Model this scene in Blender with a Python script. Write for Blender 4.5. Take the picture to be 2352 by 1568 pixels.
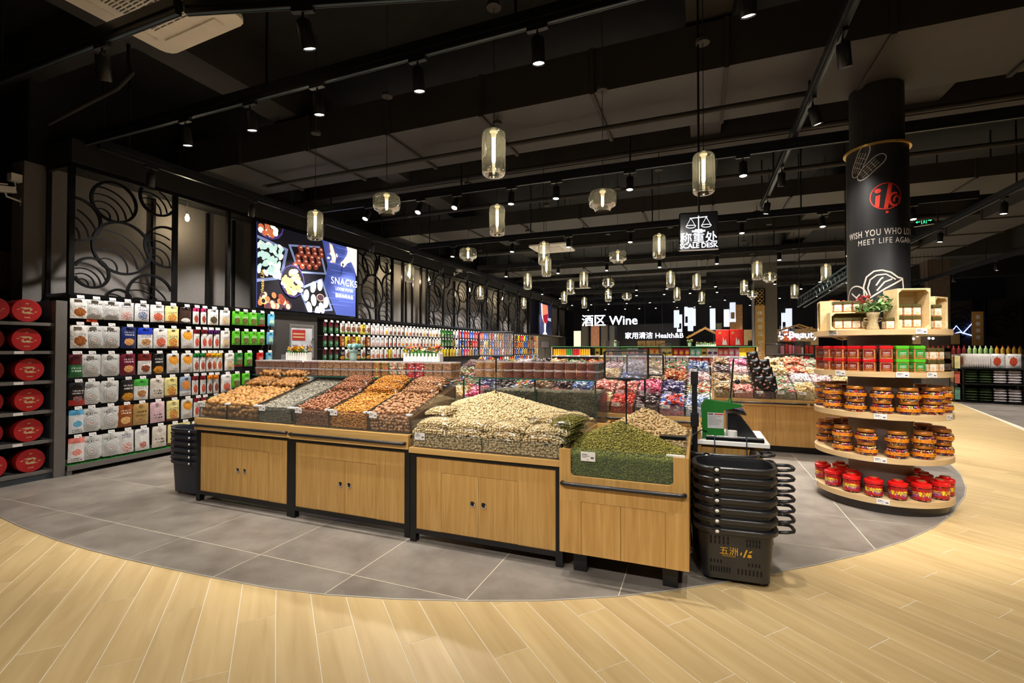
import bpy, math, random
import numpy as np
from mathutils import Vector, Matrix, Euler

for o in list(bpy.data.objects):
    bpy.data.objects.remove(o, do_unlink=True)
random.seed(11)
RNG = np.random.default_rng(11)
SC = bpy.context.scene
COL = SC.collection
PI = math.pi

# ---------------------------------------------------------------- camera
W_PX, H_PX, F_PX = 2352.0, 1568.0, 1085.0
CAM_Z = 1.5
YAW = math.atan(430 / F_PX)
PITCH = math.atan(16 / F_PX)
cam_data = bpy.data.cameras.new('camera')
cam_data.sensor_width = 36.0
cam_data.lens = F_PX / W_PX * 36.0
cam_data.clip_end = 200
cam = bpy.data.objects.new('camera', cam_data)
COL.objects.link(cam)
cam.location = (0, 0, CAM_Z)
cam.rotation_euler = (PI / 2 + PITCH, 0, YAW)
SC.camera = cam
# ---------------------------------------------------------------- world, exposure
world = bpy.data.worlds.new('store_world')
SC.world = world
world.use_nodes = True
world.node_tree.nodes['Background'].inputs[0].default_value = (1.0, 0.93, 0.82, 1)
world.node_tree.nodes['Background'].inputs[1].default_value = 0.02
SC.view_settings.view_transform = 'Standard'
SC.view_settings.look = 'None'
SC.view_settings.gamma = 1.0
SC.view_settings.use_curve_mapping = False
SC.view_settings.exposure = 0.0
SPOT_W = 150.0        # watts of a track spotlight
WALL_W = 260.0
WARM = (1.0, 0.94, 0.865)

_f0 = np.array([-math.sin(YAW), math.cos(YAW), 0.0])
_r = np.array([math.cos(YAW), math.sin(YAW), 0.0])
_u0 = np.array([0, 0, 1.0])
_f = _f0 * math.cos(PITCH) + _u0 * math.sin(PITCH)
_u = _u0 * math.cos(PITCH) - _f0 * math.sin(PITCH)
_C = np.array([0, 0, CAM_Z])
def ray(px, py):
    return _f + _r * (px - W_PX / 2) / F_PX - _u * (py - H_PX / 2) / F_PX
def at(px, py, X=None, Y=None, Z=None):
    """point of the place that a photo pixel shows, on a plane X=, Y= or Z="""
    d = ray(px, py)
    t = (X / d[0]) if X is not None else (Y / d[1]) if Y is not None else (Z - CAM_Z) / d[2]
    return Vector(_C + d * t)
def proj(p):
    v = np.array(p, float) - _C
    z = v @ _f
    return (W_PX / 2 + F_PX * (v @ _r) / z, H_PX / 2 - F_PX * (v @ _u) / z, z)

# ---------------------------------------------------------------- mesh helpers
class MB:
    def __init__(s):
        s.v, s.f, s.m = [], [], []
    def add(s, vs, fs, m=0):
        k = len(s.v)
        s.v.extend([tuple(a) for a in vs])
        s.f.extend([tuple(i + k for i in f) for f in fs])
        s.m.extend([m] * len(fs))
        return s
    def box(s, x0, y0, z0, x1, y1, z1, m=0):
        x0, x1 = min(x0, x1), max(x0, x1); y0, y1 = min(y0, y1), max(y0, y1); z0, z1 = min(z0, z1), max(z0, z1)
        return s.add([(x0,y0,z0),(x1,y0,z0),(x1,y1,z0),(x0,y1,z0),(x0,y0,z1),(x1,y0,z1),(x1,y1,z1),(x0,y1,z1)],
                     [(3,2,1,0),(4,5,6,7),(0,1,5,4),(1,2,6,5),(2,3,7,6),(3,0,4,7)], m)
    def cbox(s, c, size, m=0, rot=None):
        hx, hy, hz = [a / 2 for a in size]
        vs = [Vector((sx*hx, sy*hy, sz*hz)) for sz in (-1,1) for sx, sy in ((-1,-1),(1,-1),(1,1),(-1,1))]
        if rot is not None:
            R = rot.to_matrix() if hasattr(rot, 'to_matrix') else rot
            vs = [R @ a for a in vs]
        vs = [a + Vector(c) for a in vs]
        return s.add(vs, [(3,2,1,0),(4,5,6,7),(0,1,5,4),(1,2,6,5),(2,3,7,6),(3,0,4,7)], m)
    def bevbox(s, x0, y0, z0, x1, y1, z1, b=0.003, m=0):
        """box with chamfered vertical edges and top rim"""
        o = lambda i: [(x0+b+i,y0+i),(x1-b-i,y0+i),(x1-i,y0+b+i),(x1-i,y1-b-i),(x1-b-i,y1-i),(x0+b+i,y1-i),(x0+i,y1-b-i),(x0+i,y0+b+i)]
        vs = [(x,y,z0) for x,y in o(0)] + [(x,y,z1-b) for x,y in o(0)] + [(x,y,z1) for x,y in o(b)]
        fs = [tuple(range(7,-1,-1)), tuple(range(16,24))]
        for r in (0, 8):
            for i in range(8):
                j = (i+1) % 8
                fs.append((r+i, r+j, r+8+j, r+8+i))
        return s.add(vs, fs, m)
    def cyl(s, p0, p1, r0, r1=None, n=12, m=0, caps=True):
        r1 = r0 if r1 is None else r1
        p0, p1 = Vector(p0), Vector(p1)
        d = (p1 - p0).normalized()
        a = d.orthogonal().normalized(); b = d.cross(a)
        vs = []
        for p, r in ((p0, r0), (p1, r1)):
            for i in range(n):
                t = 2*PI*i/n
                vs.append(p + (a*math.cos(t) + b*math.sin(t))*r)
        fs = [(i, (i+1) % n, n+(i+1) % n, n+i) for i in range(n)]
        if caps:
            fs += [tuple(range(n-1,-1,-1)), tuple(range(n,2*n))]
        return s.add(vs, fs, m)
    def lathe(s, prof, n=16, c=(0,0,0), m=0, caps=(False, False), ms=None):
        """profile of (r, z) turned about the z axis through c"""
        k = len(prof); vs = []
        for r, z in prof:
            for i in range(n):
                t = 2*PI*i/n
                vs.append((c[0]+r*math.cos(t), c[1]+r*math.sin(t), c[2]+z))
        base = len(s.v)
        fs, mm = [], []
        for j in range(k-1):
            for i in range(n):
                i2 = (i+1) % n
                fs.append((j*n+i, j*n+i2, (j+1)*n+i2, (j+1)*n+i)); mm.append(ms[j] if ms else m)
        if caps[0]: fs.append(tuple(range(n-1,-1,-1))); mm.append(ms[0] if ms else m)
        if caps[1]: fs.append(tuple((k-1)*n+i for i in range(n))); mm.append(ms[-1] if ms else m)
        s.add(vs, fs, m); s.m[-len(fs):] = mm
        return s
    def tube(s, pts, r, n=6, m=0, closed=False, caps=True):
        pts = [Vector(p) for p in pts]; k = len(pts)
        if k < 2: return s
        vs = []
        up = None
        for i, p in enumerate(pts):
            if closed: d = pts[(i+1) % k] - pts[i-1]
            else: d = pts[min(i+1,k-1)] - pts[max(i-1,0)]
            if d.length < 1e-9: d = Vector((0,0,1))
            d.normalize()
            if up is None: up = d.orthogonal().normalized()
            up = (up - d*up.dot(d))
            up = up.normalized() if up.length > 1e-6 else d.orthogonal().normalized()
            b = d.cross(up)
            rr = r[i] if isinstance(r, (list, tuple)) else r
            for q in range(n):
                t = 2*PI*q/n
                vs.append(p + (up*math.cos(t)+b*math.sin(t))*rr)
        fs = []
        for i in range(k if closed else k-1):
            i2 = (i+1) % k
            for q in range(n):
                q2 = (q+1) % n
                fs.append((i*n+q, i*n+q2, i2*n+q2, i2*n+q))
        if caps and not closed:
            fs += [tuple(range(n-1,-1,-1)), tuple((k-1)*n+q for q in range(n))]
        return s.add(vs, fs, m)
    def prism(s, pts, t0, t1, axis='z', m=0):
        """polygon outline (2D) pushed along an axis; pts are (x,y) / (x,z) / (y,z)"""
        n = len(pts)
        P = {'z': lambda a,b,t: (a,b,t), 'y': lambda a,b,t: (a,t,b), 'x': lambda a,b,t: (t,a,b)}[axis]
        vs = [P(a,b,t0) for a,b in pts] + [P(a,b,t1) for a,b in pts]
        fs = [tuple(range(n-1,-1,-1)), tuple(range(n,2*n))] + [(i,(i+1)%n,n+(i+1)%n,n+i) for i in range(n)]
        return s.add(vs, fs, m)
    def ball(s, c, r, m=0, nu=8, nv=5, sc=(1,1,1)):
        prof = [(math.sin(PI*(j+0.02)/(nv+0.04)), -math.cos(PI*(j+0.02)/(nv+0.04))) for j in range(nv+1)]
        vs = []
        for rr, z in prof:
            for i in range(nu):
                t = 2*PI*i/nu
                vs.append((c[0]+r*sc[0]*rr*math.cos(t), c[1]+r*sc[1]*rr*math.sin(t), c[2]+r*sc[2]*z))
        fs = [(j*nu+i, j*nu+(i+1)%nu, (j+1)*nu+(i+1)%nu, (j+1)*nu+i) for j in range(nv) for i in range(nu)]
        return s.add(vs, fs, m)
    def mesh(s, name, mats, smooth=False, fixn=False):
        me = bpy.data.meshes.new(name)
        me.from_pydata(s.v, [], s.f)
        for mt in (mats if isinstance(mats, (list, tuple)) else [mats]):
            me.materials.append(M(mt) if isinstance(mt, str) else mt)
        if len(me.materials) > 1:
            me.polygons.foreach_set('material_index', s.m)
        if smooth:
            me.polygons.foreach_set('use_smooth', [True]*len(me.polygons))
            if smooth == 'auto':
                me.set_sharp_from_angle(angle=math.radians(38))
        me.update()
        return me
    def build(s, name, mats, parent=None, loc=(0,0,0), rot=(0,0,0), smooth=False):
        return put(name, s.mesh(name, mats, smooth), parent, loc, rot)

def put(name, me, parent=None, loc=(0,0,0), rot=(0,0,0), scale=None):
    o = bpy.data.objects.new(name, me)
    COL.objects.link(o)
    o.location = loc; o.rotation_euler = rot
    if scale is not None: o.scale = scale if hasattr(scale, '__len__') else (scale,)*3
    if parent is not None: o.parent = parent
    return o
def empty(name, loc=(0,0,0), rot=(0,0,0), parent=None):
    o = put(name, None, parent, loc, rot)
    o.empty_display_size = 0.1
    return o
def tag(o, label, cat, group=None, kind=None):
    o['label'] = label; o['category'] = cat
    if group: o['group'] = group
    if kind: o['kind'] = kind
    return o
def thing(name, label, cat, loc=(0,0,0), rot=(0,0,0), group=None):
    return tag(empty(name, loc, rot), label, cat, group)
def struct(o):
    o['kind'] = 'structure'; return o
def copy_tree(o, parent=None, loc=None, rot=None):
    c = o.copy(); COL.objects.link(c); c.parent = parent
    if loc is not None: c.location = loc
    if rot is not None: c.rotation_euler = rot
    for ch in list(o.children): copy_tree(ch, c)
    return c
def text_mesh(body, size, mat, extrude=0.004, offset=0.0, align='CENTER', spacing=1.0):
    cu = bpy.data.curves.new('lettering', 'FONT')
    cu.body = body; cu.size = size; cu.extrude = extrude; cu.offset = offset
    cu.align_x = align; cu.align_y = 'CENTER'; cu.space_character = spacing; cu.resolution_u = 3
    ob = bpy.data.objects.new('lettering', cu); COL.objects.link(ob)
    dg = bpy.context.evaluated_depsgraph_get()
    me = bpy.data.meshes.new_from_object(ob.evaluated_get(dg))
    bpy.data.objects.remove(ob, do_unlink=True)
    me.materials.clear(); me.materials.append(M(mat) if isinstance(mat, str) else mat)
    return me
def scatter(base_v, base_f, P, R, S, rnd=None):
    """joined mesh data: base shape copied to places P (N,3) with rotations R (N,3,3), scales S (N,3)"""
    N = len(P)
    V = np.einsum('nij,nkj->nki', R, base_v[None]*S[:,None,:]) + P[:,None,:]
    k = len(base_v)
    Fo = (base_f[None] + (np.arange(N)*k)[:,None,None])
    return V.reshape(-1,3), Fo.reshape(-1, base_f.shape[1]), (np.repeat(rnd if rnd is not None else RNG.random(N), k))
def np_mesh(name, V, Fc, mats, rnd=None, smooth=True):
    me = bpy.data.meshes.new(name)
    n = Fc.shape[1]
    me.vertices.add(len(V)); me.vertices.foreach_set('co', np.ascontiguousarray(V, dtype=np.float32).ravel())
    me.loops.add(Fc.size); me.loops.foreach_set('vertex_index', np.ascontiguousarray(Fc, dtype=np.int32).ravel())
    me.polygons.add(len(Fc)); me.polygons.foreach_set('loop_start', np.arange(0, Fc.size, n, dtype=np.int32))
    if smooth: me.polygons.foreach_set('use_smooth', np.ones(len(Fc), dtype=bool))
    if rnd is not None:
        a = me.attributes.new('rnd', 'FLOAT', 'POINT'); a.data.foreach_set('value', np.ascontiguousarray(rnd, dtype=np.float32))
    for mt in (mats if isinstance(mats, (list, tuple)) else [mats]): me.materials.append(M(mt) if isinstance(mt, str) else mt)
    me.update(calc_edges=True); me.validate()
    return me
def rand_rot(N, tilt=PI):
    """random rotation matrices; tilt limits the lean from upright"""
    a = RNG.random(N)*2*PI; b = (RNG.random(N)*2-1)*tilt; c = RNG.random(N)*2*PI
    ca, sa, cb, sb, cc, sc = np.cos(a), np.sin(a), np.cos(b), np.sin(b), np.cos(c), np.sin(c)
    z, o = np.zeros(N), np.ones(N)
    mk = lambda *r: np.stack([np.stack(q, -1) for q in r], -2)
    Rz = mk((ca,-sa,z),(sa,ca,z),(z,z,o)); Rx = mk((o,z,z),(z,cb,-sb),(z,sb,cb)); R2 = mk((cc,-sc,z),(sc,cc,z),(z,z,o))
    return R2 @ Rx @ Rz
def ico(sub=1):
    import bmesh
    bm = bmesh.new(); bmesh.ops.create_icosphere(bm, subdivisions=sub, radius=1.0)
    bm.verts.ensure_lookup_table()
    v = np.array([tuple(a.co) for a in bm.verts]); f = np.array([[q.index for q in p.verts] for p in bm.faces]); bm.free()
    return v, f
ICO1, ICO2 = ico(1), ico(2)
# ---------------------------------------------------------------- materials
_M = {}
def M(n): return _M[n]
def _nt(name):
    mt = bpy.data.materials.new(name); mt.use_nodes = True
    nt = mt.node_tree
    b = nt.nodes['Principled BSDF']
    _M[name] = mt
    return mt, nt, b
def N(nt, t, **kw):
    n = nt.nodes.new(t)
    for k, v in kw.items(): setattr(n, k, v)
    return n
def rgb(c): return (c[0], c[1], c[2], 1.0)
def s2l(r, g, b):
    f = lambda c: (c/255/12.92) if c/255 <= 0.04045 else ((c/255+0.055)/1.055)**2.4
    return (f(r), f(g), f(b))
def mat(name, c, rough=0.5, metal=0.0, var=0.12, scale=8.0, stretch=(1,1,1), bump=0.0, spec=0.5, emit=None, estr=0.0, alpha=None, coord='Object'):
    """painted / plastic / metal surface with a little procedural unevenness"""
    mt, nt, b = _nt(name)
    b.inputs['Roughness'].default_value = rough; b.inputs['Metallic'].default_value = metal
    b.inputs['Specular IOR Level'].default_value = spec
    tc = N(nt, 'ShaderNodeTexCoord'); mp = N(nt, 'ShaderNodeMapping'); mp.inputs['Scale'].default_value = stretch
    nz = N(nt, 'ShaderNodeTexNoise'); nz.inputs['Scale'].default_value = scale; nz.inputs['Detail'].default_value = 4
    nt.links.new(tc.outputs[coord], mp.inputs[0]); nt.links.new(mp.outputs[0], nz.inputs['Vector'])
    rp = N(nt, 'ShaderNodeValToRGB')
    rp.color_ramp.elements[0].position = 0.3; rp.color_ramp.elements[1].position = 0.7
    rp.color_ramp.elements[0].color = rgb([max(0, x*(1-var)) for x in c]); rp.color_ramp.elements[1].color = rgb([x*(1+var) for x in c])
    nt.links.new(nz.outputs['Fac'], rp.inputs[0]); nt.links.new(rp.outputs[0], b.inputs['Base Color'])
    if bump:
        bp = N(nt, 'ShaderNodeBump'); bp.inputs['Strength'].default_value = bump; bp.inputs['Distance'].default_value = 0.01
        nt.links.new(nz.outputs['Fac'], bp.inputs['Height']); nt.links.new(bp.outputs[0], b.inputs['Normal'])
    if emit:
        b.inputs['Emission Color'].default_value = rgb(emit); b.inputs['Emission Strength'].default_value = estr
    return mt
def emitm(name, c, s):
    mt, nt, b = _nt(name)
    b.inputs['Base Color'].default_value = rgb(c); b.inputs['Emission Color'].default_value = rgb(c); b.inputs['Emission Strength'].default_value = s
    return mt
def clear(name, tint=(1,1,1), refl=0.5, rough=0.02, film=0.0, filmc=(1,1,1)):
    """thin clear sheet: see-through with a facing-dependent reflection and an optional milky film"""
    mt, nt, b = _nt(name); nt.nodes.remove(b)
    tr = N(nt, 'ShaderNodeBsdfTransparent'); tr.inputs[0].default_value = rgb(tint)
    gl = N(nt, 'ShaderNodeBsdfGlossy'); gl.inputs['Roughness'].default_value = rough
    fr = N(nt, 'ShaderNodeFresnel'); fr.inputs[0].default_value = 1.45
    ml = N(nt, 'ShaderNodeMath', operation='MULTIPLY'); ml.inputs[1].default_value = refl*2
    mx = N(nt, 'ShaderNodeMixShader')
    nt.links.new(fr.outputs[0], ml.inputs[0]); nt.links.new(ml.outputs[0], mx.inputs[0])
    nt.links.new(tr.outputs[0], mx.inputs[1]); nt.links.new(gl.outputs[0], mx.inputs[2])
    out = nt.nodes['Material Output']; last = mx
    if film > 0:
        df = N(nt, 'ShaderNodeBsdfDiffuse'); df.inputs[0].default_value = rgb(filmc)
        m2 = N(nt, 'ShaderNodeMixShader'); m2.inputs[0].default_value = film
        nt.links.new(mx.outputs[0], m2.inputs[1]); nt.links.new(df.outputs[0], m2.inputs[2]); last = m2
    nt.links.new(last.outputs[0], out.inputs[0])
    return mt
def glowglass(name, tint, refl, film, filmc):
    mt = clear(name, tint, refl, 0.03); nt = mt.node_tree
    out = nt.nodes['Material Output']; src = out.inputs[0].links[0].from_node
    tl_ = N(nt, 'ShaderNodeBsdfTranslucent'); tl_.inputs[0].default_value = rgb(filmc)
    m2 = N(nt, 'ShaderNodeMixShader'); m2.inputs[0].default_value = film
    nt.links.new(src.outputs[0], m2.inputs[1]); nt.links.new(tl_.outputs[0], m2.inputs[2]); nt.links.new(m2.outputs[0], out.inputs[0])
    return mt
def woodm(name, c0, c1, grain=(30, 30, 1.5), rough=0.4, rndamp=0.0, spec=0.4, bumpst=0.05):
    """wood grain along the short-scaled axis, with board-to-board variation"""
    mt, nt, b = _nt(name)
    b.inputs['Roughness'].default_value = rough; b.inputs['Specular IOR Level'].default_value = spec
    tc = N(nt, 'ShaderNodeTexCoord'); oi = N(nt, 'ShaderNodeObjectInfo'); at_ = N(nt, 'ShaderNodeAttribute', attribute_name='rnd')
    ad = N(nt, 'ShaderNodeMath', operation='ADD'); nt.links.new(oi.outputs['Random'], ad.inputs[0]); nt.links.new(at_.outputs['Fac'], ad.inputs[1])
    fr = N(nt, 'ShaderNodeMath', operation='FRACT'); nt.links.new(ad.outputs[0], fr.inputs[0])
    mp = N(nt, 'ShaderNodeMapping'); mp.inputs['Scale'].default_value = grain
    nt.links.new(tc.outputs['Object'], mp.inputs[0])
    off = N(nt, 'ShaderNodeVectorMath', operation='ADD')
    cb = N(nt, 'ShaderNodeCombineXYZ'); sc = N(nt, 'ShaderNodeMath', operation='MULTIPLY'); sc.inputs[1].default_value = 57.0
    nt.links.new(fr.outputs[0], sc.inputs[0]); nt.links.new(sc.outputs[0], cb.inputs[0]); nt.links.new(sc.outputs[0], cb.inputs[1])
    nt.links.new(mp.outputs[0], off.inputs[0]); nt.links.new(cb.outputs[0], off.inputs[1])
    nz = N(nt, 'ShaderNodeTexNoise'); nz.inputs['Scale'].default_value = 1.0; nz.inputs['Detail'].default_value = 6; nz.inputs['Distortion'].default_value = 0.6
    nt.links.new(off.outputs[0], nz.inputs['Vector'])
    rp = N(nt, 'ShaderNodeValToRGB'); rp.color_ramp.elements[0].position = 0.28; rp.color_ramp.elements[1].position = 0.72
    rp.color_ramp.elements[0].color = rgb(c0); rp.color_ramp.elements[1].color = rgb(c1)
    nt.links.new(nz.outputs['Fac'], rp.inputs[0])
    hv = N(nt, 'ShaderNodeHueSaturation')
    m2 = N(nt, 'ShaderNodeMath', operation='MULTIPLY_ADD'); m2.inputs[1].default_value = rndamp; m2.inputs[2].default_value = 1.0 - rndamp/2
    nt.links.new(fr.outputs[0], m2.inputs[0]); nt.links.new(m2.outputs[0], hv.inputs['Value'])
    nt.links.new(rp.outputs[0], hv.inputs['Color']); nt.links.new(hv.outputs[0], b.inputs['Base Color'])
    bp = N(nt, 'ShaderNodeBump'); bp.inputs['Strength'].default_value = bumpst; bp.inputs['Distance'].default_value = 0.003
    nt.links.new(nz.outputs['Fac'], bp.inputs['Height']); nt.links.new(bp.outputs[0], b.inputs['Normal'])
    return mt
def pile(name, cols, rough=0.5, spec=0.4, coat=0.0, fine=None):
    """many small pieces: each takes its own colour from the ramp"""
    mt, nt, b = _nt(name)
    b.inputs['Roughness'].default_value = rough; b.inputs['Specular IOR Level'].default_value = spec; b.inputs['Coat Weight'].default_value = coat
    a = N(nt, 'ShaderNodeAttribute', attribute_name='rnd'); oi = N(nt, 'ShaderNodeObjectInfo')
    ad = N(nt, 'ShaderNodeMath', operation='ADD'); fr = N(nt, 'ShaderNodeMath', operation='FRACT')
    nt.links.new(a.outputs['Fac'], ad.inputs[0]); nt.links.new(oi.outputs['Random'], ad.inputs[1]); nt.links.new(ad.outputs[0], fr.inputs[0])
    rp = N(nt, 'ShaderNodeValToRGB'); rp.color_ramp.interpolation = 'CONSTANT' if len(cols) > 3 else 'LINEAR'
    while len(rp.color_ramp.elements) < len(cols): rp.color_ramp.elements.new(0.5)
    for i, c in enumerate(cols):
        rp.color_ramp.elements[i].position = i/len(cols) if len(cols) > 3 else i/max(1, len(cols)-1)
        rp.color_ramp.elements[i].color = rgb(c)
    nt.links.new(fr.outputs[0], rp.inputs[0])
    if fine:
        tc = N(nt, 'ShaderNodeTexCoord'); nz = N(nt, 'ShaderNodeTexNoise'); nz.inputs['Scale'].default_value = fine
        nt.links.new(tc.outputs['Object'], nz.inputs['Vector'])
        mx = N(nt, 'ShaderNodeMix', data_type='RGBA', blend_type='MULTIPLY'); mx.inputs[0].default_value = 0.7
        r2 = N(nt, 'ShaderNodeValToRGB'); r2.color_ramp.elements[0].position = 0.35; r2.color_ramp.elements[1].position = 0.6
        r2.color_ramp.elements[0].color = (0.25,0.25,0.25,1)
        nt.links.new(nz.outputs['Fac'], r2.inputs[0]); nt.links.new(rp.outputs[0], mx.inputs[6]); nt.links.new(r2.outputs[0], mx.inputs[7])
        nt.links.new(mx.outputs[2], b.inputs['Base Color'])
    else: nt.links.new(rp.outputs[0], b.inputs['Base Color'])
    return mt
def pack(name, base, band=None, pic=None, pic2=None, ink=None, band_v=0.78, foot=None, foot_v=0.1, pv=0.32, ps=(0.36,0.24), rough=0.3, tv=(0.52,0.68), coat=0.3, lines=2, rings=None):
    """printed bag front laid out over the bag's own UV: header band, food picture, lines of small print"""
    mt, nt, b = _nt(name)
    b.inputs['Roughness'].default_value = rough; b.inputs['Coat Weight'].default_value = coat; b.inputs['Coat Roughness'].default_value = 0.15
    uv = N(nt, 'ShaderNodeUVMap'); sp = N(nt, 'ShaderNodeSeparateXYZ'); nt.links.new(uv.outputs[0], sp.inputs[0])
    def val(op, a, bb, **k):
        n = N(nt, 'ShaderNodeMath', operation=op)
        for i, x in enumerate((a, bb)):
            if isinstance(x, (int, float)): n.inputs[i].default_value = x
            else: nt.links.new(x, n.inputs[i])
        return n.outputs[0]
    def mix(f, c1, c2):
        n = N(nt, 'ShaderNodeMix', data_type='RGBA')
        nt.links.new(f, n.inputs[0])
        for i, x in ((6, c1), (7, c2)):
            if isinstance(x, tuple): n.inputs[i].default_value = rgb(x)
            else: nt.links.new(x, n.inputs[i])
        return n.outputs[2]
    u, v = sp.outputs[0], sp.outputs[1]
    nz = N(nt, 'ShaderNodeTexNoise'); nz.inputs['Scale'].default_value = 9.0; nz.inputs['Detail'].default_value = 3
    nt.links.new(uv.outputs[0], nz.inputs['Vector'])
    cur = base
    first = val('GREATER_THAN', v, 2.0)
    cur = mix(first, base, base)
    if band: cur = mix(val('GREATER_THAN', v, band_v), cur, band)
    if foot: cur = mix(val('LESS_THAN', v, foot_v), cur, foot)
    if pic:
        du = val('DIVIDE', val('SUBTRACT', u, 0.5), ps[0]); dv = val('DIVIDE', val('SUBTRACT', v, pv), ps[1])
        rr = val('ADD', val('MULTIPLY', du, du), val('MULTIPLY', dv, dv))
        wob = val('ADD', rr, val('MULTIPLY', nz.outputs['Fac'], 1.1))
        pc = N(nt, 'ShaderNodeValToRGB'); pc.color_ramp.elements[0].position = 0.4; pc.color_ramp.elements[1].position = 0.62
        pc.color_ramp.elements[0].color = rgb(pic); pc.color_ramp.elements[1].color = rgb(pic2 or pic)
        n2 = N(nt, 'ShaderNodeTexNoise'); n2.inputs['Scale'].default_value = 14.0
        nt.links.new(uv.outputs[0], n2.inputs['Vector']); nt.links.new(n2.outputs['Fac'], pc.inputs[0])
        cur = mix(val('LESS_THAN', wob, 1.42), cur, pc.outputs[0])
    if rings:
        q = val('SQRT', val('ADD', val('MULTIPLY', val('SUBTRACT', u, 0.5), val('SUBTRACT', u, 0.5)), val('MULTIPLY', val('SUBTRACT', v, 0.38), val('SUBTRACT', v, 0.38))), 0.0)
        ring_ = val('MULTIPLY', val('GREATER_THAN', val('SINE', val('MULTIPLY', q, 62.0), 0.0), 0.55), val('LESS_THAN', q, 0.34))
        cur = mix(ring_, cur, rings)
    if ink:
        # lines of brush-like strokes: rows across v, broken up along u
        wm_ = N(nt, 'ShaderNodeMapping'); wm_.inputs['Scale'].default_value = (15, 5, 1)
        wv = N(nt, 'ShaderNodeTexNoise'); wv.inputs['Scale'].default_value = 1.0; wv.inputs['Distortion'].default_value = 2.2
        nt.links.new(uv.outputs[0], wm_.inputs[0]); nt.links.new(wm_.outputs[0], wv.inputs['Vector'])
        inb = val('MULTIPLY', val('GREATER_THAN', v, tv[0]), val('LESS_THAN', v, tv[1]))
        inu = val('MULTIPLY', val('GREATER_THAN', u, 0.18), val('LESS_THAN', u, 0.82))
        rowf = val('GREATER_THAN', val('SINE', val('MULTIPLY', val('SUBTRACT', v, tv[0]), 2*PI*lines/(tv[1]-tv[0])), 0.0), -0.15)
        cur = mix(val('MULTIPLY', val('MULTIPLY', inb, inu), val('MULTIPLY', rowf, val('GREATER_THAN', wv.outputs['Fac'], 0.5))), cur, ink)
    nt.links.new(cur, b.inputs['Base Color'])
    n3 = N(nt, 'ShaderNodeTexNoise'); n3.inputs['Scale'].default_value = 5.0; nt.links.new(uv.outputs[0], n3.inputs['Vector'])
    bp = N(nt, 'ShaderNodeBump'); bp.inputs['Strength'].default_value = 0.35; bp.inputs['Distance'].default_value = 0.02
    nt.links.new(n3.outputs['Fac'], bp.inputs['Height']); nt.links.new(bp.outputs[0], b.inputs['Normal'])
    return mt

woodm('oak_plank', s2l(184,156,108), s2l(205,179,130), grain=(14, 1.2, 14), rough=0.42, rndamp=0.10, spec=0.35)
woodm('oak_laminate', s2l(182,136,72), s2l(206,164,98), grain=(46, 46, 2.2), rough=0.42, rndamp=0.04)
woodm('oak_laminate_h', s2l(192,148,84), s2l(212,172,108), grain=(2.2, 46, 46), rough=0.42, rndamp=0.03)
woodm('maple', s2l(200,168,120), s2l(218,188,142), grain=(3, 3, 40), rough=0.45, rndamp=0.05)
woodm('pine', s2l(214,186,134), s2l(232,208,160), grain=(4, 30, 30), rough=0.55, rndamp=0.06)
mat('grout', s2l(214,204,180), 0.9, var=0.05)
def tilem():
    mt, nt, b = _nt('grey_tile')
    b.inputs['Roughness'].default_value = 0.38; b.inputs['Specular IOR Level'].default_value = 0.4
    g = N(nt, 'ShaderNodeTexCoord'); oi = N(nt, 'ShaderNodeObjectInfo')
    ad = N(nt, 'ShaderNodeVectorMath', operation='ADD'); sc = N(nt, 'ShaderNodeMath', operation='MULTIPLY'); sc.inputs[1].default_value = 31
    nt.links.new(oi.outputs['Random'], sc.inputs[0]); nt.links.new(g.outputs['Object'], ad.inputs[0]); nt.links.new(sc.outputs[0], ad.inputs[1])
    n1 = N(nt, 'ShaderNodeTexNoise'); n1.inputs['Scale'].default_value = 3.2; n1.inputs['Detail'].default_value = 9; n1.inputs['Roughness'].default_value = 0.62
    nt.links.new(ad.outputs[0], n1.inputs['Vector'])
    rp = N(nt, 'ShaderNodeValToRGB')
    rp.color_ramp.elements[0].position = 0.3; rp.color_ramp.elements[1].position = 0.72
    rp.color_ramp.elements[0].color = rgb(s2l(108,100,92)); rp.color_ramp.elements[1].color = rgb(s2l(146,138,128))
    nt.links.new(n1.outputs['Fac'], rp.inputs[0])
    hv = N(nt, 'ShaderNodeHueSaturation'); ma = N(nt, 'ShaderNodeMath', operation='MULTIPLY_ADD'); ma.inputs[1].default_value = 0.12; ma.inputs[2].default_value = 0.94
    nt.links.new(oi.outputs['Random'], ma.inputs[0]); nt.links.new(ma.outputs[0], hv.inputs['Value']); nt.links.new(rp.outputs[0], hv.inputs['Color'])
    nt.links.new(hv.outputs[0], b.inputs['Base Color'])
tilem()
mat('black_metal', (0.012,0.012,0.013), 0.38, 0.3, var=0.2)
mat('black_plastic', (0.012,0.012,0.014), 0.3, var=0.2, scale=5)
mat('basket_black', (0.018,0.018,0.020), 0.33, var=0.15, spec=0.6)
mat('basket_navy', (0.016,0.020,0.030), 0.35, var=0.15)
mat('dark_frame', (0.016,0.016,0.018), 0.28, 0.7, var=0.2)
mat('ceiling_black', (0.010,0.010,0.010), 0.9, var=0.3, scale=3)
mat('duct_paint', (0.034,0.030,0.026), 0.6, var=0.15, scale=2)
mat('beam_paint', (0.030,0.027,0.024), 0.8, var=0.2, scale=2)
mat('track_black', (0.010,0.011,0.014), 0.4, 0.2)
mat('ac_white', s2l(242,238,228), 0.5, var=0.03)
mat('ac_grille', (0.05,0.05,0.05), 0.6)
mat('wall_grey', s2l(112,108,105), 0.85, var=0.06, scale=30)
mat('wall_dark2', s2l(62,58,56), 0.6, var=0.06)
mat('chrome_soft', (0.6,0.62,0.64), 0.3, 0.9, var=0.03)
mat('wall_dark', (0.035,0.033,0.032), 0.8, var=0.1)
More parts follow.
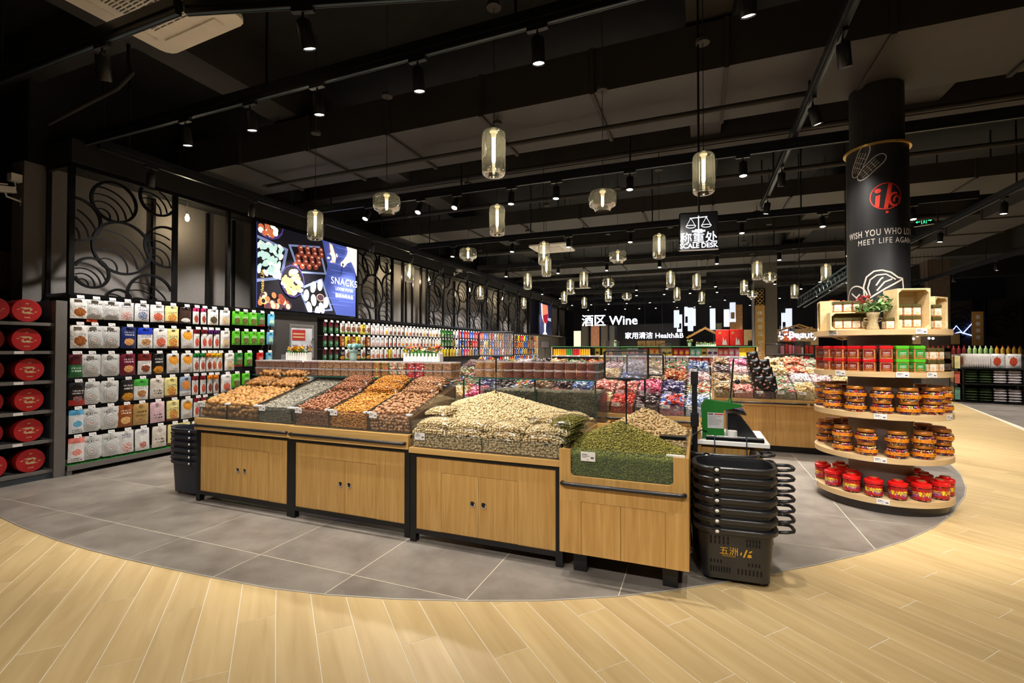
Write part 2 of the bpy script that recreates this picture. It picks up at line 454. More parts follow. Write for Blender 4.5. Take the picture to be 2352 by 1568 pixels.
mat('pillar_grey', s2l(96,90,84), 0.7, var=0.06)
mat('steel_grey', s2l(116,112,108), 0.45, 0.2, var=0.06)
mat('steel_blue', s2l(70,76,84), 0.45, 0.2, var=0.06)
mat('pegboard', (0.010,0.010,0.014), 0.6, var=0.2)
mat('price_white', s2l(236,232,228), 0.55, var=0.03)
mat('price_ink', s2l(90,80,84), 0.7)
mat('price_red', s2l(190,60,60), 0.6)
mat('turf', s2l(30,130,40), 0.9, var=0.4, scale=60)
mat('chrome', (0.75,0.75,0.74), 0.16, 1.0, var=0.03)
mat('white_plastic', s2l(232,230,224), 0.4, var=0.03)
mat('white_paint', s2l(235,232,226), 0.5, var=0.03)
mat('red_box', s2l(176,22,28), 0.45, var=0.08)
mat('red_deep', s2l(120,14,20), 0.5, var=0.1)
mat('gold', s2l(206,170,92), 0.35, 0.6, var=0.1)
mat('gold_print', s2l(214,190,140), 0.5, var=0.1)
mat('green_machine', s2l(34,112,40), 0.35, var=0.05)
mat('label_silver', s2l(190,190,188), 0.4, var=0.03)
mat('screen_blue', s2l(60,70,110), 0.15, var=0.5, scale=6)
mat('column_black', (0.012,0.012,0.013), 0.45, var=0.2, scale=3)
mat('column_grey', s2l(128,118,114), 0.6, var=0.06)
mat('mural_white', s2l(196,188,178), 0.7, var=0.05)
mat('mural_red', s2l(196,44,24), 0.6, var=0.05)
mat('lamp_black', (0.010,0.010,0.012), 0.35)
emitm('lamp_lens', (1.0,0.93,0.80), 14.0)
emitm('filament', (1.0,0.90,0.62), 40.0)
emitm('bulb_glow', (1.0,0.85,0.5), 16.0)
emitm('sign_white', (0.86,0.89,1.0), 1.6)
emitm('sign_bluewhite', (0.80,0.86,1.0), 4.0)
emitm('exit_green', (0.05,0.75,0.30), 1.6)
emitm('lamp_shade_white', (0.78,0.86,1.0), 0.9)
mat('filament_cap', s2l(230,215,160), 0.4, emit=(1.0,0.85,0.5), estr=0.6)
glowglass('pendant_glass', (0.98,0.965,0.90), 0.35, 0.05, (1.0,0.95,0.75))
clear('glass_sheet', (0.93,0.96,0.95), 0.45, 0.02)
clear('acrylic', (0.95,0.96,0.95), 0.22, 0.06, film=0.05, filmc=(0.5,0.5,0.46))
clear('acrylic_green', (0.86,0.93,0.86), 0.25, 0.05, film=0.06, filmc=(0.4,0.5,0.4))
clear('box_clear', (0.98,0.97,0.97), 0.22, 0.06, film=0.03, filmc=(0.8,0.75,0.75))
clear('film_bag', (0.99,0.99,0.99), 0.28, 0.16)
clear('sign_sleeve', (0.92,0.92,0.95), 0.35, 0.06, film=0.09, filmc=(0.75,0.70,0.76))
mat('glass_edge', s2l(40,84,72), 0.2, var=0.1)
mat('lid_clear', s2l(196,190,190), 0.25, var=0.05)
mat('clip_white', s2l(226,226,222), 0.3, var=0.03)
mat('edge_dark', s2l(36,48,44), 0.25, var=0.1)
mat('promo_orange', s2l(226,84,30), 0.5, var=0.25, scale=30)
mat('hydrant_film', s2l(206,208,214), 0.2, var=0.25, scale=3)
mat('notice_red', s2l(176,50,48), 0.5, var=0.1)
mat('ink_red', s2l(120,30,34), 0.5)
mat('price_rail', s2l(170,170,172), 0.4, 0.2, var=0.04); mat('turf_flat', s2l(60,120,70), 0.7)
for n_, c_ in (('carton_yellow',(236,180,40)),('tube_green',(60,150,60)),('tube_red',(206,40,50)),('tube_orange',(240,150,30)),('gift_red',(206,36,30)),('kraft',(206,166,110)),('gp_pink',(236,130,160)),('gp_green',(130,180,150)),('gp_red',(190,40,40)),('gp_orange',(230,110,40)),('gp_teal',(120,180,160)),('gp_coral',(226,110,90)),('gp_cream',(230,216,150)),('sack_white',(206,200,204)),('sack_green',(50,70,34)),('sack_navy',(30,50,90)),('bt_red',(110,24,20)),('bt_green',(150,180,110)),('bt_gold',(206,160,50)),('bt_pale',(222,206,110)),('brick_far',(196,140,110)),('copper_banner',(160,116,70)),('pillar_green',(110,116,80)),('pillar_brown',(98,84,76))):
    mat(n_, s2l(*c_), 0.45, var=0.22, scale=9)
mat('wall_navy', s2l(34,36,48), 0.7, var=0.15)
# ---------------------------------------------------------------- floor
floor = struct(MB().box(-9.5, -6, -0.06, 14, 34, -0.0016).build('floor', 'grout'))
ARC = [(-9.0,3.3),(-7.6,2.75),(-6.6,2.42),(-5.949,2.27),(-5.3,2.19),(-4.675,2.145),(-4.2,2.13),(-3.8,2.136),(-3.4,2.15),(-2.956,2.175),(-2.5,2.21),(-2.11,2.28),(-1.7,2.39),
       (-1.283,2.534),(-0.87,2.70),(-0.471,2.909),(-0.19,3.09),(0.08,3.29),(0.422,3.572),(0.78,3.87),(1.117,4.184),(1.49,4.58),(1.827,5.008),(2.08,5.39),(2.293,5.796),(2.49,6.16),
       (2.665,6.56),(2.88,7.2),(3.05,7.97),(3.25,9.0),(3.5,11.0),(3.8,14),(4.0,22)]
GREY = ARC + [(4.0,33.5),(-9.4,33.5)]
GREY2 = [(5.05,9.4),(14,9.0),(14,33.5),(9.9,33.5),(6.75,17.3)]
def clip_poly(subj, clip):
    def inside(p, a, b): return (b[0]-a[0])*(p[1]-a[1]) - (b[1]-a[1])*(p[0]-a[0]) >= -1e-9
    def inter(p, q, a, b):
        d1 = (q[0]-p[0], q[1]-p[1]); d2 = (b[0]-a[0], b[1]-a[1])
        den = d1[0]*d2[1]-d1[1]*d2[0]
        t = ((a[0]-p[0])*d2[1]-(a[1]-p[1])*d2[0])/den
        return (p[0]+d1[0]*t, p[1]+d1[1]*t)
    out = list(subj)
    for i in range(len(clip)):
        a, b = clip[i], clip[(i+1) % len(clip)]
        src, out = out, []
        for j in range(len(src)):
            p, q = src[j-1], src[j]
            if inside(q, a, b):
                if not inside(p, a, b): out.append(inter(p, q, a, b))
                out.append(q)
            elif inside(p, a, b): out.append(inter(p, q, a, b))
        if not out: return []
    return out
def in_poly(p, poly):
    return all((poly[(i+1)%len(poly)][0]-poly[i][0])*(p[1]-poly[i][1]) - (poly[(i+1)%len(poly)][1]-poly[i][1])*(p[0]-poly[i][0]) >= 0 for i in range(len(poly)))
# oak planks, laid diagonally
PA = math.radians(48.0)
PW, PL = 0.19, 1.14
pd = (-math.sin(PA), math.cos(PA)); pn = (math.cos(PA), math.sin(PA))
planks = []
for i in range(-70, 110):
    off = ((i*0.37) % 1.0)*PL
    for j in range(-18, 34):
        a = i*PW; l = j*PL + off
        c = (pn[0]*(a+PW/2)+pd[0]*(l+PL/2), pn[1]*(a+PW/2)+pd[1]*(l+PL/2))
        if not (-7.2 < c[0] < 13 and -3.0 < c[1] < 22): continue
        q = [(pn[0]*(a+s)+pd[0]*(l+t), pn[1]*(a+s)+pd[1]*(l+t)) for s, t in ((0,0),(PW,0),(PW,PL),(0,PL))]
        if all(in_poly(k, GREY) for k in q) or all(in_poly(k, GREY2) for k in q): continue
        x, y, z = proj((c[0], c[1], 0))
        vis = z > 0.4 and -150 < x < W_PX+150 and y < H_PX+120
        planks.append((not vis, math.hypot(*c), i, j, a, l))
planks.sort()
plank_me = MB().bevbox(0.0024, 0.0024, -0.012, PW-0.0024, PL-0.0024, 0.0, 0.0012).mesh('plank', 'oak_plank')
rest = MB(); rest_r = []
for k, (nv, dist, i, j, a, l) in enumerate(planks):
    if k < 300 and not nv:
        put('plank', plank_me, floor, (pn[0]*a+pd[0]*l, pn[1]*a+pd[1]*l, 0), (0, 0, PA))
    else:
        rest.box(a+0.0024, l+0.0024, -0.012, a+PW-0.0024, l+PL-0.0024, 0.0); rest_r += [random.random()]*8
rm = rest.mesh('plank_field', 'oak_plank')
at_ = rm.attributes.new('rnd', 'FLOAT', 'POINT'); at_.data.foreach_set('value', rest_r)
ro = put('plank_field', rm, floor, (0,0,0), (0,0,PA)); ro['kind'] = 'stuff'
# grey stone tiles inside the curved edge
def tiles(region, x0, y0, sx, sy, nx, ny, z=0.003):
    bed = MB().prism(region, -0.013, z-0.0012).build('tile_bed', 'grout', floor)
    for i in range(nx):
        for j in range(ny):
            g = 0.003
            q = [(x0+i*sx+g, y0+j*sy+g), (x0+(i+1)*sx-g, y0+j*sy+g), (x0+(i+1)*sx-g, y0+(j+1)*sy-g), (x0+i*sx+g, y0+(j+1)*sy-g)]
            c = clip_poly(q, region)
            if len(c) < 3: continue
            cx, cy = q[0]
            MB().prism([(p[0]-cx, p[1]-cy) for p in c], -0.004, 0.0).build('tile', 'grey_tile', floor, (cx, cy, z))
tiles(GREY, -4.65-0.8375*6, 2.54-0.82, 0.8375, 0.82, 16, 18)
tiles(GREY2, 4.6, 9.0, 0.8375, 0.82, 8, 12)
mat('trim_metal', s2l(170,165,155), 0.6, 0.2)
struct(MB().tube([(x, y, 0.0025) for x, y in ARC], 0.0045, 6).build('trim_1', 'trim_metal'))

# ---------------------------------------------------------------- ceiling and what hangs right under it
struct(MB().box(-9.5, -6, 5.2, 14, 34, 5.3).build('ceiling', 'ceiling_black'))
def duct(name, label, x0, y0, z0, x1, y1, z1, step, axis, m='duct_paint', grp='air ducts under the ceiling'):
    t = thing(name, label, 'duct', ((x0+x1)/2, (y0+y1)/2, z0), group=grp)
    lx, ly, h = (x1-x0)/2, (y1-y0)/2, z1-z0
    MB().box(-lx, -ly, 0, lx, ly, h).build('duct_body', m, t)
    n = int((x1-x0 if axis == 'x' else y1-y0)/step)
    for k in range(1, n):
        if axis == 'x':
            a = -lx + k*step
            MB().box(a-0.02, -ly-0.025, -0.025, a+0.02, ly+0.025, h).build('flange', 'beam_paint', t)
        else:
            a = -ly + k*step
            MB().box(-lx-0.025, a-0.02, -0.025, lx+0.025, a+0.02, h).build('flange', 'beam_paint', t)
    for sx in (-0.8, -0.2, 0.4, 0.9):
        p = (sx*lx, ly*0.8) if axis == 'x' else (lx*0.8, sx*ly)
        MB().cyl((p[0], p[1], h), (p[0], p[1], 5.2-z0), 0.012, n=6).build('hanger_rod', 'beam_paint', t)
duct('air_duct', 'wide dark brown rectangular air duct above the nut counters', -8.5, 4.74, 4.1, 5.3, 5.86, 4.55, 1.25, 'x')
duct('air_duct', 'dark rectangular air duct crossing above the candy islands', -8.5, 9.4, 4.15, 5.3, 10.5, 4.44, 1.25, 'x')
duct('air_duct', 'dark rectangular air duct over the far chip gondola', -8.5, 15.2, 4.15, 5.3, 16.4, 4.44, 1.25, 'x')
duct('air_duct', 'narrow dark duct over the right-hand oak aisle', 5.4, 2.0, 4.15, 6.4, 30, 4.44, 1.5, 'y')
for k, (x0, y0, x1, y1, z0) in enumerate([(-9.5,7.4,14,7.9,4.45),(-9.5,13.2,14,13.7,4.45),(-9.5,19.2,14,19.7,4.45),(-9.5,1.2,14,1.7,4.5),(-9.5,25,14,25.5,4.45),(-9.5,2.95,14,3.2,4.75)]):
    struct(MB().box(x0,y0,z0,x1,y1,5.2).build('trim_%d' % (k+2), 'beam_paint'))
for k, (x0, x1) in enumerate([(-5.4,-4.95),(-0.1,0.3),(2.3,2.8),(9,9.5)]):
    struct(MB().box(x0,-6,4.6,x1,34,5.2).build('trim_%d' % (k+10), 'beam_paint'))
def pipe(label, pts, r, m='beam_paint', nm='ceiling_pipe'):
    o = MB().tube(pts, r, 8).build(nm, m, smooth=True)
    return tag(o, label, 'pipe', 'pipes under the ceiling')
pipe('thin dark conduit below the wide duct over the nut counters', [(-6.2,5.3,3.98),(1.02,5.3,3.98)], 0.028)
pipe('dark sprinkler pipe running along the ceiling behind the wide duct', [(-8,6.9,4.3),(9,6.9,4.3)], 0.035)
pipe('dark sprinkler pipe over the candy islands', [(-8,8.6,4.35),(9,8.6,4.35)], 0.04)
pipe('thick dark pipe over the chip gondola', [(-8,12.6,4.3),(9,12.6,4.3)], 0.06)
pipe('sagging black cable hanging from the beam near the white air conditioner', [(-5.4,3.0,4.6),(-5.3,2.95,4.35),(-5.15,2.9,4.2),(-5.3,2.85,4.05),(-5.9,2.85,3.98),(-6.6,2.9,3.95)], 0.018)
# ceiling cassette air conditioners
def cassette(label, cx, cy, z, s, rot, logo=False):
    t = thing('air_conditioner', label, 'air conditioner', (cx, cy, z), (0,0,rot), 'ceiling cassette air conditioners')
    h = s/2; r = 0.09*s
    oc = []
    for sx, sy, a0 in ((1,1,0),(-1,1,90),(-1,-1,180),(1,-1,270)):
        for a in (0, 30, 60, 90):
            aa = math.radians(a0+a); oc.append((sx*(h-r)+r*math.cos(aa), sy*(h-r)+r*math.sin(aa)))
    MB().prism(oc, 0.0, 0.035).build('panel', 'ac_white', t)
    MB().box(-h*0.86,-h*0.86,0.035,h*0.86,h*0.86,0.30).build('case', 'beam_paint', t)
    g = h*0.52
    MB().box(-g,-g,-0.004,g,g,0.0).build('grille_recess', 'ac_grille', t)
    sl = MB()
    n = 22
    for k in range(n):
        y = -g + (k+0.5)*2*g/n
        sl.box(-g, y-0.006*s, -0.012, g, y+0.006*s, -0.004)
    for k in range(1, 6):
        x = -g + k*2*g/6
        sl.box(x-0.005*s, -g, -0.013, x+0.005*s, g, -0.004)
    sl.build('grille', 'ac_white', t)
    for sx in (-0.7, 0.7):
        MB().cyl((sx*h, 0, 0.3), (sx*h, 0, 5.2-z), 0.01, n=6).build('hanger_rod', 'beam_paint', t)
    for a in range(4):
        R = Matrix.Rotation(a*PI/2, 3, 'Z')
        lv = MB().cbox((0, h*0.78, -0.006), (h*1.25, h*0.16, 0.014)).build('louver', 'ac_white', t, rot=(0,0,a*PI/2))
    if logo:
        mt = text_mesh('EUROKLIMAT', 0.045*s, 'logo_blue', 0.0008)
        put('logo', mt, t, (h*0.30, -h*0.62, -0.0135), (PI, 0, 0))
        MB().box(h*0.60,-h*0.66,-0.014,h*0.68,-h*0.58,-0.012).build('logo_mark', 'logo_blue', t)
mat('logo_blue', s2l(30,40,120), 0.4)
cassette('white ceiling cassette air conditioner with a blue maker mark above the drum shelf', -3.72, 2.13, 4.0, 0.98, math.radians(-3), True)
cassette('white ceiling cassette air conditioner over the candy islands', -3.35, 11.15, 3.95, 0.95, 0.0)
cassette('white ceiling cassette air conditioner far down the store near the wine sign', -4.5, 19.0, 3.9, 0.95, 0.0)
# ---------------------------------------------------------------- lighting tracks and spotlights
TZ = 3.75
def track(label, p0, p1, z=TZ):
    L = (Vector(p1) - Vector(p0)).length
    a = math.atan2(p1[1]-p0[1], p1[0]-p0[0])
    t = thing('light_track', label, 'light track', (p0[0], p0[1], z), (0,0,a), 'black lighting tracks hung from the ceiling')
    MB().box(0, -0.022, 0.0, L, 0.022, 0.04).box(0, -0.018, -0.004, L, -0.010, 0.0).box(0, 0.010, -0.004, L, 0.018, 0.0).build('rail', 'track_black', t)
    MB().box(0, -0.007, -0.002, L, 0.007, 0.0).build('contact_strip', 'chrome_dark', t)
    MB().box(0, -0.035, 0.04, L, 0.035, 0.11).build('carrier_beam', 'track_black', t)
    for k in range(int((L-0.3)/2.4)+1):
        x = 0.3 + k*2.4
        MB().cyl((x,0,0.11), (x,0,5.2-z), 0.012, n=6).build('hanger_rod', 'track_black', t)
mat('chrome_dark', s2l(70,86,90), 0.3, 0.8)
def spot_mesh():
    return (MB().box(-0.075,-0.018,-0.030,0.075,0.018,0.0).mesh('adapter', 'lamp_black'),
            MB().cyl((0,0,-0.03),(0,0,-0.075),0.008,n=8).box(-0.012,-0.012,-0.085,0.012,0.012,-0.06).mesh('swivel', 'lamp_black'),
            MB().lathe([(0.0,0.0),(0.040,0.0),(0.046,-0.010),(0.046,-0.165),(0.042,-0.172),(0.039,-0.166)], 20).mesh('can', 'lamp_black', smooth='auto'),
            MB().lathe([(0.039,-0.163),(0.030,-0.160),(0.0,-0.158)], 20).mesh('lens', 'lamp_lens'))
SPM = spot_mesh()
def spotlight(x, y, label, group, aim=None, watts=None, size=75, z=TZ, along=0.0, lit=True):
    """track head: aim is a point it is turned to; hangs straight down when None"""
    t = thing('track_spotlight', label, 'spotlight', (x, y, z-0.004), group=group)
    put('adapter', SPM[0], t, rot=(0,0,along)); put('swivel', SPM[1], t)
    piv = Vector((x, y, z-0.084))
    d = Vector((0,0,-1)) if aim is None else (Vector(aim)-piv).normalized()
    q = Vector((0,0,-1)).rotation_difference(d).to_euler()
    can = put('can', SPM[2], t, (0,0,-0.08), q)
    put('lens', SPM[3], can)
    if lit:
        l = bpy.data.lights.new('spot_beam', 'SPOT')
        l.energy = watts or SPOT_W; l.color = WARM; l.spot_size = math.radians(size); l.spot_blend = 0.75; l.shadow_soft_size = 0.04
        lo = bpy.data.objects.new('spot_beam', l); COL.objects.link(lo); lo.parent = can; lo.location = (0,0,-0.176)
    return t
track('black track with a bend beside the white air conditioner', (-8.2,2.10), (-3.25,2.10))
track('black track angled away from the bend toward the right', (-3.20,2.12), (-0.3,3.00))
track('black track just above the nut counter fronts', (-6.3,3.10), (3.6,3.10), TZ)
track('black track running deep between column and candy islands', (1.01,0.2), (1.01,9.0), TZ+0.115)
for k, y in enumerate((6.08, 9.12, 12.2, 15.2+1.5, 19.0-0.6, 21.5, 24.5)):
    track(['black track behind the wide duct','black track over the candy islands','black track before the chip gondola','black track behind the chip gondola','black track over the far aisle','black track near the wine sign','black track before the far wall'][k], (-5.9,y), (3.9,y), TZ)
track('black track washing the snack wall', (-6.27,3.2), (-6.27,27.0), TZ)
track('black track along the oak aisle right of the column', (4.23,-1), (4.23,26), TZ)
track('black track farthest right over the oak aisle', (7.1,4), (7.1,28), TZ)
track('black track overhead behind where visitors walk in', (-5.5,-0.9), (3.6,-0.9), TZ)
# heads placed where the photo shows their lit lenses
def at_track(px, py, Y=None, X=None, z=3.50):
    p = at(px, py, Z=z)
    return (p.x if X is None else X, p.y if Y is None else Y)
G1 = 'spotlights on the near tracks'
for px, py in ((221,172),):
    x, y = at_track(px, py, Y=2.10); spotlight(x, y, 'black track spotlight on the bent track by the air conditioner', G1, (x-0.9, 2.9, 0.9))
x, y = at_track(790,78,z=3.5); spotlight(-2.42, 2.36, 'black track spotlight on the track angled away from the bend', G1, (-2.4,3.4,0.9), along=0.3)
for px, py in ((395,320),(543,282),(703,245),(933,182),(1218,112)):
    x, y = at_track(px, py, Y=3.10); spotlight(x, y, 'black track spotlight above the nut counters', G1, (x, 3.55, 0.9))
spotlight(0.28, 3.10, 'black track spotlight above the scale desk with a tilted can', G1, (0.4, 4.0, 0.8))
spotlight(1.55, 3.10, 'black track spotlight above the aisle before the column display', G1, (1.6, 5.35, 0.7), watts=SPOT_W*1.8, size=60)
spotlight(2.7, 3.10, 'black track spotlight near the end of the track before the column', G1, (1.75, 5.4, 0.9), watts=SPOT_W*1.8, size=60)
for px, py, a in ((1940,147,(1.5,5.2,0.8)),(1863,285,(1.7,5.6,1.2)),(1795,425,(0.9,7.6,0.7)),(1757,490,(0.6,8.6,0.9))):
    x, y = at_track(px, py, X=1.01, z=3.62); spotlight(1.01, y, 'black track spotlight on the deep track by the column', G1, a, z=TZ+0.115, along=PI/2)
spotlight(1.01, 1.9, 'black track spotlight on the deep track over the oak floor', G1, (1.2,2.6,0.0), z=TZ+0.115, along=PI/2)
for px in (847,967,1050,1175,1278,1447,1707):
    x = at(px, 450, Y=6.08).x
    spotlight(x, 6.08, 'black track spotlight behind the wide duct', G1, (x, 5.7 if x > -3 else 4.4, 0.9), watts=SPOT_W*1.6)
for x in (-3.4, -2.0, -0.6, 0.9):
    spotlight(x, -0.9, 'black track spotlight overhead behind the camera side of the oak floor', 'spotlights over the entrance oak floor', (x*0.95, 1.9, 0.2), size=95, watts=SPOT_W*1.25)
G2 = 'spotlights on the far tracks'
for k, (y, xs) in enumerate(((9.12,(-5,-3.6,-2.4,-1.2,-0.1,0.7,1.9,3.1)),(12.2,(-5,-3.5,-2.2,-0.9,0.4,1.7,3.0)),(16.7,(-5.4,-4.2,-3,-2,-1,0.5,1.4,2.2,3.4)),(18.4,(-5.2,-4.2,-3.2,-2.2,-1.2,-0.3,0.6,1.6,2.4,3.2)),(21.5,(-5.5,-4.6,-3.8,-3,-2,-1,0,1,2,3)),(24.5,(-5.4,-4.5,-3.5,-2.8,-2,-1,-0.2,0.5,1.4,2.2,3)))):
    for i, x in enumerate(xs):
        spotlight(x, y, ['black track spotlight over the candy islands','black track spotlight before the chip gondola','black track spotlight behind the chip gondola','black track spotlight over the far aisle','black track spotlight near the wine sign','black track spotlight before the far wall'][k], G2, (x, y-0.6, 0.8), lit=(k < 3 or i % 2 == 0), watts=SPOT_W*(2.6 if k < 2 else 4.0), size=90)
for i in range(15):
    y = 3.75+i*1.42
    spotlight(-6.27, y, 'black track spotlight aimed at the snack wall', 'spotlights washing the snack wall', (-7.0, y+0.25, 1.35), watts=WALL_W*(1.0 if i < 7 else 1.5), size=88, along=PI/2, lit=(i < 8 or i % 2 == 0))
for i in range(12):
    y = 1.2+i*2.0
    spotlight(4.23, y, 'black track spotlight over the oak aisle right of the column', 'spotlights over the oak aisle', (3.9, y-0.2, 0), size=85, along=PI/2, lit=(0 < i < 9), watts=SPOT_W*(0.9 if i < 4 else 1.8))
for i in range(9):
    y = 7.0+i*2.2
    spotlight(7.1, y, 'black track spotlight far right over the oak aisle', 'spotlights over the oak aisle', (7.0, y, 0), size=85, along=PI/2, watts=SPOT_W*3.0, lit=(2 <= i))

# ---------------------------------------------------------------- glass pendants
def pend_meshes():
    tall = MB().lathe([(0.0,0.165),(0.04,0.165),(0.066,0.158),(0.082,0.142),(0.088,0.120),(0.088,-0.140),(0.084,-0.160),(0.074,-0.172),(0.062,-0.168),(0.052,-0.150),(0.046,-0.118),(0.038,-0.112)], 28)
    wide = MB().lathe([(0.0,0.095),(0.07,0.094),(0.108,0.085),(0.128,0.066),(0.134,0.040),(0.134,-0.030),(0.124,-0.056),(0.100,-0.072),(0.080,-0.076),(0.078,-0.100),(0.066,-0.108)], 28)
    return [tall.mesh('glass_shade', 'pendant_glass', True), wide.mesh('glass_shade', 'pendant_glass', True)]
PG = pend_meshes()
P_SOCK = MB().lathe([(0.0,0.02),(0.012,0.02),(0.030,0.0),(0.030,-0.012),(0.018,-0.022),(0.018,-0.050),(0.014,-0.055),(0,-0.055)], 14).mesh('socket', 'filament_cap', smooth='auto')
P_BULB = [MB().lathe([(0,0.0),(0.011,-0.004),(0.013,-0.02),(0.013,-0.170),(0.008,-0.186),(0,-0.19)], 12).mesh('filament_tube', 'filament', True),
          MB().lathe([(0,0.0),(0.010,-0.004),(0.012,-0.015),(0.012,-0.085),(0.007,-0.098),(0,-0.10)], 12).mesh('filament_tube', 'filament', True)]
PLAB = {(1134,350):'tall clear glass pendant with glowing filament above the pistachio counter front', (1616,397):'tall clear glass pendant with glowing filament over the weighing desk', (724,517):'tall clear glass pendant with glowing filament before the SNACKS light box', (1142,505):'tall clear glass pendant with glowing filament over the dark peanut bin', (1514,565):'tall clear glass pendant with glowing filament left of the SCALE DESK sign', (888,468):'squat clear glass pendant with glowing filament over the glass shelf of boxes', (1384,460):'squat clear glass pendant with glowing filament over the sweets behind the peanuts', (941,627):'tall clear glass pendant with glowing filament below the green exit sign by the snack wall', (1897,627):'tall clear glass pendant with glowing filament beside the silver truss'}
def pendant(px, py, wide, zc=2.95):
    p = at(px, py, Z=zc)
    k = 1 if wide else 0
    t = thing('pendant_lamp', 'squat rounded clear glass pendant lamp with a glowing tube filament' if wide else 'tall cylindrical clear glass pendant lamp with a glowing tube filament', 'pendant lamp', p, group='glass pendant lamps')
    if (px, py) in PLAB: t['label'] = PLAB[(px, py)]
    put('glass_shade', PG[k], t)
    top = 0.095 if wide else 0.165
    sk = put('socket', P_SOCK, t, (0,0,top-0.004))
    put('filament_tube', P_BULB[k], t, (0,0,top-0.055))
    MB().cyl((0,0,top+0.01), (0,0,4.03-zc), 0.003, n=5, caps=False).cyl((0,0,top+0.012),(0,0,top+0.05),0.010,0.003,n=8).build('cord', 'lamp_black', t)
    hi = 4.1 if 4.76 < p.y < 5.84 else 4.15 if (9.42 < p.y < 10.48 or 15.22 < p.y < 16.38) else 4.45 if (7.42 < p.y < 7.88 or 13.22 < p.y < 13.68) else 5.2
    MB().cyl((0,0,4.06-zc), (0,0,hi-zc), 0.006, n=5).build('stem_rod', 'beam_paint', t)
    MB().cyl((0,0,4.03-zc), (0,0,4.06-zc), 0.055, n=16).build('ceiling_rose', 'beam_paint', t)
for px, py in ((1134,350),(1616,397),(1142,505),(724,517),(1249,581),(1255,612),(1514,565),(941,627),(1103,672),(1212,646),(1203,696),(1310,659),(1296,683),(1341,643),(1342,695),(1397,678),(1540,641),(1555,675),(1600,647),(1612,684),(1739,621),(1709,660),(1825,669),(1897,627)):
    pendant(px, py, False)
for px, py in ((888,468),(1384,460),(1075,584),(1419,590),(1397,650),(1440,681),(1768,637),(1728,676)):
    pendant(px, py, True)
# ---------------------------------------------------------------- left wall: lattice gallery, light box, snack racks
WX = -7.46           # wall surface behind the frames
struct(MB().box(-7.72, 3.06, 0, WX, 27.6, 3.74).build('wall_left', 'wall_grey'))
struct(MB().box(-7.74, 3.10, 3.74, WX-0.02, 27.6, 5.2).build('wall_upper', 'ceiling_black'))
struct(MB().box(-9.5, -6, 0, -9.4, 34, 5.2).build('wall_side', 'wall_dark'))
FX, FZ0, FZ1 = -6.96, 2.14, 3.70
def bar(mb, p0, p1, w):
    """square bar between two points (axis aligned)"""
    x0,y0,z0 = p0; x1,y1,z1 = p1; h = w/2
    return mb.box(min(x0,x1)-(h if x0==x1 else 0), min(y0,y1)-(h if y0==y1 else 0), min(z0,z1)-(h if z0==z1 else 0),
                  max(x0,x1)+(h if x0==x1 else 0), max(y0,y1)+(h if y0==y1 else 0), max(z0,z1)+(h if z0==z1 else 0))
gal = thing('wall_gallery', 'black metal frame gallery with circle lattices above the snack racks', 'gallery', (FX, 3.27, FZ0))
def gp(mb, nm='frame_bar', m='dark_frame'):
    o = mb.build(nm, m, gal); o.location = (-FX, -3.27, -FZ0); return o
for z in (FZ0, FZ1):
    gp(bar(MB(), (FX,3.27,z), (FX,27.4,z), 0.05), 'rail')
gp(MB().box(WX, 3.25, FZ0-0.03, FX, 27.4, FZ0-0.012), 'shelf_board', 'wall_dark')
gp(MB().box(WX, 3.25, FZ1+0.03, FX+0.06, 27.4, FZ1+0.30), 'top_fascia', 'ceiling_black')
POSTS = [3.28, 4.48, 5.30, 5.76, 8.34, 9.62, 10.05, 10.9, 11.2, 12.1, 13.65, 14.75, 16.2, 17.2, 18.4, 19.4, 20.9, 22.95, 24.3, 25.8, 27.35]
for y in POSTS:
    gp(bar(MB(), (FX,y,FZ0), (FX,y,FZ1), 0.055), 'post')
    gp(bar(MB(), (WX+0.03,y,FZ0), (WX+0.03,y,FZ1), 0.04), 'rear_post')
for y in (3.28,):
    for z in (FZ0, FZ1): gp(bar(MB(), (WX,y,z), (FX,y,z), 0.045), 'side_rail')
def lattice(y0, y1, rings, x=FX):
    """rings of flat bar with fans of arcs, trimmed to the bay"""
    w, h = y1-y0, FZ1-FZ0-0.05
    for cy, cz, r, dirn in rings:
        Y, Z, R = y0+cy*w, FZ0+0.025+cz*h, r*h
        def run(c, rad, wd):
            seg = []
            for i in range(73):
                a = 2*PI*i/72
                p = (c[0]+rad*math.cos(a), c[1]+rad*math.sin(a))
                ok = y0+0.02 < p[0] < y1-0.02 and FZ0+0.02 < p[1] < FZ1-0.02 and (c is C0 or (p[0]-Y)**2+(p[1]-Z)**2 < (R*0.995)**2)
                if ok: seg.append((x, p[0], p[1]))
                if (not ok or i == 72) and seg:
                    if len(seg) > 1: mb.tube(seg, wd, 4)
                    seg = []
        mb = MB(); C0 = (Y, Z)
        run(C0, R, 0.021)
        for k in range(1, 5):
            cc = (Y - dirn*R*0.55, Z - R*0.85)
            run(cc, R*0.36*k, 0.0105)
        if mb.v: gp(mb, 'ring')
RA = [(0.456,0.42,0.22,1),(0.37,0.80,0.165,1),(0.02,0.59,0.17,1),(0.167,0.177,0.12,1),(0.92,0.50,0.185,1),(0.75,0.03,0.19,1),(0.82,0.93,0.15,1),(0.42,-0.04,0.10,1)]
lattice(3.30, 4.46, RA)
lattice(8.37, 9.60, [(0.42,0.42,0.25,1),(0.35,0.85,0.18,1),(-0.02,0.72,0.24,1),(0.95,0.55,0.2,1),(0.85,0.95,0.2,1),(0.85,0.1,0.2,1),(0.1,0.02,0.2,1)])
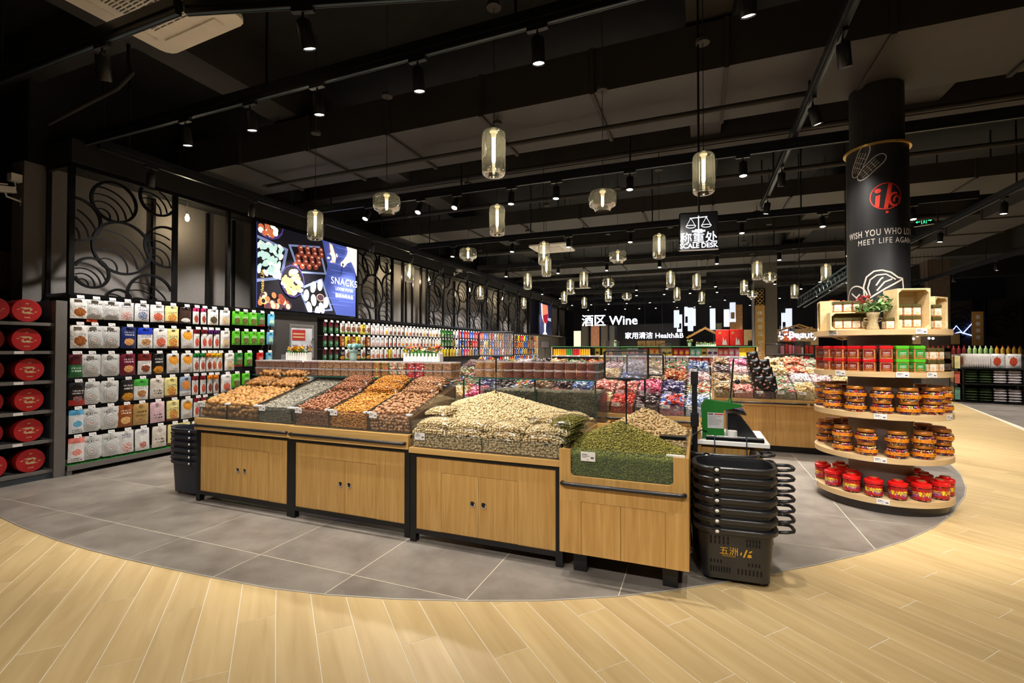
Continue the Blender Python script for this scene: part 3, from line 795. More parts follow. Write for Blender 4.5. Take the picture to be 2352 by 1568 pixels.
for a, b in ((11.22,12.08),(12.12,13.63),(13.67,14.73),(14.77,16.18),(16.22,17.18),(17.22,18.38),(18.42,19.38)):
    j = random.random()*0.15
    lattice(a, b, [(0.3+j,0.5,0.26,1),(0.9-j,0.75,0.22,1),(0.05,0.95,0.2,1),(0.8,0.16,0.24,1),(0.15,0.08,0.18,1)])
# filament bulbs hanging in the bays
BULB = MB().lathe([(0.0,-0.13),(0.016,-0.125),(0.030,-0.095),(0.030,-0.075),(0.016,-0.035),(0.014,-0.02)], 14).mesh('bulb', 'bulb_glow', True)
BSOCK = MB().cyl((0,0,-0.022),(0,0,0.03),0.018,n=12).cyl((0,0,0.03),(0,0,0.16),0.003,n=5).mesh('socket', 'white_plastic')
for y in (4.78, 9.85, 10.6, 11.6, 14.2, 17.0):
    t = thing('hanging_bulb', 'small glowing filament bulb hanging in the wall gallery', 'bulb', (-7.15, y, FZ1-0.16), group='bulbs in the wall gallery')
    put('bulb', BULB, t); put('socket', BSOCK, t)
    l = bpy.data.lights.new('bulb_light', 'POINT'); l.energy = 9; l.color = (1,0.8,0.5); l.shadow_soft_size = 0.03
    lo = bpy.data.objects.new('bulb_light', l); COL.objects.link(lo); lo.parent = t; lo.location = (0.0,0,-0.20)
# SNACKS light box: printed picture built as thin flat shapes on a glowing panel
emitm('box_blue', s2l(58,72,140), 1.16); emitm('box_dark', s2l(16,14,26), 0.62); emitm('box_wood', s2l(112,124,160), 1.09)
emitm('box_pist', s2l(176,206,196), 1.31); emitm('box_choc', s2l(126,52,36), 0.93); emitm('box_choc_hi', s2l(206,160,140), 1.09); emitm('box_almond', s2l(222,150,92), 1.24)
emitm('box_cream', s2l(240,226,210), 1.31); emitm('box_shell', s2l(224,226,214), 1.31); emitm('box_purple', s2l(70,48,60), 0.85); emitm('box_hazel', s2l(196,104,62), 1.09); emitm('box_bowl', s2l(70,56,120), 0.85)
emitm('box_gold', s2l(226,176,90), 1.24); emitm('box_white', (1,1,1), 1.1); emitm('box_blue2', s2l(92,108,184), 1.16)
LBY0, LBY1, LBZ0, LBZ1 = 5.80, 8.29, 2.18, 3.66
lb = thing('light_box_sign', 'glowing light box with nut bowls picture and the word SNACKS', 'sign', (FX, LBY0, LBZ0))
MB().box(-0.10,0,0,0.012,LBY1-LBY0,LBZ1-LBZ0).build('case', 'dark_frame', lb)
MB().box(0.012,0.012,0.012,0.020,LBY1-LBY0-0.012,LBZ1-LBZ0-0.012).build('panel', 'box_blue', lb)
LW, LH = LBY1-LBY0, LBZ1-LBZ0
_lay = [0.021]
def lpoly(pts, m, nm='print'):
    pts = [(max(0.013,min(LW-0.013,u*LW)), max(0.013,min(LH-0.013,v*LH))) for u, v in pts]
    _lay[0] += 0.00012
    return MB().prism(pts, _lay[0]-0.0008, _lay[0], 'x').build(nm, m, lb)
def lell(u, v, a, b, m, rot=0.0, n=14, nm='print'):
    c, s = math.cos(rot), math.sin(rot)
    return lpoly([(u+(a*math.cos(t)*c-b*math.sin(t)*s)/LW, v+(a*math.cos(t)*s+b*math.sin(t)*c)/LH) for t in [2*PI*i/n for i in range(n)]], m, nm)
lpoly([(0,0),(0.76,0),(0.62,0.42),(0.66,0.66),(0.60,1),(0,1)], 'box_dark')
for k in range(26):   # brush streaks on the blue boards
    v = random.random(); u = 0.64+random.random()*0.2
    lpoly([(u,v),(u+0.1+0.2*random.random(),v+0.004),(u+0.3,v+0.012),(u,v+0.008)], 'box_blue2')
def tray(c, m0='box_wood', m1='box_dark', i=0.06):
    lpoly(c, m0); cx = sum(p[0] for p in c)/4; cy = sum(p[1] for p in c)/4
    lpoly([(p[0]+(cx-p[0])*i*3, p[1]+(cy-p[1])*i*3) for p in c], m1)
tray([(-0.12,0.30),(0.215,0.38),(0.265,0.76),(-0.12,0.84)], i=0.045)
tray([(0.36,0.49),(0.65,0.54),(0.575,0.90),(0.265,0.82)], i=0.045)
tray([(0.455,-0.02),(0.72,0.06),(0.60,0.48),(0.36,0.30)], i=0.05)
lell(0.10,0.99,0.31,0.25,'box_bowl'); lell(0.10,1.0,0.28,0.22,'box_dark')
for k in range(16):
    a = random.random()*PI; lell(0.10+0.095*math.cos(a)*random.random()**.5, 0.985-0.11*random.random(), 0.055, 0.05, 'box_hazel' if k % 3 else 'box_shell')
for k in range(60):
    lell(0.005+0.21*random.random(), 0.40+0.36*random.random(), 0.068, 0.036, 'box_pist' if k % 4 else 'box_shell', random.random()*PI)
for r in range(5):
    for c in range(4):
        u = 0.325+c*0.068+(r % 2)*0.02-r*-0.012; v = 0.575+r*0.058+c*0.012
        lell(u, v, 0.062, 0.060, 'box_choc'); lell(u+0.004, v+0.012, 0.030, 0.018, 'box_choc_hi')
lell(0.305,0.375,0.275,0.30,'box_bowl'); lell(0.305,0.375,0.255,0.28,'box_dark')
for k in range(34):
    a, r = random.random()*2*PI, random.random()**.5
    lell(0.305+0.085*r*math.cos(a), 0.36+0.145*r*math.sin(a), 0.075, 0.042, 'box_almond' if k % 3 else 'box_cream', random.random()*PI)
for u, v, a in ((0.43,0.22,1.4),(0.50,0.34,1.3),(0.57,0.38,1.5),(0.505,0.17,1.7),(0.46,0.07,1.9),(0.59,0.08,2.0),(0.635,0.16,1.4),(0.545,0.02,1.5)):
    lell(u, v, 0.115, 0.068, 'box_shell', a)
lell(0.575,0.215,0.10,0.075,'box_choc_hi'); lell(0.575,0.215,0.085,0.062,'box_purple')
for k in range(44):
    lell(0.02+0.26*random.random(), 0.02+0.15*random.random(), 0.055, 0.048, ('box_purple','box_choc_hi','box_choc','box_hazel')[k % 4], random.random()*PI)
lpoly([(0.665,0.98),(0.70,0.96),(0.745,0.80),(0.735,0.72),(0.715,0.715),(0.695,0.76),(0.67,0.90)], 'box_almond')
lpoly([(0.672,0.97),(0.697,0.95),(0.74,0.80),(0.73,0.73),(0.715,0.725),(0.70,0.77),(0.676,0.90)], 'box_cream')
for k in range(9): lell(0.65+0.13*random.random(), 0.66+0.27*random.random(), 0.04, 0.022, 'box_cream', random.random()*PI)
lpoly([(1,1),(1,0.60),(0.965,0.70),(0.925,0.79),(0.88,0.76),(0.845,0.70),(0.83,0.685),(0.80,0.70),(0.795,0.74),(0.83,0.79),(0.865,0.86),(0.88,0.93),(0.865,1)], 'box_cream')
lell(0.822,0.725,0.024,0.026,'box_dark')
lpoly([(0.818,0.72),(0.80,0.62),(0.795,0.56),(0.80,0.56),(0.808,0.63),(0.826,0.72)], 'box_dark')
def ltxt(body, u, v, size, m, off=0.0, rot=0.0, sp=1.0):
    me = text_mesh(body, size, m, 0.0006, off, spacing=sp)
    R = Matrix(((0,0,1),(1,0,0),(0,1,0)))            # text faces +x, reads along +y
    o = put('lettering', me, lb, (0.026, u*LW, v*LH)); o.rotation_euler = (R @ Matrix.Rotation(rot, 3, 'Z')).to_euler()
ltxt('SNACKS', 0.855, 0.475, 0.20, 'box_white', 0.0, sp=1.1)
ltxt('LOOSE FOOD', 0.855, 0.37, 0.085, 'box_white'); ltxt('散装休闲食品', 0.855, 0.275, 0.09, 'box_white', 0.0)
ltxt('Private Life', 0.048, 0.30, 0.10, 'box_gold', 0.0, PI/2); lell(0.048,0.09,0.055,0.055,'box_gold'); lell(0.048,0.09,0.04,0.04,'box_dark')
# second poster: wine glass
wp = thing('wine_poster', 'lit wall poster of a red wine glass on navy', 'poster', (FX, 20.95, 2.2))
emitm('poster_navy', s2l(24,30,60), 0.8); emitm('poster_amber', s2l(224,120,90), 1.2); emitm('poster_wine', s2l(150,20,50), 1.0); emitm('poster_white', s2l(226,230,244), 1.2)
MB().box(0.03,0.0,-0.03,0.042,1.95,1.46).build('panel', 'poster_navy', wp)
for pts, m in (([(0.25,1.40),(1.15,1.40),(1.25,0.9),(1.1,0.6),(0.8,0.48),(0.5,0.6),(0.3,0.9)],'poster_amber'),([(0.32,0.85),(0.7,0.92),(1.24,1.0),(1.1,0.62),(0.8,0.50),(0.5,0.62)],'poster_wine'),([(0.7,0.5),(0.9,0.5),(0.86,0.1),(1.1,-0.02),(0.5,-0.02),(0.74,0.1)],'poster_white'),([(0.22,1.42),(0.30,1.42),(0.36,0.9),(0.5,0.62),(0.3,0.86)],'poster_white')):
    _lay[0] += 0.0004
    MB().prism(pts, 0.042, _lay[0]+0.022, 'x').build('print', m, wp)
o = put('lettering', text_mesh('WINE', 0.22, 'poster_white', 0.001), wp, (0.046,1.55,0.72)); o.rotation_euler = Matrix(((0,0,1),(1,0,0),(0,1,0))).to_euler()
# ---------------------------------------------------------------- nut counters
def ring_handle(parent, x, z, y):
    o = MB().lathe([(0.018,0.0),(0.022,0.004),(0.022,0.008),(0.015,0.010),(0.012,0.004)], 20).build('ring_handle', 'chrome', parent, (x,y,z), (PI/2,0,0), smooth='auto')
    MB().lathe([(0.0,0.002),(0.014,0.003)], 16).build('finger_hole', 'black_metal', parent, (x,y,z), (PI/2,0,0))
def price_card(parent, x, y, z, w=0.085, h=0.055, rot=(0,0,0), nm='price_card'):
    o = MB().box(-w/2,-0.0012,-h/2,w/2,0.0012,h/2).build(nm, 'price_white', parent, (x,y,z), rot)
    ink = MB().box(-w*0.42,-0.0018,h*0.18,-w*0.05,-0.0012,h*0.26).box(-w*0.42,-0.0018,h*0.02,w*0.10,-0.0012,h*0.08).box(-w*0.42,-0.0018,-h*0.12,-w*0.10,-0.0012,-h*0.07).box(w*0.18,-0.0018,-h*0.22,w*0.40,-0.0012,-h*0.02).box(-w*0.06,-0.0018,-h*0.38,w*0.02,-0.0012,-h*0.30)
    ink.build('print', 'price_ink', o)
    return o
def counter(label, x0, x1, yf, yb, zt, fascia, bumper, door, zb=0.105, back_bar=True):
    """framed counter: black steel posts and rails, oak panel with two doors, oak rim"""
    w, d = x1-x0, yb-yf
    t = thing('display_counter', label, 'counter', (x0, yf, 0))
    for px in (0, w-0.05):
        for py in (0.012, d-0.06):
            MB().box(px,py,0,px+0.05,py+0.05,zt-fascia).build('leg', 'black_metal', t)
    zr = zt-fascia
    for z0, z1 in ((zr-0.03, zr), (zb-0.035, zb)):
        MB().box(0.05,0.012,z0,w-0.05,0.05,z1).build('rail', 'black_metal', t)
    MB().box(0,-0.012,zr,w,0.02,zt).build('rim_front', 'oak_laminate_h', t)
    MB().box(0,0.02,zt-0.03,w,d,zt-0.004).build('deck', 'oak_laminate_h', t)
    for px in (0, w-0.02): MB().box(px,0.02,zr,px+0.02,d,zt).build('rim_side', 'oak_laminate_h', t)
    u0, u1, dz = door
    pz0, pz1 = zb, zr-0.03
    pan = MB().box(0.05,0.022,pz0,u0*w,0.045,pz1).box(u1*w,0.022,pz0,w-0.05,0.045,pz1).box(u0*w,0.022,dz,u1*w,0.045,pz1)
    pan.build('panel', 'oak_laminate', t)
    MB().box(u0*w,0.026,pz0,u1*w,0.05,dz).build('door_edge_strip', 'label_silver', t)
    um = (u0+u1)/2
    for a, b, hx in ((u0*w+0.0025, um*w-0.0015, um*w-0.045), (um*w+0.0015, u1*w-0.0025, um*w+0.045)):
        dr = MB().box(a,0.0215,pz0+0.002,b,0.040,dz-0.0025).build('door', 'oak_laminate', t)
        ring_handle(dr, hx, 0.35, 0.0215)
    MB().box(0.06,0.12,0.02,w-0.06,0.13,zb).build('kick_board', 'black_metal', t)
    MB().box(0.03,0.06,zb,w-0.03,0.07,zr-0.03).build('back_board', 'black_metal', t)
    if bumper:
        zbm = zr + fascia*0.42
        pts = [(0.03,-0.012,zbm),(0.03,-0.034,zbm),(0.045,-0.042,zbm),(w-0.045,-0.042,zbm),(w-0.03,-0.034,zbm),(w-0.03,-0.012,zbm)]
        MB().tube(pts, 0.0135, 10).build('bumper_bar', 'black_plastic', t, smooth=True)
    return t
YF = 3.19
counter('oak nut counter under the walnut bin with a black bumper bar', -4.62, -3.385, YF, 4.14, 0.818, 0.112, True, (0.215,0.775,0.555))
counter('oak nut counter under hazelnuts almonds and pecans with a black bumper bar', -3.380, -2.135, YF-0.01, 4.14, 0.815, 0.112, True, (0.225,0.735,0.55))
counter('oak counter under the big pistachio heap without bumper bar', -2.10, -0.875, 3.135, 4.34, 0.733, 0.040, False, (0.22,0.73,0.555))
# C4: all-oak raisin counter with a notched front
c4 = thing('raisin_counter', 'all oak counter with notched front holding green raisins and peanuts', 'counter', (-0.868, 3.045, 0))
w4 = 0.805
def rc(cx, cz, r, a0, a1, n=5): return [(cx+r*math.cos(math.radians(a0+(a1-a0)*i/n)), cz+r*math.sin(math.radians(a0+(a1-a0)*i/n))) for i in range(n+1)]
ZN, ZT4 = 0.662, 0.836
out = [(0,0.158),(w4,0.158),(w4,ZT4),(w4-0.088,ZT4)] + rc(w4-0.088-0.03, ZN+0.03, 0.03, 0, -90) + rc(0.075+0.03, ZN+0.03, 0.03, -90, -180) + [(0.075,ZT4),(0,ZT4)]
half = out
def notch_panel():
    # front board split into strips so that every face stays convex
    mb = MB()
    mb.box(0,0,0.50,w4,0.018,ZN)
    mb.box(0,0,ZN,0.075,0.018,ZT4); mb.box(w4-0.088,0,ZN,w4,0.018,ZT4)
    for cx, s in ((0.075,1),(w4-0.088,-1)):
        c = (cx+s*0.03, ZN+0.03)
        arc = [(cx+s*0.03-s*0.03*math.cos(math.radians(a)), ZN+0.03-0.03*math.sin(math.radians(a))) for a in range(0,91,15)]
        for p, q in zip(arc, arc[1:]):
            tri = [(cx, ZN), p, q]
            if s > 0: tri = tri[::-1]
            mb.prism(tri, 0.0, 0.018, 'y')
    return mb
notch_panel().build('front_board', 'oak_laminate', c4)
for a, b in ((0, 0.145), (w4-0.135, w4)): MB().box(a,0,0.158,b,0.018,0.50).build('front_stile', 'oak_laminate', c4)
for a, b in ((0.147,0.397),(0.400,w4-0.137)): MB().box(a,0.001,0.158,b,0.018,0.498).build('door', 'oak_laminate', c4)
for px in (0, w4-0.018): MB().box(px,0.018,0.158,px+0.018,1.18,ZT4-0.01).build('side_board', 'oak_laminate', c4)
MB().box(0.018,0.018,0.60,w4-0.018,1.18,0.615).build('deck', 'oak_laminate_h', c4)
MB().box(0.018,1.162,0.158,w4-0.018,1.18,ZT4).build('back_board', 'oak_laminate', c4)
MB().box(0.018,0.018,0.158,w4-0.018,1.162,0.17).build('bottom_board', 'black_metal', c4)
for px in (0.07, w4-0.16):
    for py in (0.10, 0.95): MB().box(px,py,0,px+0.09,py+0.09,0.158).build('foot', 'black_metal', c4)
MB().tube([(0.022,0,0.615),(0.022,-0.022,0.615),(0.04,-0.032,0.615),(w4-0.04,-0.032,0.615),(w4-0.022,-0.022,0.615),(w4-0.022,0,0.615)], 0.0135, 10).build('bumper_bar', 'black_plastic', c4, smooth=True)
MB().box(0.076,0.019,0.615,w4-0.089,0.025,0.842).build('front_glass', 'acrylic_green', c4)
price_card(c4, 0.19, 0.012, 0.795, 0.095, 0.06)
MB().box(w4-0.13,0.02,ZT4,w4-0.02,0.05,ZT4+0.008).build('clip', 'clip_white', c4)
MB().box(0.018,0.46,0.615,w4-0.018,0.466,0.86).build('divider', 'acrylic', c4)
for px in (0.019, w4-0.024): MB().box(px,0.03,0.615,px+0.005,1.15,0.90).build('side_glass', 'acrylic', c4)
MB().box(w4-0.20,0.44,0.862,w4-0.02,0.52,0.885).build('scoop_tray', 'dark_frame', c4)

# ---------------------------------------------------------------- acrylic bins and their nuts
def grid_pts(x0, x1, y0, y1, zf, sx, sy, jit=0.35):
    nx, ny = max(1, int((x1-x0)/sx)), max(1, int((y1-y0)/sy))
    X, Y = np.meshgrid(x0+(np.arange(nx)+0.5)*(x1-x0)/nx, y0+(np.arange(ny)+0.5)*(y1-y0)/ny)
    X, Y = X.ravel(), Y.ravel()
    X = np.clip(X+(RNG.random(len(X))-0.5)*2*jit*sx, x0+sx*0.3, x1-sx*0.3); Y = np.clip(Y+(RNG.random(len(Y))-0.5)*2*jit*sy, y0+sy*0.3, y1-sy*0.3)
    return np.stack([X, Y, zf(X, Y)], 1)
def nuts_mesh(name, P, size, mats, base=ICO1, tilt=0.5, var=0.15, smooth=True, lie=True):
    N_ = len(P)
    R = rand_rot(N_, tilt) if lie else rand_rot(N_, PI)
    S = np.array(size)[None]*(1+(RNG.random((N_,1))-0.5)*2*var)
    V, Fc, r = scatter(base[0], base[1], P, R, S)
    return np_mesh(name, V, Fc, mats, r, smooth)
def core(t, x0, x1, y0, y1, zlo, zf, m, inset=0.012, n=10):
    """the mass of nuts below the top layer"""
    mb = MB(); xs = np.linspace(x0, x1, n); ys = np.linspace(y0, y1, n)
    vs = [(x, y, float(zf(np.array([x]), np.array([y]))[0])-inset) for y in ys for x in xs]
    fs = [(j*n+i, j*n+i+1, (j+1)*n+i+1, (j+1)*n+i) for j in range(n-1) for i in range(n-1)]
    mb.add(vs, fs)
    k = len(vs)
    ring = [i for i in range(n)] + [j*n+n-1 for j in range(1,n)] + [(n-1)*n+i for i in range(n-2,-1,-1)] + [j*n for j in range(n-2,0,-1)]
    low = [(vs[i][0], vs[i][1], zlo) for i in ring]
    mb.add([vs[i] for i in ring]+low, [(i, len(ring)+i, len(ring)+(i+1)%len(ring), (i+1)%len(ring)) for i in range(len(ring))])
    return mb.build('nut_bed', m, t)
pile('walnut', [s2l(148,102,52), s2l(192,142,78), s2l(170,120,62)], 0.6)
pile('seed', [s2l(46,44,40), s2l(206,198,178), s2l(92,88,78)], 0.6)
pile('hazel', [s2l(132,82,54), s2l(176,120,84), s2l(152,98,66)], 0.45)
pile('almond', [s2l(176,112,38), s2l(222,160,70), s2l(200,134,50)], 0.5)
pile('pecan', [s2l(146,100,64), s2l(192,146,104), s2l(168,120,82)], 0.5)
pile('pistachio', [s2l(196,172,126), s2l(228,208,164), s2l(206,184,136)], 0.55)
pile('raisin', [s2l(84,80,26), s2l(166,156,72), s2l(122,116,46)], 0.5)
pile('peanut', [s2l(172,140,92), s2l(212,184,136), s2l(192,162,112)], 0.65)
pile('peanut_dark', [s2l(70,58,42), s2l(124,106,76), s2l(96,80,56)], 0.65)
for n_, c_ in (('walnut_bed',(150,104,58)),('seed_bed',(84,80,70)),('hazel_bed',(120,74,50)),('almond_bed',(170,108,42)),('pecan_bed',(140,98,64)),('pistachio_bed',(186,164,120)),('raisin_bed',(98,94,36)),('peanut_bed',(170,140,94)),('dark_bed',(60,50,38))):
    mat(n_, s2l(*c_), 0.7, var=0.35, scale=45, bump=0.6)
BZ = 0.818
def slope(x, y, y0=YF+0.03, z0=0.957, k=0.285): return z0+(y-y0)*k
def bin_(label, x0, x1, yf=YF+0.015, yb=3.98, zb=BZ, zf=0.965, zt=1.19, seam=None):
    t = thing('acrylic_bin', label, 'bin', (x0, yf, zb))
    w, d = x1-x0, yb-yf
    MB().box(0,0,0,w,0.005,zf-zb).build('front_pane', 'acrylic', t)
    for px in (0.0, w-0.005):
        MB().prism([(0.005,0),(d,0),(d,zt-zb),(0.005,zf-zb+0.01)], px, px+0.005, 'x').build('side_pane', 'acrylic', t)
        MB().tube([(px+0.0025,0.005,zf-zb+0.010),(px+0.0025,d,zt-zb)], 0.003, 4).build('edge_strip', 'edge_dark', t)
    MB().box(0.005,d-0.006,0,w-0.005,d,zt-zb-0.05).build('back_pane', 'wall_dark', t)
    MB().box(0.005,0.005,0,w-0.005,d-0.006,0.006).build('floor_pane', 'acrylic', t)
    if seam: MB().box(w*seam-0.002,-0.002,0,w*seam+0.002,0.007,zf-zb).build('seam_strip', 'edge_dark', t)
    for px in ([0.012, w-0.012] + ([w*seam] if seam else [])):
        MB().bevbox(px-0.022,-0.008,zf-zb-0.004,px+0.022,0.028,zf-zb+0.012,0.003).build('clip', 'clip_white', t)
    price_card(t, 0.06 if w > 0.3 else 0.05, -0.004, zf-zb-0.012, 0.075, 0.05)
    return t
def shape(base, f):
    v = base[0].copy(); return (np.array([f(*p) for p in v]), base[1])
WAL = shape(ICO2, lambda x,y,z: (x*(1+0.10*(abs(z) < 0.12)), y*(1+0.10*(abs(z) < 0.12)), z*0.95))
bins = [('walnut','clear acrylic bin of walnuts in shell',-4.60,-3.815,0.5), ('seed','clear acrylic bin of grey sunflower seeds',-3.805,-3.40,None), ('hazel','clear acrylic bin of hazelnuts',-3.365,-2.975,None), ('almond','clear acrylic bin of orange almonds',-2.970,-2.565,None), ('pecan','clear acrylic bin of pecans in shell',-2.560,-2.145,None)]
def pane_pts(x0, x1, y, z0, z1, sx, sz):
    p = grid_pts(x0, x1, z0, z1, lambda a, b: a*0, sx, sz)
    return np.stack([p[:,0], np.full(len(p), y), p[:,1]], 1)
y0b, y1b = YF+0.02, 3.97
for kind, lab, x0, x1, seam in bins:
    t = bin_(lab, x0, x1, seam=seam)
    zf = lambda x, y: slope(x, y)
    bed = lambda par: core(par, x0+0.007, x1-0.007, y0b+(0.05 if kind == 'walnut' else 0.034), y1b-0.02, BZ+0.008, zf, kind+'_bed', 0.030)
    if kind == 'walnut':
        tag(bed(None), 'mass of walnuts filling the acrylic bin below the top ones', 'nuts', kind='stuff')
        wm = np_mesh('walnut', WAL[0]*np.array([[0.0215,0.0195,0.020]]), WAL[1], 'walnut')
        P = grid_pts(x0+0.02, x1-0.02, y0b+0.02, y1b-0.30, zf, 0.040, 0.040)
        P = np.concatenate([P, pane_pts(x0+0.02, x1-0.02, y0b+0.024, BZ+0.022, 0.942, 0.041, 0.038)])
        d_ = np.hypot(P[:,0], P[:,1]); P = P[np.argsort(d_)][:300]
        for p in P:
            tag(put('walnut', wm, None, tuple(p+np.array([0,0,RNG.random()*0.008])), tuple(RNG.random(3)*6.28), 0.9+0.25*random.random()), 'round tan walnut in shell lying in the walnut bin', 'walnut', 'walnuts in the acrylic bin')
    else:
        sz, stp = {'seed':((0.0100,0.0040,0.0026),(0.0115,0.0115)), 'hazel':((0.0122,0.0115,0.011),(0.0215,0.0215)), 'almond':((0.0160,0.0085,0.0065),(0.0190,0.0170)), 'pecan':((0.0205,0.0120,0.0120),(0.029,0.027))}[kind]
        P = grid_pts(x0+0.012, x1-0.012, y0b+0.014, y1b-(0.02 if kind == 'seed' else 0.30), zf, *stp)
        P = np.concatenate([P, P+np.array([0.5*stp[0],0.5*stp[1],-0.5*sz[2]])*np.ones((len(P),1))]) if kind == 'seed' else P
        P[:,2] += RNG.random(len(P))*sz[2]*2.2
        F_ = pane_pts(x0+0.012, x1-0.012, y0b+0.006+sz[1], BZ+0.012, 0.952, stp[0], stp[1]*0.8)
        P = np.concatenate([P, F_])
        base = ICO1 if kind in ('seed',) else ICO2 if kind == 'pecan' else ICO1
        me = nuts_mesh(kind+'_pile', P, sz, kind, base, 0.45)
        bed(tag(put({'seed':'sunflower_seeds','hazel':'hazelnuts','almond':'almonds','pecan':'pecans'}[kind], me), {'seed':'grey striped sunflower seeds heaped in their acrylic bin','hazel':'brown hazelnuts in shell heaped in their acrylic bin','almond':'orange shelled almonds heaped in their acrylic bin','pecan':'oval tan pecans heaped in their acrylic bin'}[kind], 'nuts', kind='stuff'))

def nut_bag(label, group, loc, size, nutkind, nutsize, step, rot=(0,0,0), base=ICO1, film='film_bag'):
    """clear film bag: crinkled see-through pillow over a pillow of nuts"""
    t = thing('nut_bag', label, 'bag', loc, rot, group)
    L, Wd, H = size
    n, m = 14, 9
    def zz(u, v): return H*max(0.0, (1-abs(2*u-1)**3.2))**0.5*max(0.0, (1-abs(2*v-1)**3.2))**0.5
    mb = MB(); vs = []
    for j in range(m+1):
        for i in range(n+1):
            u, v = i/n, j/m
            z = zz(u, v) + (random.random()-0.5)*H*0.16*(0 < i < n and 0 < j < m)
            vs.append(((u-0.5)*L+(random.random()-0.5)*0.006, (v-0.5)*Wd+(random.random()-0.5)*0.006, z+0.006))
    mb.add(vs, [(j*(n+1)+i, j*(n+1)+i+1, (j+1)*(n+1)+i+1, (j+1)*(n+1)+i) for j in range(m) for i in range(n)])
    mb.build('film', film, t, smooth=True)
    P = grid_pts(-L/2+0.012, L/2-0.012, -Wd/2+0.01, Wd/2-0.01, lambda x, y: np.array([zz(a/L+0.5, b/Wd+0.5) for a, b in zip(x, y)])-nutsize[2], step, step)
    P[:,2] = np.maximum(P[:,2], nutsize[2])
    Q = P.copy(); Q[:,2] = np.maximum(Q[:,2]*0.45, nutsize[2])
    edge = (np.abs(P[:,0]) > L/2-step*2.2) | (np.abs(P[:,1]) > Wd/2-step*2.2)
    P = np.concatenate([P, Q[edge]])
    o = put('nuts', nuts_mesh('bagged_nuts', P, nutsize, nutkind, base, 0.6), t); o['kind'] = 'stuff'
    mb = MB()
    mb.ball((0,0,H*0.42), 1.0, nu=12, nv=6, sc=(L*0.44, Wd*0.42, H*0.40)); mb.build('nut_core', nutkind+'_bed', t, smooth=True)
    return t
def bag_z(y): return slope(0, y)
tl = math.atan(0.285)
def bags_on(kind, xs, nsz, stp, labs, wid=0.38, base=ICO1):
    k = 0
    for x, y, dz, wd in xs:
        nut_bag(labs, 'clear bags of nuts lying on the bins', (x, y, bag_z(y)+dz), (wid, wd+0.03, 0.06), kind, nsz, stp, (tl, 0, (random.random()-0.5)*0.1), base)
bags_on('walnut', [(-4.39,3.80,0.012,0.24),(-4.02,3.79,0.012,0.24),(-4.38,3.92,0.07,0.2),(-4.02,3.93,0.07,0.2)], (0.017,0.016,0.016), 0.036, 'clear film bag of walnuts on the walnut bin', 0.35, ICO2)
bags_on('hazel', [(-3.165,3.72,0.008,0.16),(-3.17,3.86,0.03,0.2)], (0.010,0.0098,0.009), 0.020, 'clear film bag of hazelnuts on the hazelnut bin', 0.36)
bags_on('almond', [(-2.765,3.72,0.008,0.16),(-2.76,3.87,0.035,0.22)], (0.013,0.0072,0.0058), 0.018, 'clear film bag of almonds on the almond bin', 0.38)
bags_on('pecan', [(-2.355,3.72,0.008,0.16),(-2.35,3.85,0.035,0.2)], (0.017,0.0105,0.0100), 0.026, 'clear film bag of pecans on the pecan bin', 0.38)

# pistachio heap on the third counter
z3 = 0.733
pb = thing('pistachio_tray', 'low clear acrylic tray edge around the pistachio heap', 'tray', (-2.09, 3.15, z3))
MB().box(0,0,0,1.205,0.005,0.115).build('front_pane', 'acrylic', pb); MB().box(0.6,-0.002,0,0.604,0.007,0.115).build('seam_strip', 'glass_edge', pb)
MB().box(0,0.005,0,0.005,1.16,0.20).build('side_pane', 'acrylic', pb); MB().box(1.2,0.005,0,1.205,1.16,0.115).build('side_pane', 'acrylic', pb)
price_card(pb, 0.075, -0.004, 0.088, 0.09, 0.055)
PKX, PKY = -1.72, 3.93
def heap3(x, y):
    r = np.sqrt(((x-PKX)/1.05)**2 + ((y-PKY)/0.80)**2)
    return z3 + 0.10 + np.maximum(0, 0.27*(1-r/0.95))**1.0
HP = grid_pts(-2.08, -0.89, 3.22, 4.30, heap3, 0.0170, 0.0170)
HP[:,2] += RNG.random(len(HP))*0.013
FR = pane_pts(-2.08, -0.895, 3.166, z3+0.008, z3+0.112, 0.0180, 0.0150)
heap_o = tag(put('pistachio_heap', nuts_mesh('pistachio_pile', np.concatenate([HP, FR]), (0.0128,0.0084,0.0080), 'pistachio', ICO1, 0.6)), 'heap of pale pistachios piled to a peak on the counter', 'nuts', kind='stuff')
core(heap_o, -2.083, -0.892, 3.190, 4.31, z3+0.002, heap3, 'pistachio_bed', 0.020, 22)
for row, (y, dz) in enumerate(((3.235,0.012),(3.255,0.060))):
    for i in range(4):
        nut_bag('clear film bag of pistachios stacked along the tray front', 'pistachio bags along the counter front', (-1.935+i*0.305+row*0.03, y, z3+0.10+dz), (0.32,0.21,0.062), 'pistachio', (0.0120,0.0080,0.0074), 0.0190, (0.06,0,(random.random()-0.5)*0.15))
for i, (x, y, r) in enumerate(((-0.98,3.50,1.4),(-0.97,3.80,1.5),(-1.05,3.56,1.2),(-2.0,3.5,1.6))):
    nut_bag('clear film bag of pistachios lying at the side of the heap', 'pistachio bags beside the heap', (x, y, float(heap3(np.array([x]),np.array([y]))[0])+(0.05 if i == 2 else 0.012)), (0.34,0.22,0.07), 'pistachio', (0.0120,0.0080,0.0074), 0.0190, (0,0.05,r))
sco = thing('nut_scoop', 'shiny metal scoop resting on the pistachio heap', 'scoop', (-1.22,3.52,float(heap3(np.array([-1.22]),np.array([3.52]))[0])+0.004), (0.2,0,0.6))
MB().lathe([(0.0,0.0),(0.025,0.004),(0.040,0.018),(0.045,0.036)], 16).build('bowl', 'chrome', sco, smooth=True)
MB().cyl((0.045,0,0.034),(0.13,0,0.045),0.006,n=8).build('handle', 'chrome', sco)
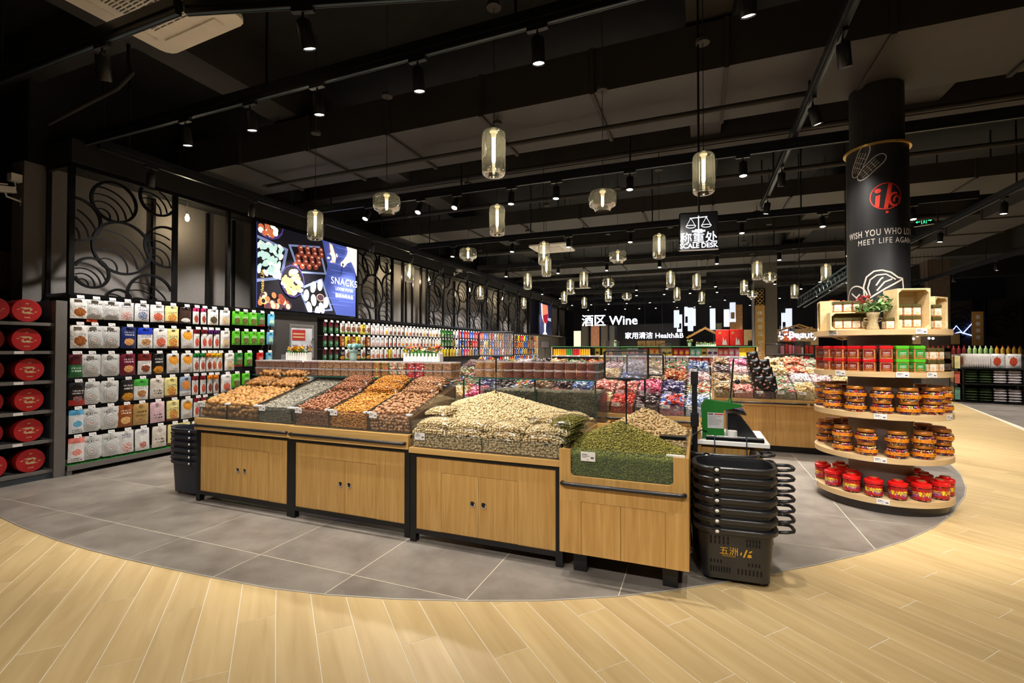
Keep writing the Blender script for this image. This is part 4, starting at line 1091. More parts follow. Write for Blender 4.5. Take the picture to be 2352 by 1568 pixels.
# raisins and peanuts on the fourth counter
z4 = 0.615
def heap4(x, y): return z4 + np.maximum(0.175, 0.36 - 0.42*np.sqrt((x+0.53)**2*1.0+(y-3.45)**2*1.5))
RP = grid_pts(-0.84, -0.085, 3.075, 3.505, heap4, 0.011, 0.011); RP[:,2] += RNG.random(len(RP))*0.010
RF = pane_pts(-0.79, -0.16, 3.076, z4+0.05, z4+0.20, 0.012, 0.010)
heap_o = tag(put('green_raisins', nuts_mesh('raisin_pile', np.concatenate([RP, RF]), (0.0088,0.0046,0.0042), 'raisin', ICO1, 0.7)), 'heap of green raisins in the notched oak counter', 'raisins', kind='stuff')
core(heap_o, -0.845, -0.085, 3.098, 3.505, z4+0.002, heap4, 'raisin_bed', 0.016, 16)
def heap5(x, y): return z4 + np.maximum(0.14, 0.40 - 0.55*np.sqrt((x+0.40)**2+(y-3.95)**2*0.9))
PNUT = shape(ICO2, lambda x,y,z: (x, y*(0.78+0.30*abs(x)), z*(0.78+0.30*abs(x))))
PP = grid_pts(-0.84, -0.085, 3.525, 4.195, heap5, 0.019, 0.019); PP[:,2] += RNG.random(len(PP))*0.012
heap_o = tag(put('peanuts', nuts_mesh('peanut_pile', PP, (0.0175,0.0085,0.0085), 'peanut', PNUT, 0.6)), 'heap of pale peanuts in shell behind the raisins', 'nuts', kind='stuff')
core(heap_o, -0.845, -0.085, 3.52, 4.20, z4+0.002, heap5, 'peanut_bed', 0.022, 16)
for i in range(3):
    nut_bag('clear film bag of green raisins in the stack between counters', 'raisin bags between the counters', (-0.90+i*0.012, 3.32+i*0.02, 0.845+i*0.052), (0.36,0.20,0.06), 'raisin', (0.0088,0.0046,0.0042), 0.0135, (0,0,1.35+i*0.05))
# ---------------------------------------------------------------- glass shelf of boxed nuts at the back of the counters
SZ = 1.212
sh = thing('glass_shelf', 'long glass shelf with green edge carrying boxed nuts above the bins', 'shelf', (-4.66, 3.86, SZ))
def slab(x0, y0, x1, y1, nm='shelf_pane'):
    MB().box(x0+4.66, y0-3.86, -0.010, x1+4.66, y1-3.86, 0.0).build(nm, 'glass_sheet', sh)
    MB().box(x0+4.66, y0-3.863, -0.010, x1+4.66, y0-3.860, 0.0).build('front_edge', 'glass_edge', sh)
slab(-4.66, 3.86, -2.13, 4.20); slab(-2.125, 4.25, -0.87, 4.60)
for x, y in ((-4.62,4.16),(-3.38,4.16),(-2.16,4.16),(-2.10,4.40),(-0.905,4.40),(-1.5,4.40)):
    z0 = 0.818 if y < 4.15 else 0.735
    MB().box(x+4.66-0.006, y-3.86-0.006, z0-SZ, x+4.66+0.006, y-3.86+0.006, -0.010).build('support', 'glass_edge', sh)
MB().box(-2.12+4.66, 4.365-3.86, 0.735-SZ, -0.88+4.66, 4.371-3.86, -0.010).build('back_glass', 'glass_sheet', sh)
# contents for the boxes
pile('mix_brown', [s2l(124,82,60), s2l(172,122,90), s2l(146,100,72)], 0.5)
pile('mix_tan', [s2l(170,124,80), s2l(214,168,116), s2l(192,144,96)], 0.5)
pile('mix_dark', [s2l(104,50,30), s2l(154,82,52), s2l(128,64,40)], 0.5)
pile('fruit_slices', [s2l(210,196,40), s2l(214,96,30), s2l(120,170,40), s2l(226,214,90), s2l(206,60,36)], 0.35)
pile('candy_mix', [s2l(236,232,226), s2l(60,120,50), s2l(226,130,40), s2l(240,238,230), s2l(190,40,30), s2l(220,190,60)], 0.35)
pile('candy_red', [s2l(206,30,34), s2l(236,226,226), s2l(190,20,28), s2l(222,60,60)], 0.35)
def box_bits(kind, sx, sy, sz):
    size, st = {'mix_brown':((0.0085,0.0048,0.0045),0.012), 'mix_tan':((0.0095,0.0058,0.005),0.013), 'mix_dark':((0.0052,0.0042,0.004),0.0095), 'fruit_slices':((0.016,0.016,0.004),0.021), 'candy_mix':((0.010,0.008,0.006),0.014), 'candy_red':((0.014,0.010,0.005),0.017)}[kind]
    n = lambda a: max(2, int(a/st))
    P = []
    for z in np.linspace(size[2], sz-size[2]-0.012, n(sz)):
        for x in np.linspace(-sx/2+size[1], sx/2-size[1], n(sx)):
            P.append((x, -sy/2+size[1]+0.002, z))
        for y in np.linspace(-sy/2+size[1]+st, sy/2-size[1], n(sy)-1):
            P.append((sx/2-size[1]-0.001, y, z)); P.append((-sx/2+size[1]+0.001, y, z))
    for x in np.linspace(-sx/2+size[1], sx/2-size[1], n(sx)):
        for y in np.linspace(-sy/2+size[1], sy/2-size[1], n(sy)):
            P.append((x, y, sz-0.014-size[2]*0.5))
    P = np.array(P)+ (RNG.random((len(P),3))-0.5)*st*0.35
    lim = np.array([sx/2-size[2], sy/2-size[2]])
    P[:,:2] = np.clip(P[:,:2], -lim, lim)
    return nuts_mesh(kind+'_bits', P, size, kind, ICO1, PI, lie=False)
def clear_box(sx, sy, sz):
    return (MB().bevbox(-sx/2,-sy/2,0,sx/2,sy/2,sz-0.010,0.004).mesh('box_body', 'box_clear'), MB().bevbox(-sx/2-0.001,-sy/2-0.001,sz-0.012,sx/2+0.001,sy/2+0.001,sz,0.003).mesh('box_lid', 'lid_clear2'))
clear('lid_clear2', (0.9,0.88,0.88), 0.3, 0.1, film=0.35, filmc=(0.62,0.58,0.58))
BXW, BXD, BXH = 0.093, 0.096, 0.078
bx_me = clear_box(BXW, BXD, BXH)
bits = {k: [box_bits(k, BXW-0.006, BXD-0.006, BXH-0.004) for _ in range(2)] for k in ('mix_brown','mix_tan','fruit_slices','candy_mix','candy_red')}
CORE = {k: MB().box(-BXW/2+0.012,-BXD/2+0.012,0.004,BXW/2-0.012,BXD/2-0.012,BXH-0.022).mesh('filling', c) for k, c in (('mix_brown','hazel_bed'),('mix_tan','pecan_bed'),('fruit_slices','almond_bed'),('candy_mix','pistachio_bed'),('candy_red','red_box'))}
LAB = {'mix_brown':'clear square box of dark brown nuts','mix_tan':'clear square box of tan nuts','fruit_slices':'clear square box of yellow and orange fruit jellies','candy_mix':'clear square box of multicoloured small candies','candy_red':'clear square box of red and white candies'}
seq = ['mix_brown']*9 + ['mix_tan']*7 + ['fruit_slices']*2 + ['candy_mix']*2 + ['candy_red']*2 + ['mix_tan']*3
for lay in range(2):
    for row in range(2):
        for i, k in enumerate(seq):
            if row == 1 and (lay == 0 and i < 24): continue
            x = -4.595 + i*0.1; y = 3.925 + row*0.103
            t = thing('nut_box', LAB[k] + (', on the upper layer' if lay else ', on the lower layer') + (' behind' if row else ''), 'box', (x, y, SZ+0.001+lay*(BXH+0.001)), group='boxed nuts on the glass shelf')
            put('box_body', bx_me[0], t); put('box_lid', bx_me[1], t)
            if row == 0 or i == 24:
                o = put('contents', random.choice(bits[k]), t, (0,0,0.003), (0,0,0)); o['kind'] = 'stuff'
            put('filling', CORE[k], t)
# round jars on the shelf behind the pistachios
JR, JH = 0.050, 0.080
jar_body = MB().lathe([(0.0,0.0),(JR-0.004,0.0),(JR,0.004),(JR,JH-0.012)], 20).mesh('jar_body', 'box_clear', True)
jar_lid = MB().lathe([(JR+0.0015,JH-0.014),(JR+0.0015,JH-0.002),(JR-0.002,JH),(0.0,JH)], 20).mesh('jar_lid', 'lid_clear2', smooth='auto')
def jar_bits(kind, size, st):
    P = []
    for z in np.arange(size[2], JH-0.018, st*0.8):
        for a in np.arange(0, 2*PI, st/JR):
            P.append(((JR-size[1]-0.002)*math.cos(a), (JR-size[1]-0.002)*math.sin(a), z))
    for x in np.arange(-JR+0.01, JR-0.01, st):
        for y in np.arange(-JR+0.01, JR-0.01, st):
            if x*x+y*y < (JR-0.012)**2: P.append((x, y, JH-0.02))
    P = np.array(P) + (RNG.random((len(P),3))-0.5)*st*0.3
    return nuts_mesh(kind+'_jar_bits', P, size, kind, ICO1, PI, lie=False)
jb = {'mix_dark': jar_bits('mix_dark', (0.0052,0.0042,0.004), 0.0095), 'mix_tan': jar_bits('mix_tan', (0.0095,0.0062,0.0055), 0.013)}
jc = {'mix_dark': MB().cyl((0,0,0.003),(0,0,JH-0.024),JR-0.010,n=16).mesh('filling','dark_bed'), 'mix_tan': MB().cyl((0,0,0.003),(0,0,JH-0.024),JR-0.012,n=16).mesh('filling','pecan_bed')}
for lay in range(2):
    for i in range(12):
        k = 'mix_tan' if i < 3 else 'mix_dark'
        t = thing('nut_jar', 'round clear jar of %s on the %s layer above the pistachios' % ('tan peanuts' if i < 3 else 'dark red peanuts', 'upper' if lay else 'lower'), 'jar', (-2.055+i*0.104, 4.315, SZ+0.001+lay*(JH+0.002)), group='round jars on the glass shelf')
        put('jar_body', jar_body, t); put('jar_lid', jar_lid, t); o = put('contents', jb[k], t, (0,0,0.002), (0,0,random.random()*6)); o['kind'] = 'stuff'; put('filling', jc[k], t)
# side-on boxes closing the row on the right
for lay in range(2):
    for r in range(3):
        t = thing('nut_box', 'flat clear box of dark nuts standing edge-on at the shelf end, %s layer' % ('upper' if lay else 'lower'), 'box', (-0.862+0.0, 4.30+r*0.10, SZ+0.001+lay*0.082), group='boxes at the shelf end')
        MB().bevbox(-0.024,-0.045,0,0.024,0.045,0.078,0.003).build('box_body', 'box_clear', t); MB().box(-0.018,-0.040,0.003,0.018,0.040,0.066).build('filling', 'dark_bed', t); MB().bevbox(-0.025,-0.046,0.068,0.025,0.046,0.080,0.003).build('box_lid', 'lid_clear2', t)

# counters on the other side of the shelf (backs of the nut island)
def back_counter(label, x0, x1, y0, y1, z):
    t = thing('rear_counter', label, 'counter', (x0, y0, 0))
    w, d = x1-x0, y1-y0
    MB().box(0,d-0.02,0.10,w,d,z).build('front_board', 'oak_laminate', t); MB().box(0,0,0.10,0.02,d-0.02,z).build('side_board', 'oak_laminate', t); MB().box(w-0.02,0,0.10,w,d-0.02,z).build('side_board', 'oak_laminate', t)
    MB().box(0.02,0,z-0.03,w-0.02,d-0.02,z-0.005).build('deck', 'oak_laminate_h', t); MB().box(0.03,0.03,0,w-0.03,d-0.06,0.10).build('plinth', 'black_metal', t)
    return t
back_counter('oak rear counter of the nut island behind the pistachio heap', -2.10, -0.875, 4.40, 5.05, 0.735)
dk = thing('dark_nut_bin', 'glass bin of dark peanuts behind the pistachio heap', 'bin', (-2.09, 4.41, 0.737))
for x in (0, 0.60, 1.20): MB().box(x,0,0,x+0.005,0.60,0.36).build('pane', 'acrylic', dk)
MB().box(0,0,0,1.205,0.005,0.36).build('pane', 'acrylic', dk); MB().box(0.597,-0.003,0,0.609,0.004,0.36).build('edge_strip', 'edge_dark', dk)
def heapd(x, y): return 1.06 + 0*x - 0.02*(y-4.42)
DP = np.concatenate([pane_pts(-2.07,-0.90,4.43,0.75,1.08,0.022,0.020), grid_pts(-2.07,-0.90,4.43,4.98,heapd,0.024,0.024)])
heap_o = tag(put('dark_peanuts', nuts_mesh('dark_peanut_pile', DP, (0.0165,0.0095,0.0095), 'peanut_dark', ICO1, 0.8)), 'dark roasted peanuts packed behind glass at the island back', 'nuts', kind='stuff')
core(heap_o, -2.075, -0.90, 4.458, 4.98, 0.74, heapd, 'dark_bed', 0.012, 6)

# ---------------------------------------------------------------- flowers and sign holders on the shelf
def leaf_mesh(L, Wd, m):
    return MB().add([(0,0,0),(L*0.35,Wd/2,L*0.10),(L*0.35,-Wd/2,L*0.10),(L*0.75,Wd*0.35,L*0.10),(L*0.75,-Wd*0.35,L*0.10),(L,0,0.0),(L*0.4,0,L*0.04)],[(0,6,1),(0,2,6),(1,6,3),(6,2,4),(6,5,3),(6,4,5)]).mesh('leaf', m)
mat('leaf_green', s2l(56,120,36), 0.5, var=0.3, scale=20); mat('leaf_pale', s2l(128,156,96), 0.5, var=0.3, scale=20); mat('stem_green', s2l(60,100,44), 0.6)
for n_, c_ in (('petal_yellow',(244,196,40)),('petal_orange',(238,134,36)),('petal_pink',(226,84,110)),('petal_rose',(214,60,84)),('petal_cream',(240,226,190)),('petal_blue',(112,158,176)),('petal_aqua',(150,190,186)),('petal_mauve',(176,96,130)),('petal_teal',(70,130,130)),('petal_red',(214,54,44))):
    mat(n_, s2l(*c_), 0.6, var=0.15, scale=30)
def flower_mesh(r, m, petals=7):
    mb = MB()
    for i in range(petals):
        a = 2*PI*i/petals
        for lvl, rr, zz in ((0,1.0,0.0),(1,0.62,0.25)):
            b = a+lvl*0.4
            d = (math.cos(b), math.sin(b)); q = (-d[1], d[0])
            mb.add([(0,0,zz*r*0.4),(d[0]*r*rr*0.6+q[0]*r*0.32*rr, d[1]*r*rr*0.6+q[1]*r*0.32*rr, r*(0.18+zz)),(d[0]*r*rr,d[1]*r*rr,r*(0.12+zz*1.2)),(d[0]*r*rr*0.6-q[0]*r*0.32*rr, d[1]*r*rr*0.6-q[1]*r*0.32*rr, r*(0.18+zz))],[(0,1,2,3)])
    mb.ball((0,0,r*0.25), r*0.28, 1, 6, 4)
    return mb.mesh('blossom', [m, 'petal_yellow'])
_fl = {}
def blossoms(t, pts, cols, r):
    for p in pts:
        c = random.choice(cols)
        if (c, r) not in _fl: _fl[(c, r)] = flower_mesh(r, c)
        put('blossom', _fl[(c, r)], t, p, ((random.random()-0.3)*0.9, (random.random()-0.5)*0.9, random.random()*6), 0.8+0.5*random.random())
_lv = {}
def leaves(t, pts, L, Wd, m):
    if (L, m) not in _lv: _lv[(L, m)] = leaf_mesh(L, Wd, m)
    for p in pts:
        put('leaf', _lv[(L, m)], t, p, ((random.random()-0.5)*0.8, -random.random()*1.0, random.random()*6.28), 0.7+0.6*random.random())
def fence_trough(label, loc, L, n, cols, rot=0.0, group='picket flower troughs', hgt=0.085):
    t = thing('flower_trough', label, 'planter', loc, (0,0,rot), group)
    D = 0.07
    MB().box(-L/2,-D/2,0,L/2,D/2,0.05).build('box', 'white_paint', t)
    pk = MB().prism([(-0.011,0),(0.011,0),(0.011,hgt-0.012),(0,hgt),(-0.011,hgt-0.012)], -0.003, 0.003, 'y').mesh('picket', 'white_paint')
    for i in range(n):
        x = -L/2+0.012+i*(L-0.024)/(n-1)
        put('picket', pk, t, (x,-D/2-0.003,0)); put('picket', pk, t, (x,D/2+0.003,0))
    for s in (-1, 1):
        for y in (-D/3, 0, D/3): put('picket', pk, t, (s*(L/2+0.003),y,0), (0,0,PI/2))
    R = lambda a, b: a+(b-a)*random.random()
    MB().ball((0,0,0.07), 1.0, nu=12, nv=5, sc=(L*0.46, D*0.45, 0.035)).build('foliage', 'leaf_green', t, smooth=True)
    leaves(t, [(R(-L/2,L/2), R(-D/2,D/2), R(0.07,0.115)) for _ in range(44)], 0.05, 0.022, 'leaf_green')
    blossoms(t, [(R(-L/2,L/2), R(-D/2,D/2), R(0.10,0.145)) for _ in range(34)], cols, 0.020)
    return t
ZB = SZ + 2*(BXH+0.001) + 0.002
p = at(671, 820, Z=ZB); fence_trough('white picket trough of yellow and orange flowers on the boxes', (-4.12, 3.99, ZB), 0.29, 9, ['petal_yellow','petal_yellow','petal_orange'])
fence_trough('white picket trough of pink and cream flowers on the boxes', (-2.52, 3.99, ZB), 0.40, 10, ['petal_pink','petal_rose','petal_orange','petal_cream'])
v = thing('paper_flower_pot', 'pot wrapped in pale green paper with blue roses on the boxes', 'flower pot', (-3.37, 3.99, ZB))
mat('wrap_green', s2l(150,178,166), 0.6, var=0.15, scale=14, stretch=(1,1,0.2))
MB().lathe([(0.0,0.0),(0.034,0.0),(0.038,0.03),(0.042,0.09),(0.046,0.115),(0.036,0.118),(0.0,0.112)], 14).build('wrap', 'wrap_green', v, smooth=True)
MB().tube([(0.043*math.cos(a),0.043*math.sin(a),0.092) for a in np.linspace(0,2*PI,16)], 0.004, 5).build('ribbon', 'petal_teal', v)
for i in range(11):
    a = i*2.4; r = 0.012+0.008*i**0.9*0.6
    c = ('petal_blue','petal_aqua','petal_teal')[i % 3]
    MB().lathe([(0.0,0.026),(0.010,0.028),(0.019,0.020),(0.022,0.006),(0.016,-0.012),(0.0,-0.018)], 10).build('rose', c, v, (r*math.cos(a)*1.6, r*math.sin(a)*0.8, 0.155-0.25*r), (0.3*math.sin(a),0.3*math.cos(a),0), smooth=True)
leaves(v, [(0.05*math.cos(a), 0.03*math.sin(a), 0.122) for a in np.linspace(0,6.28,14)], 0.05, 0.022, 'leaf_green')
def sign_holder(label, base, w, h, zbot, rot=0.0, group='clear frames on poles', tilt=0.0, plate=True, sleeve='sign_sleeve', r=0.005):
    """black tube frame with a clear sleeve on a pole"""
    t = thing('sign_holder', label, 'sign holder', base, (0,0,rot), group)
    z0 = zbot-base[2]
    fr = [(-w/2,z0),(w/2,z0),(w/2,z0+h),(-w/2,z0+h)]
    k = 0.018
    pts = []
    for cx, cz, a0 in ((w/2-k,z0+h-k,0),(-w/2+k,z0+h-k,90),(-w/2+k,z0+k,180),(w/2-k,z0+k,270)):
        for a in (0,45,90): pts.append((cx+k*math.cos(math.radians(a0+a)), 0, cz+k*math.sin(math.radians(a0+a))))
    MB().tube(pts, r*1.5, 6, closed=True).build('frame', 'black_plastic', t, smooth=True)
    MB().box(-w/2+0.004,-0.001,z0+0.004,w/2-0.004,0.001,z0+h-0.004).build('sleeve', sleeve, t)
    MB().cyl((0,0,0),(0,0,z0),r,n=8).cyl((0,0,z0-0.15),(0,0,z0-0.01),r*1.6,n=8).build('pole', 'black_plastic', t)
    MB().prism([(-0.012,z0-0.02),(0.012,z0-0.02),(0.07,z0-0.002),(-0.07,z0-0.002)], -0.006, 0.006, 'y').build('clamp', 'black_plastic', t)
    if plate: MB().cyl((0,0,0),(0,0,0.006),0.05,n=16).build('foot', 'black_plastic', t)
    return t
hz = lambda x, y, f: float(f(np.array([x]), np.array([y]))[0])
sign_holder('black framed clear sign on a pole stuck in the pistachio heap', (-1.70, 3.90, hz(-1.70,3.90,heap3)-0.05), 0.33, 0.212, 1.435, 0.10, plate=False)
sign_holder('black framed clear sign on a pole stuck in the green raisins', (-0.485, 3.43, hz(-0.485,3.43,heap4)-0.06), 0.30, 0.200, 1.285, 0.10, plate=False)
sign_holder('smaller black framed clear sign on a pole in the peanut heap', (-0.42, 4.05, hz(-0.42,4.05,heap5)-0.06), 0.29, 0.17, 1.28, 0.10, plate=False)
# little shelf-talker cards standing behind the jars
for x in (-4.36,):
    t = thing('card_stand', 'small clear card stand at the left end of the boxes', 'card stand', (x+0.0, 4.03, ZB)); MB().box(-0.06,-0.0015,0,0.06,0.0015,0.06).build('card', 'sign_sleeve', t); MB().box(-0.05,-0.02,0,0.05,0.02,0.003).build('foot', 'box_clear', t)
# ---------------------------------------------------------------- round column with display shelves
CCX, CCY = 1.671, 5.752
mat('steel_dark', s2l(66,62,60), 0.3, 0.7)
CR, SR = 0.254, 0.55
col = struct(MB().cyl((0,0,0),(0,0,3.48),CR,n=48).build('wall_column', 'column_black', loc=(CCX,CCY,0), smooth='auto'))
struct(MB().lathe([(CR,0),(CR+0.022,0.0),(CR+0.022,0.018),(CR,0.018)], 48).build('trim_20', 'gold', loc=(CCX,CCY,3.47)))
struct(MB().cyl((0,0,3.48),(0,0,5.2),CR-0.03,n=32).build('wall_column_core', 'ceiling_black', loc=(CCX,CCY,0)))
CAZ = math.atan2(-CCY, -CCX)      # direction from column to camera
def on_col(u, z, r=CR+0.0015):
    """u metres round the face (left to right as seen from the aisle)"""
    a = CAZ + u/CR
    return (r*math.cos(a), r*math.sin(a), z)
mural = thing('column_mural', 'white and red line drawings and lettering printed round the black column', 'mural', (CCX,CCY,0))
def stroke(pts, w=0.010, m='mural_white', nm='print', closed=False):
    q = []
    for i in range(len(pts)-(0 if closed else 1)):
        a, b = pts[i], pts[(i+1) % len(pts)]
        n = max(1, int(math.hypot(b[0]-a[0], b[1]-a[1])/0.02))
        q += [(a[0]+(b[0]-a[0])*k/n, a[1]+(b[1]-a[1])*k/n) for k in range(n)]
    if not closed: q.append(pts[-1])
    k = len(q); vs = []; fs = []
    for i, p in enumerate(q):
        a, b = (q[i-1], q[(i+1) % k]) if closed else (q[max(0,i-1)], q[min(k-1,i+1)])
        d = math.hypot(b[0]-a[0], b[1]-a[1]) or 1e-6
        n = (-(b[1]-a[1])/d*w/2, (b[0]-a[0])/d*w/2)
        vs += [on_col(p[0]+n[0], p[1]+n[1]), on_col(p[0]-n[0], p[1]-n[1])]
    m_ = k if closed else k-1
    fs = [(2*i, 2*i+1, 2*((i+1)%k)+1, 2*((i+1)%k)) for i in range(m_)]
    MB().add(vs, fs).build(nm, m, mural)
def ell(cu, cz, a, b, rot=0, n=24, a0=0, a1=360):
    c, s = math.cos(rot), math.sin(rot); o = []
    for i in range(n+1):
        t = math.radians(a0+(a1-a0)*i/n); x, y = a*math.cos(t), b*math.sin(t)
        o.append((cu+x*c-y*s, cz+x*s+y*c))
    return o
def fill(pts, m, nm='print'):
    """solid patch wrapped on the column (fan of thin strips)"""
    us = [p[0] for p in pts]; n = 14; lo, hi = min(us), max(us)
    def span(u):
        zs = []
        for i in range(len(pts)):
            p, q = pts[i], pts[(i+1) % len(pts)]
            if (p[0]-u)*(q[0]-u) <= 0 and abs(p[0]-q[0]) > 1e-9:
                zs.append(p[1]+(q[1]-p[1])*(u-p[0])/(q[0]-p[0]))
        return (min(zs), max(zs)) if len(zs) > 1 else None
    vs = []; fs = []
    for i in range(n+1):
        u = lo+(hi-lo)*min(max(i/n, 1e-4), 1-1e-4); s = span(u)
        if s: vs += [on_col(u, s[0], CR+0.0018), on_col(u, s[1], CR+0.0018)]
    k = len(vs)//2
    MB().add(vs, [(2*i, 2*i+2, 2*i+3, 2*i+1) for i in range(k-1)]).build(nm, m, mural)
def colz(py): return 1.5 + (800-py)*4.53/F_PX    # height on the column face for a photo row
def colu(px): return CR*math.asin(max(-0.99, min(0.99, (px-2018.0)/75.5)))
def ctext(body, u, z, size, m, sp=1.0, off=0.0, width=None):
    me = text_mesh(body, size, m, 0.0, off, spacing=sp)
    if width:
        x0 = min(v.co.x for v in me.vertices); x1 = max(v.co.x for v in me.vertices)
        for v in me.vertices: v.co.x = (v.co.x-x0)/(x1-x0)*width-width/2
    for v in me.vertices:
        q = on_col(u+v.co.x, z+v.co.y, CR+0.002); v.co = q
    me.update()
    put('lettering', me, mural)
# peanuts
for cu, cz, L, wd, rot in ((colu(1980),colz(358),0.155,0.062,1.15),(colu(2005),colz(378),0.145,0.062,0.72)):
    o = ell(cu, cz, L, wd, rot, 30)
    o = [(p[0], p[1]) for p in o]
    c, s = math.cos(rot), math.sin(rot)
    out_ = []
    for i in range(40):
        t = 2*PI*i/40; x = L*math.cos(t); y = wd*math.sin(t)*(0.78+0.34*abs(math.cos(t))**1.5)
        out_.append((cu+x*c-y*s, cz+x*s+y*c))
    stroke(out_, 0.009, closed=True)
    for k in (-0.30, 0.05, 0.4):
        stroke([(cu+(-L*0.75)*c-(wd*k)*s, cz+(-L*0.75)*s+(wd*k)*c), (cu+(L*0.5)*c-(wd*k*1.1)*s, cz+(L*0.5)*s+(wd*k*1.1)*c)], 0.005)
    for k in (-0.45,-0.15,0.15): stroke([(cu+L*k*c-(-wd*0.6)*s, cz+L*k*s+(-wd*0.6)*c), (cu+L*(k+0.06)*c-(wd*0.6)*s, cz+L*(k+0.06)*s+(wd*0.6)*c)], 0.005)
# round red emblem
eu, ez, er = colu(2039), colz(451), 0.125
stroke(ell(eu, ez, er, er), 0.008, 'mural_red', closed=True)
fill([(eu-0.022,ez-0.118),(eu+0.012,ez-0.118),(eu+0.052,ez+0.112),(eu+0.018,ez+0.118)], 'mural_red')
fill([(eu-0.088,ez-0.088),(eu-0.055,ez-0.104),(eu-0.045,ez+0.02),(eu-0.082,ez+0.01)], 'mural_red')
fill(ell(eu-0.065, ez+0.058, 0.026, 0.022), 'mural_red')
stroke(ell(eu+0.068, ez-0.035, 0.044, 0.060, 0, 16, 60, 300), 0.022, 'mural_red')
stroke(ell(eu+0.088, ez-0.045, 0.026, 0.040, 0, 16, -60, 200), 0.018, 'mural_red')
fill(ell(eu+0.005, ez-0.155, 0.013, 0.013), 'mural_red')
ctext('WISH YOU WHO LOVE LIFE', -0.27+0.385, colz(533), 0.088, 'mural_white', 1.15, 0.0010, 0.77)
ctext('MEET LIFE AGAIN', -0.16+0.245, colz(553), 0.076, 'mural_white', 1.15, 0.0, 0.49)
# big leaf and cashew line drawings near the shelves
lu, lz = colu(2030), colz(655)
stroke([(lu-0.15,lz-0.09),(lu-0.155,lz+0.0),(lu-0.13,lz+0.09),(lu-0.07,lz+0.14),(lu-0.01,lz+0.145),(lu+0.06,lz+0.12),(lu+0.12,lz+0.07),(lu+0.165,lz+0.06),(lu+0.18,lz-0.11)], 0.014)
stroke([(lu-0.10,lz-0.10),(lu-0.12,lz-0.02),(lu-0.10,lz+0.06),(lu-0.05,lz+0.10),(lu+0.02,lz+0.105),(lu+0.10,lz+0.05)], 0.012)
stroke([(lu-0.11,lz-0.12),(lu+0.02,lz-0.03),(lu+0.165,lz+0.055)], 0.014)
stroke([(lu-0.055,lz+0.0),(lu-0.02,lz+0.06),(lu+0.0,lz+0.075)], 0.013); stroke([(lu-0.05,lz-0.05),(lu+0.01,lz+0.03),(lu+0.07,lz+0.055)], 0.013)
stroke(ell(colu(1966), colz(682), 0.11, 0.125), 0.013, closed=True); stroke([(colu(1956),colz(668)),(colu(1968),colz(680)),(colu(1972),colz(698))], 0.013); stroke([(colu(1976),colz(672)),(colu(1968),colz(680))], 0.013)
# display unit
du = thing('column_display', 'round five tier maple display unit built around the black column', 'display shelf', (CCX,CCY,0))
MB().lathe([(SR-0.035,0.0),(SR-0.035,0.085)], 56).build('plinth', 'steel_dark', du, smooth=True)
MB().lathe([(CR+0.004,0.14),(CR+0.004,1.63)], 40).build('core_cladding', 'column_grey', du, smooth=True)
LV = [(0.087,0.140),(0.463,0.511),(0.854,0.905),(1.238,1.286),(1.624,1.674)]
def annulus(z0, z1, n=56):
    mb = MB(); mb.lathe([(CR+0.006,z0),(SR,z0),(SR,z1),(CR+0.006,z1),(CR+0.006,z0)], n); return mb
for z0, z1 in LV:
    annulus(z0, z1).build('shelf', 'maple', du, smooth='auto')
def rim_card(px, py, lv):
    z0, z1 = LV[lv]
    d = ray(px, py); a = math.atan2(d[1], d[0])
    # point on rim that the photo pixel shows
    best = min((abs(proj((CCX+SR*math.cos(t), CCY+SR*math.sin(t), z1))[0]-px), t) for t in np.linspace(CAZ-1.5, CAZ+1.5, 400))
    t = best[1]
    c = price_card(du, (SR+0.003)*math.cos(t), (SR+0.003)*math.sin(t), (z0+z1)/2+0.004, 0.095, 0.048, (0,0,t+PI/2))
for px, py, lv in ((2028,1150,0),(1874,1113,0),(2022,1052,1),(2022,957,2),(2180,957,2),(1930,855,3),(2072,858,3),(2140,858,3),(1914,762,4),(2116,762,4)): rim_card(px, py, lv)
def ring_spots(n_deg, r, face=True): return [(CCX+r*math.cos(CAZ+math.radians(d)), CCY+r*math.sin(CAZ+math.radians(d)), CAZ+math.radians(d)+PI/2) for d in n_deg]
# red lidded jars on the lowest shelf
pack('red_jar_print', s2l(176,18,26), None, s2l(40,60,170), s2l(214,90,40), s2l(236,216,60), pv=0.35, ps=(0.30,0.22), tv=(0.40,0.72))
mat('red_lid', s2l(214,24,24), 0.25, var=0.05); mat('lid_seal', s2l(150,140,80), 0.4, 0.3)
mat('jar_yellow', s2l(244,220,50), 0.4, emit=None)
clear('jar_clear', (0.98,0.96,0.95), 0.3, 0.05)
pile('candy_jar_mix', [s2l(206,60,56), s2l(232,206,90), s2l(90,110,180), s2l(236,150,150), s2l(170,80,100), s2l(240,226,196)], 0.3, coat=0.5)
def cyl_uv(mb_prof, n, name, m, smooth=True):
    mb = MB().lathe(mb_prof, n); me = mb.mesh(name, m, smooth)
    uvl = me.uv_layers.new(name='UVMap'); z0 = min(p[1] for p in mb_prof); z1 = max(p[1] for p in mb_prof)
    for li, lp in enumerate(me.loops):
        co = me.vertices[lp.vertex_index].co
        uvl.data[li].uv = ((math.atan2(co.y, co.x)/(2*PI)*3) % 1.0, (co.z-z0)/(z1-z0))
    return me
RJ = 0.067
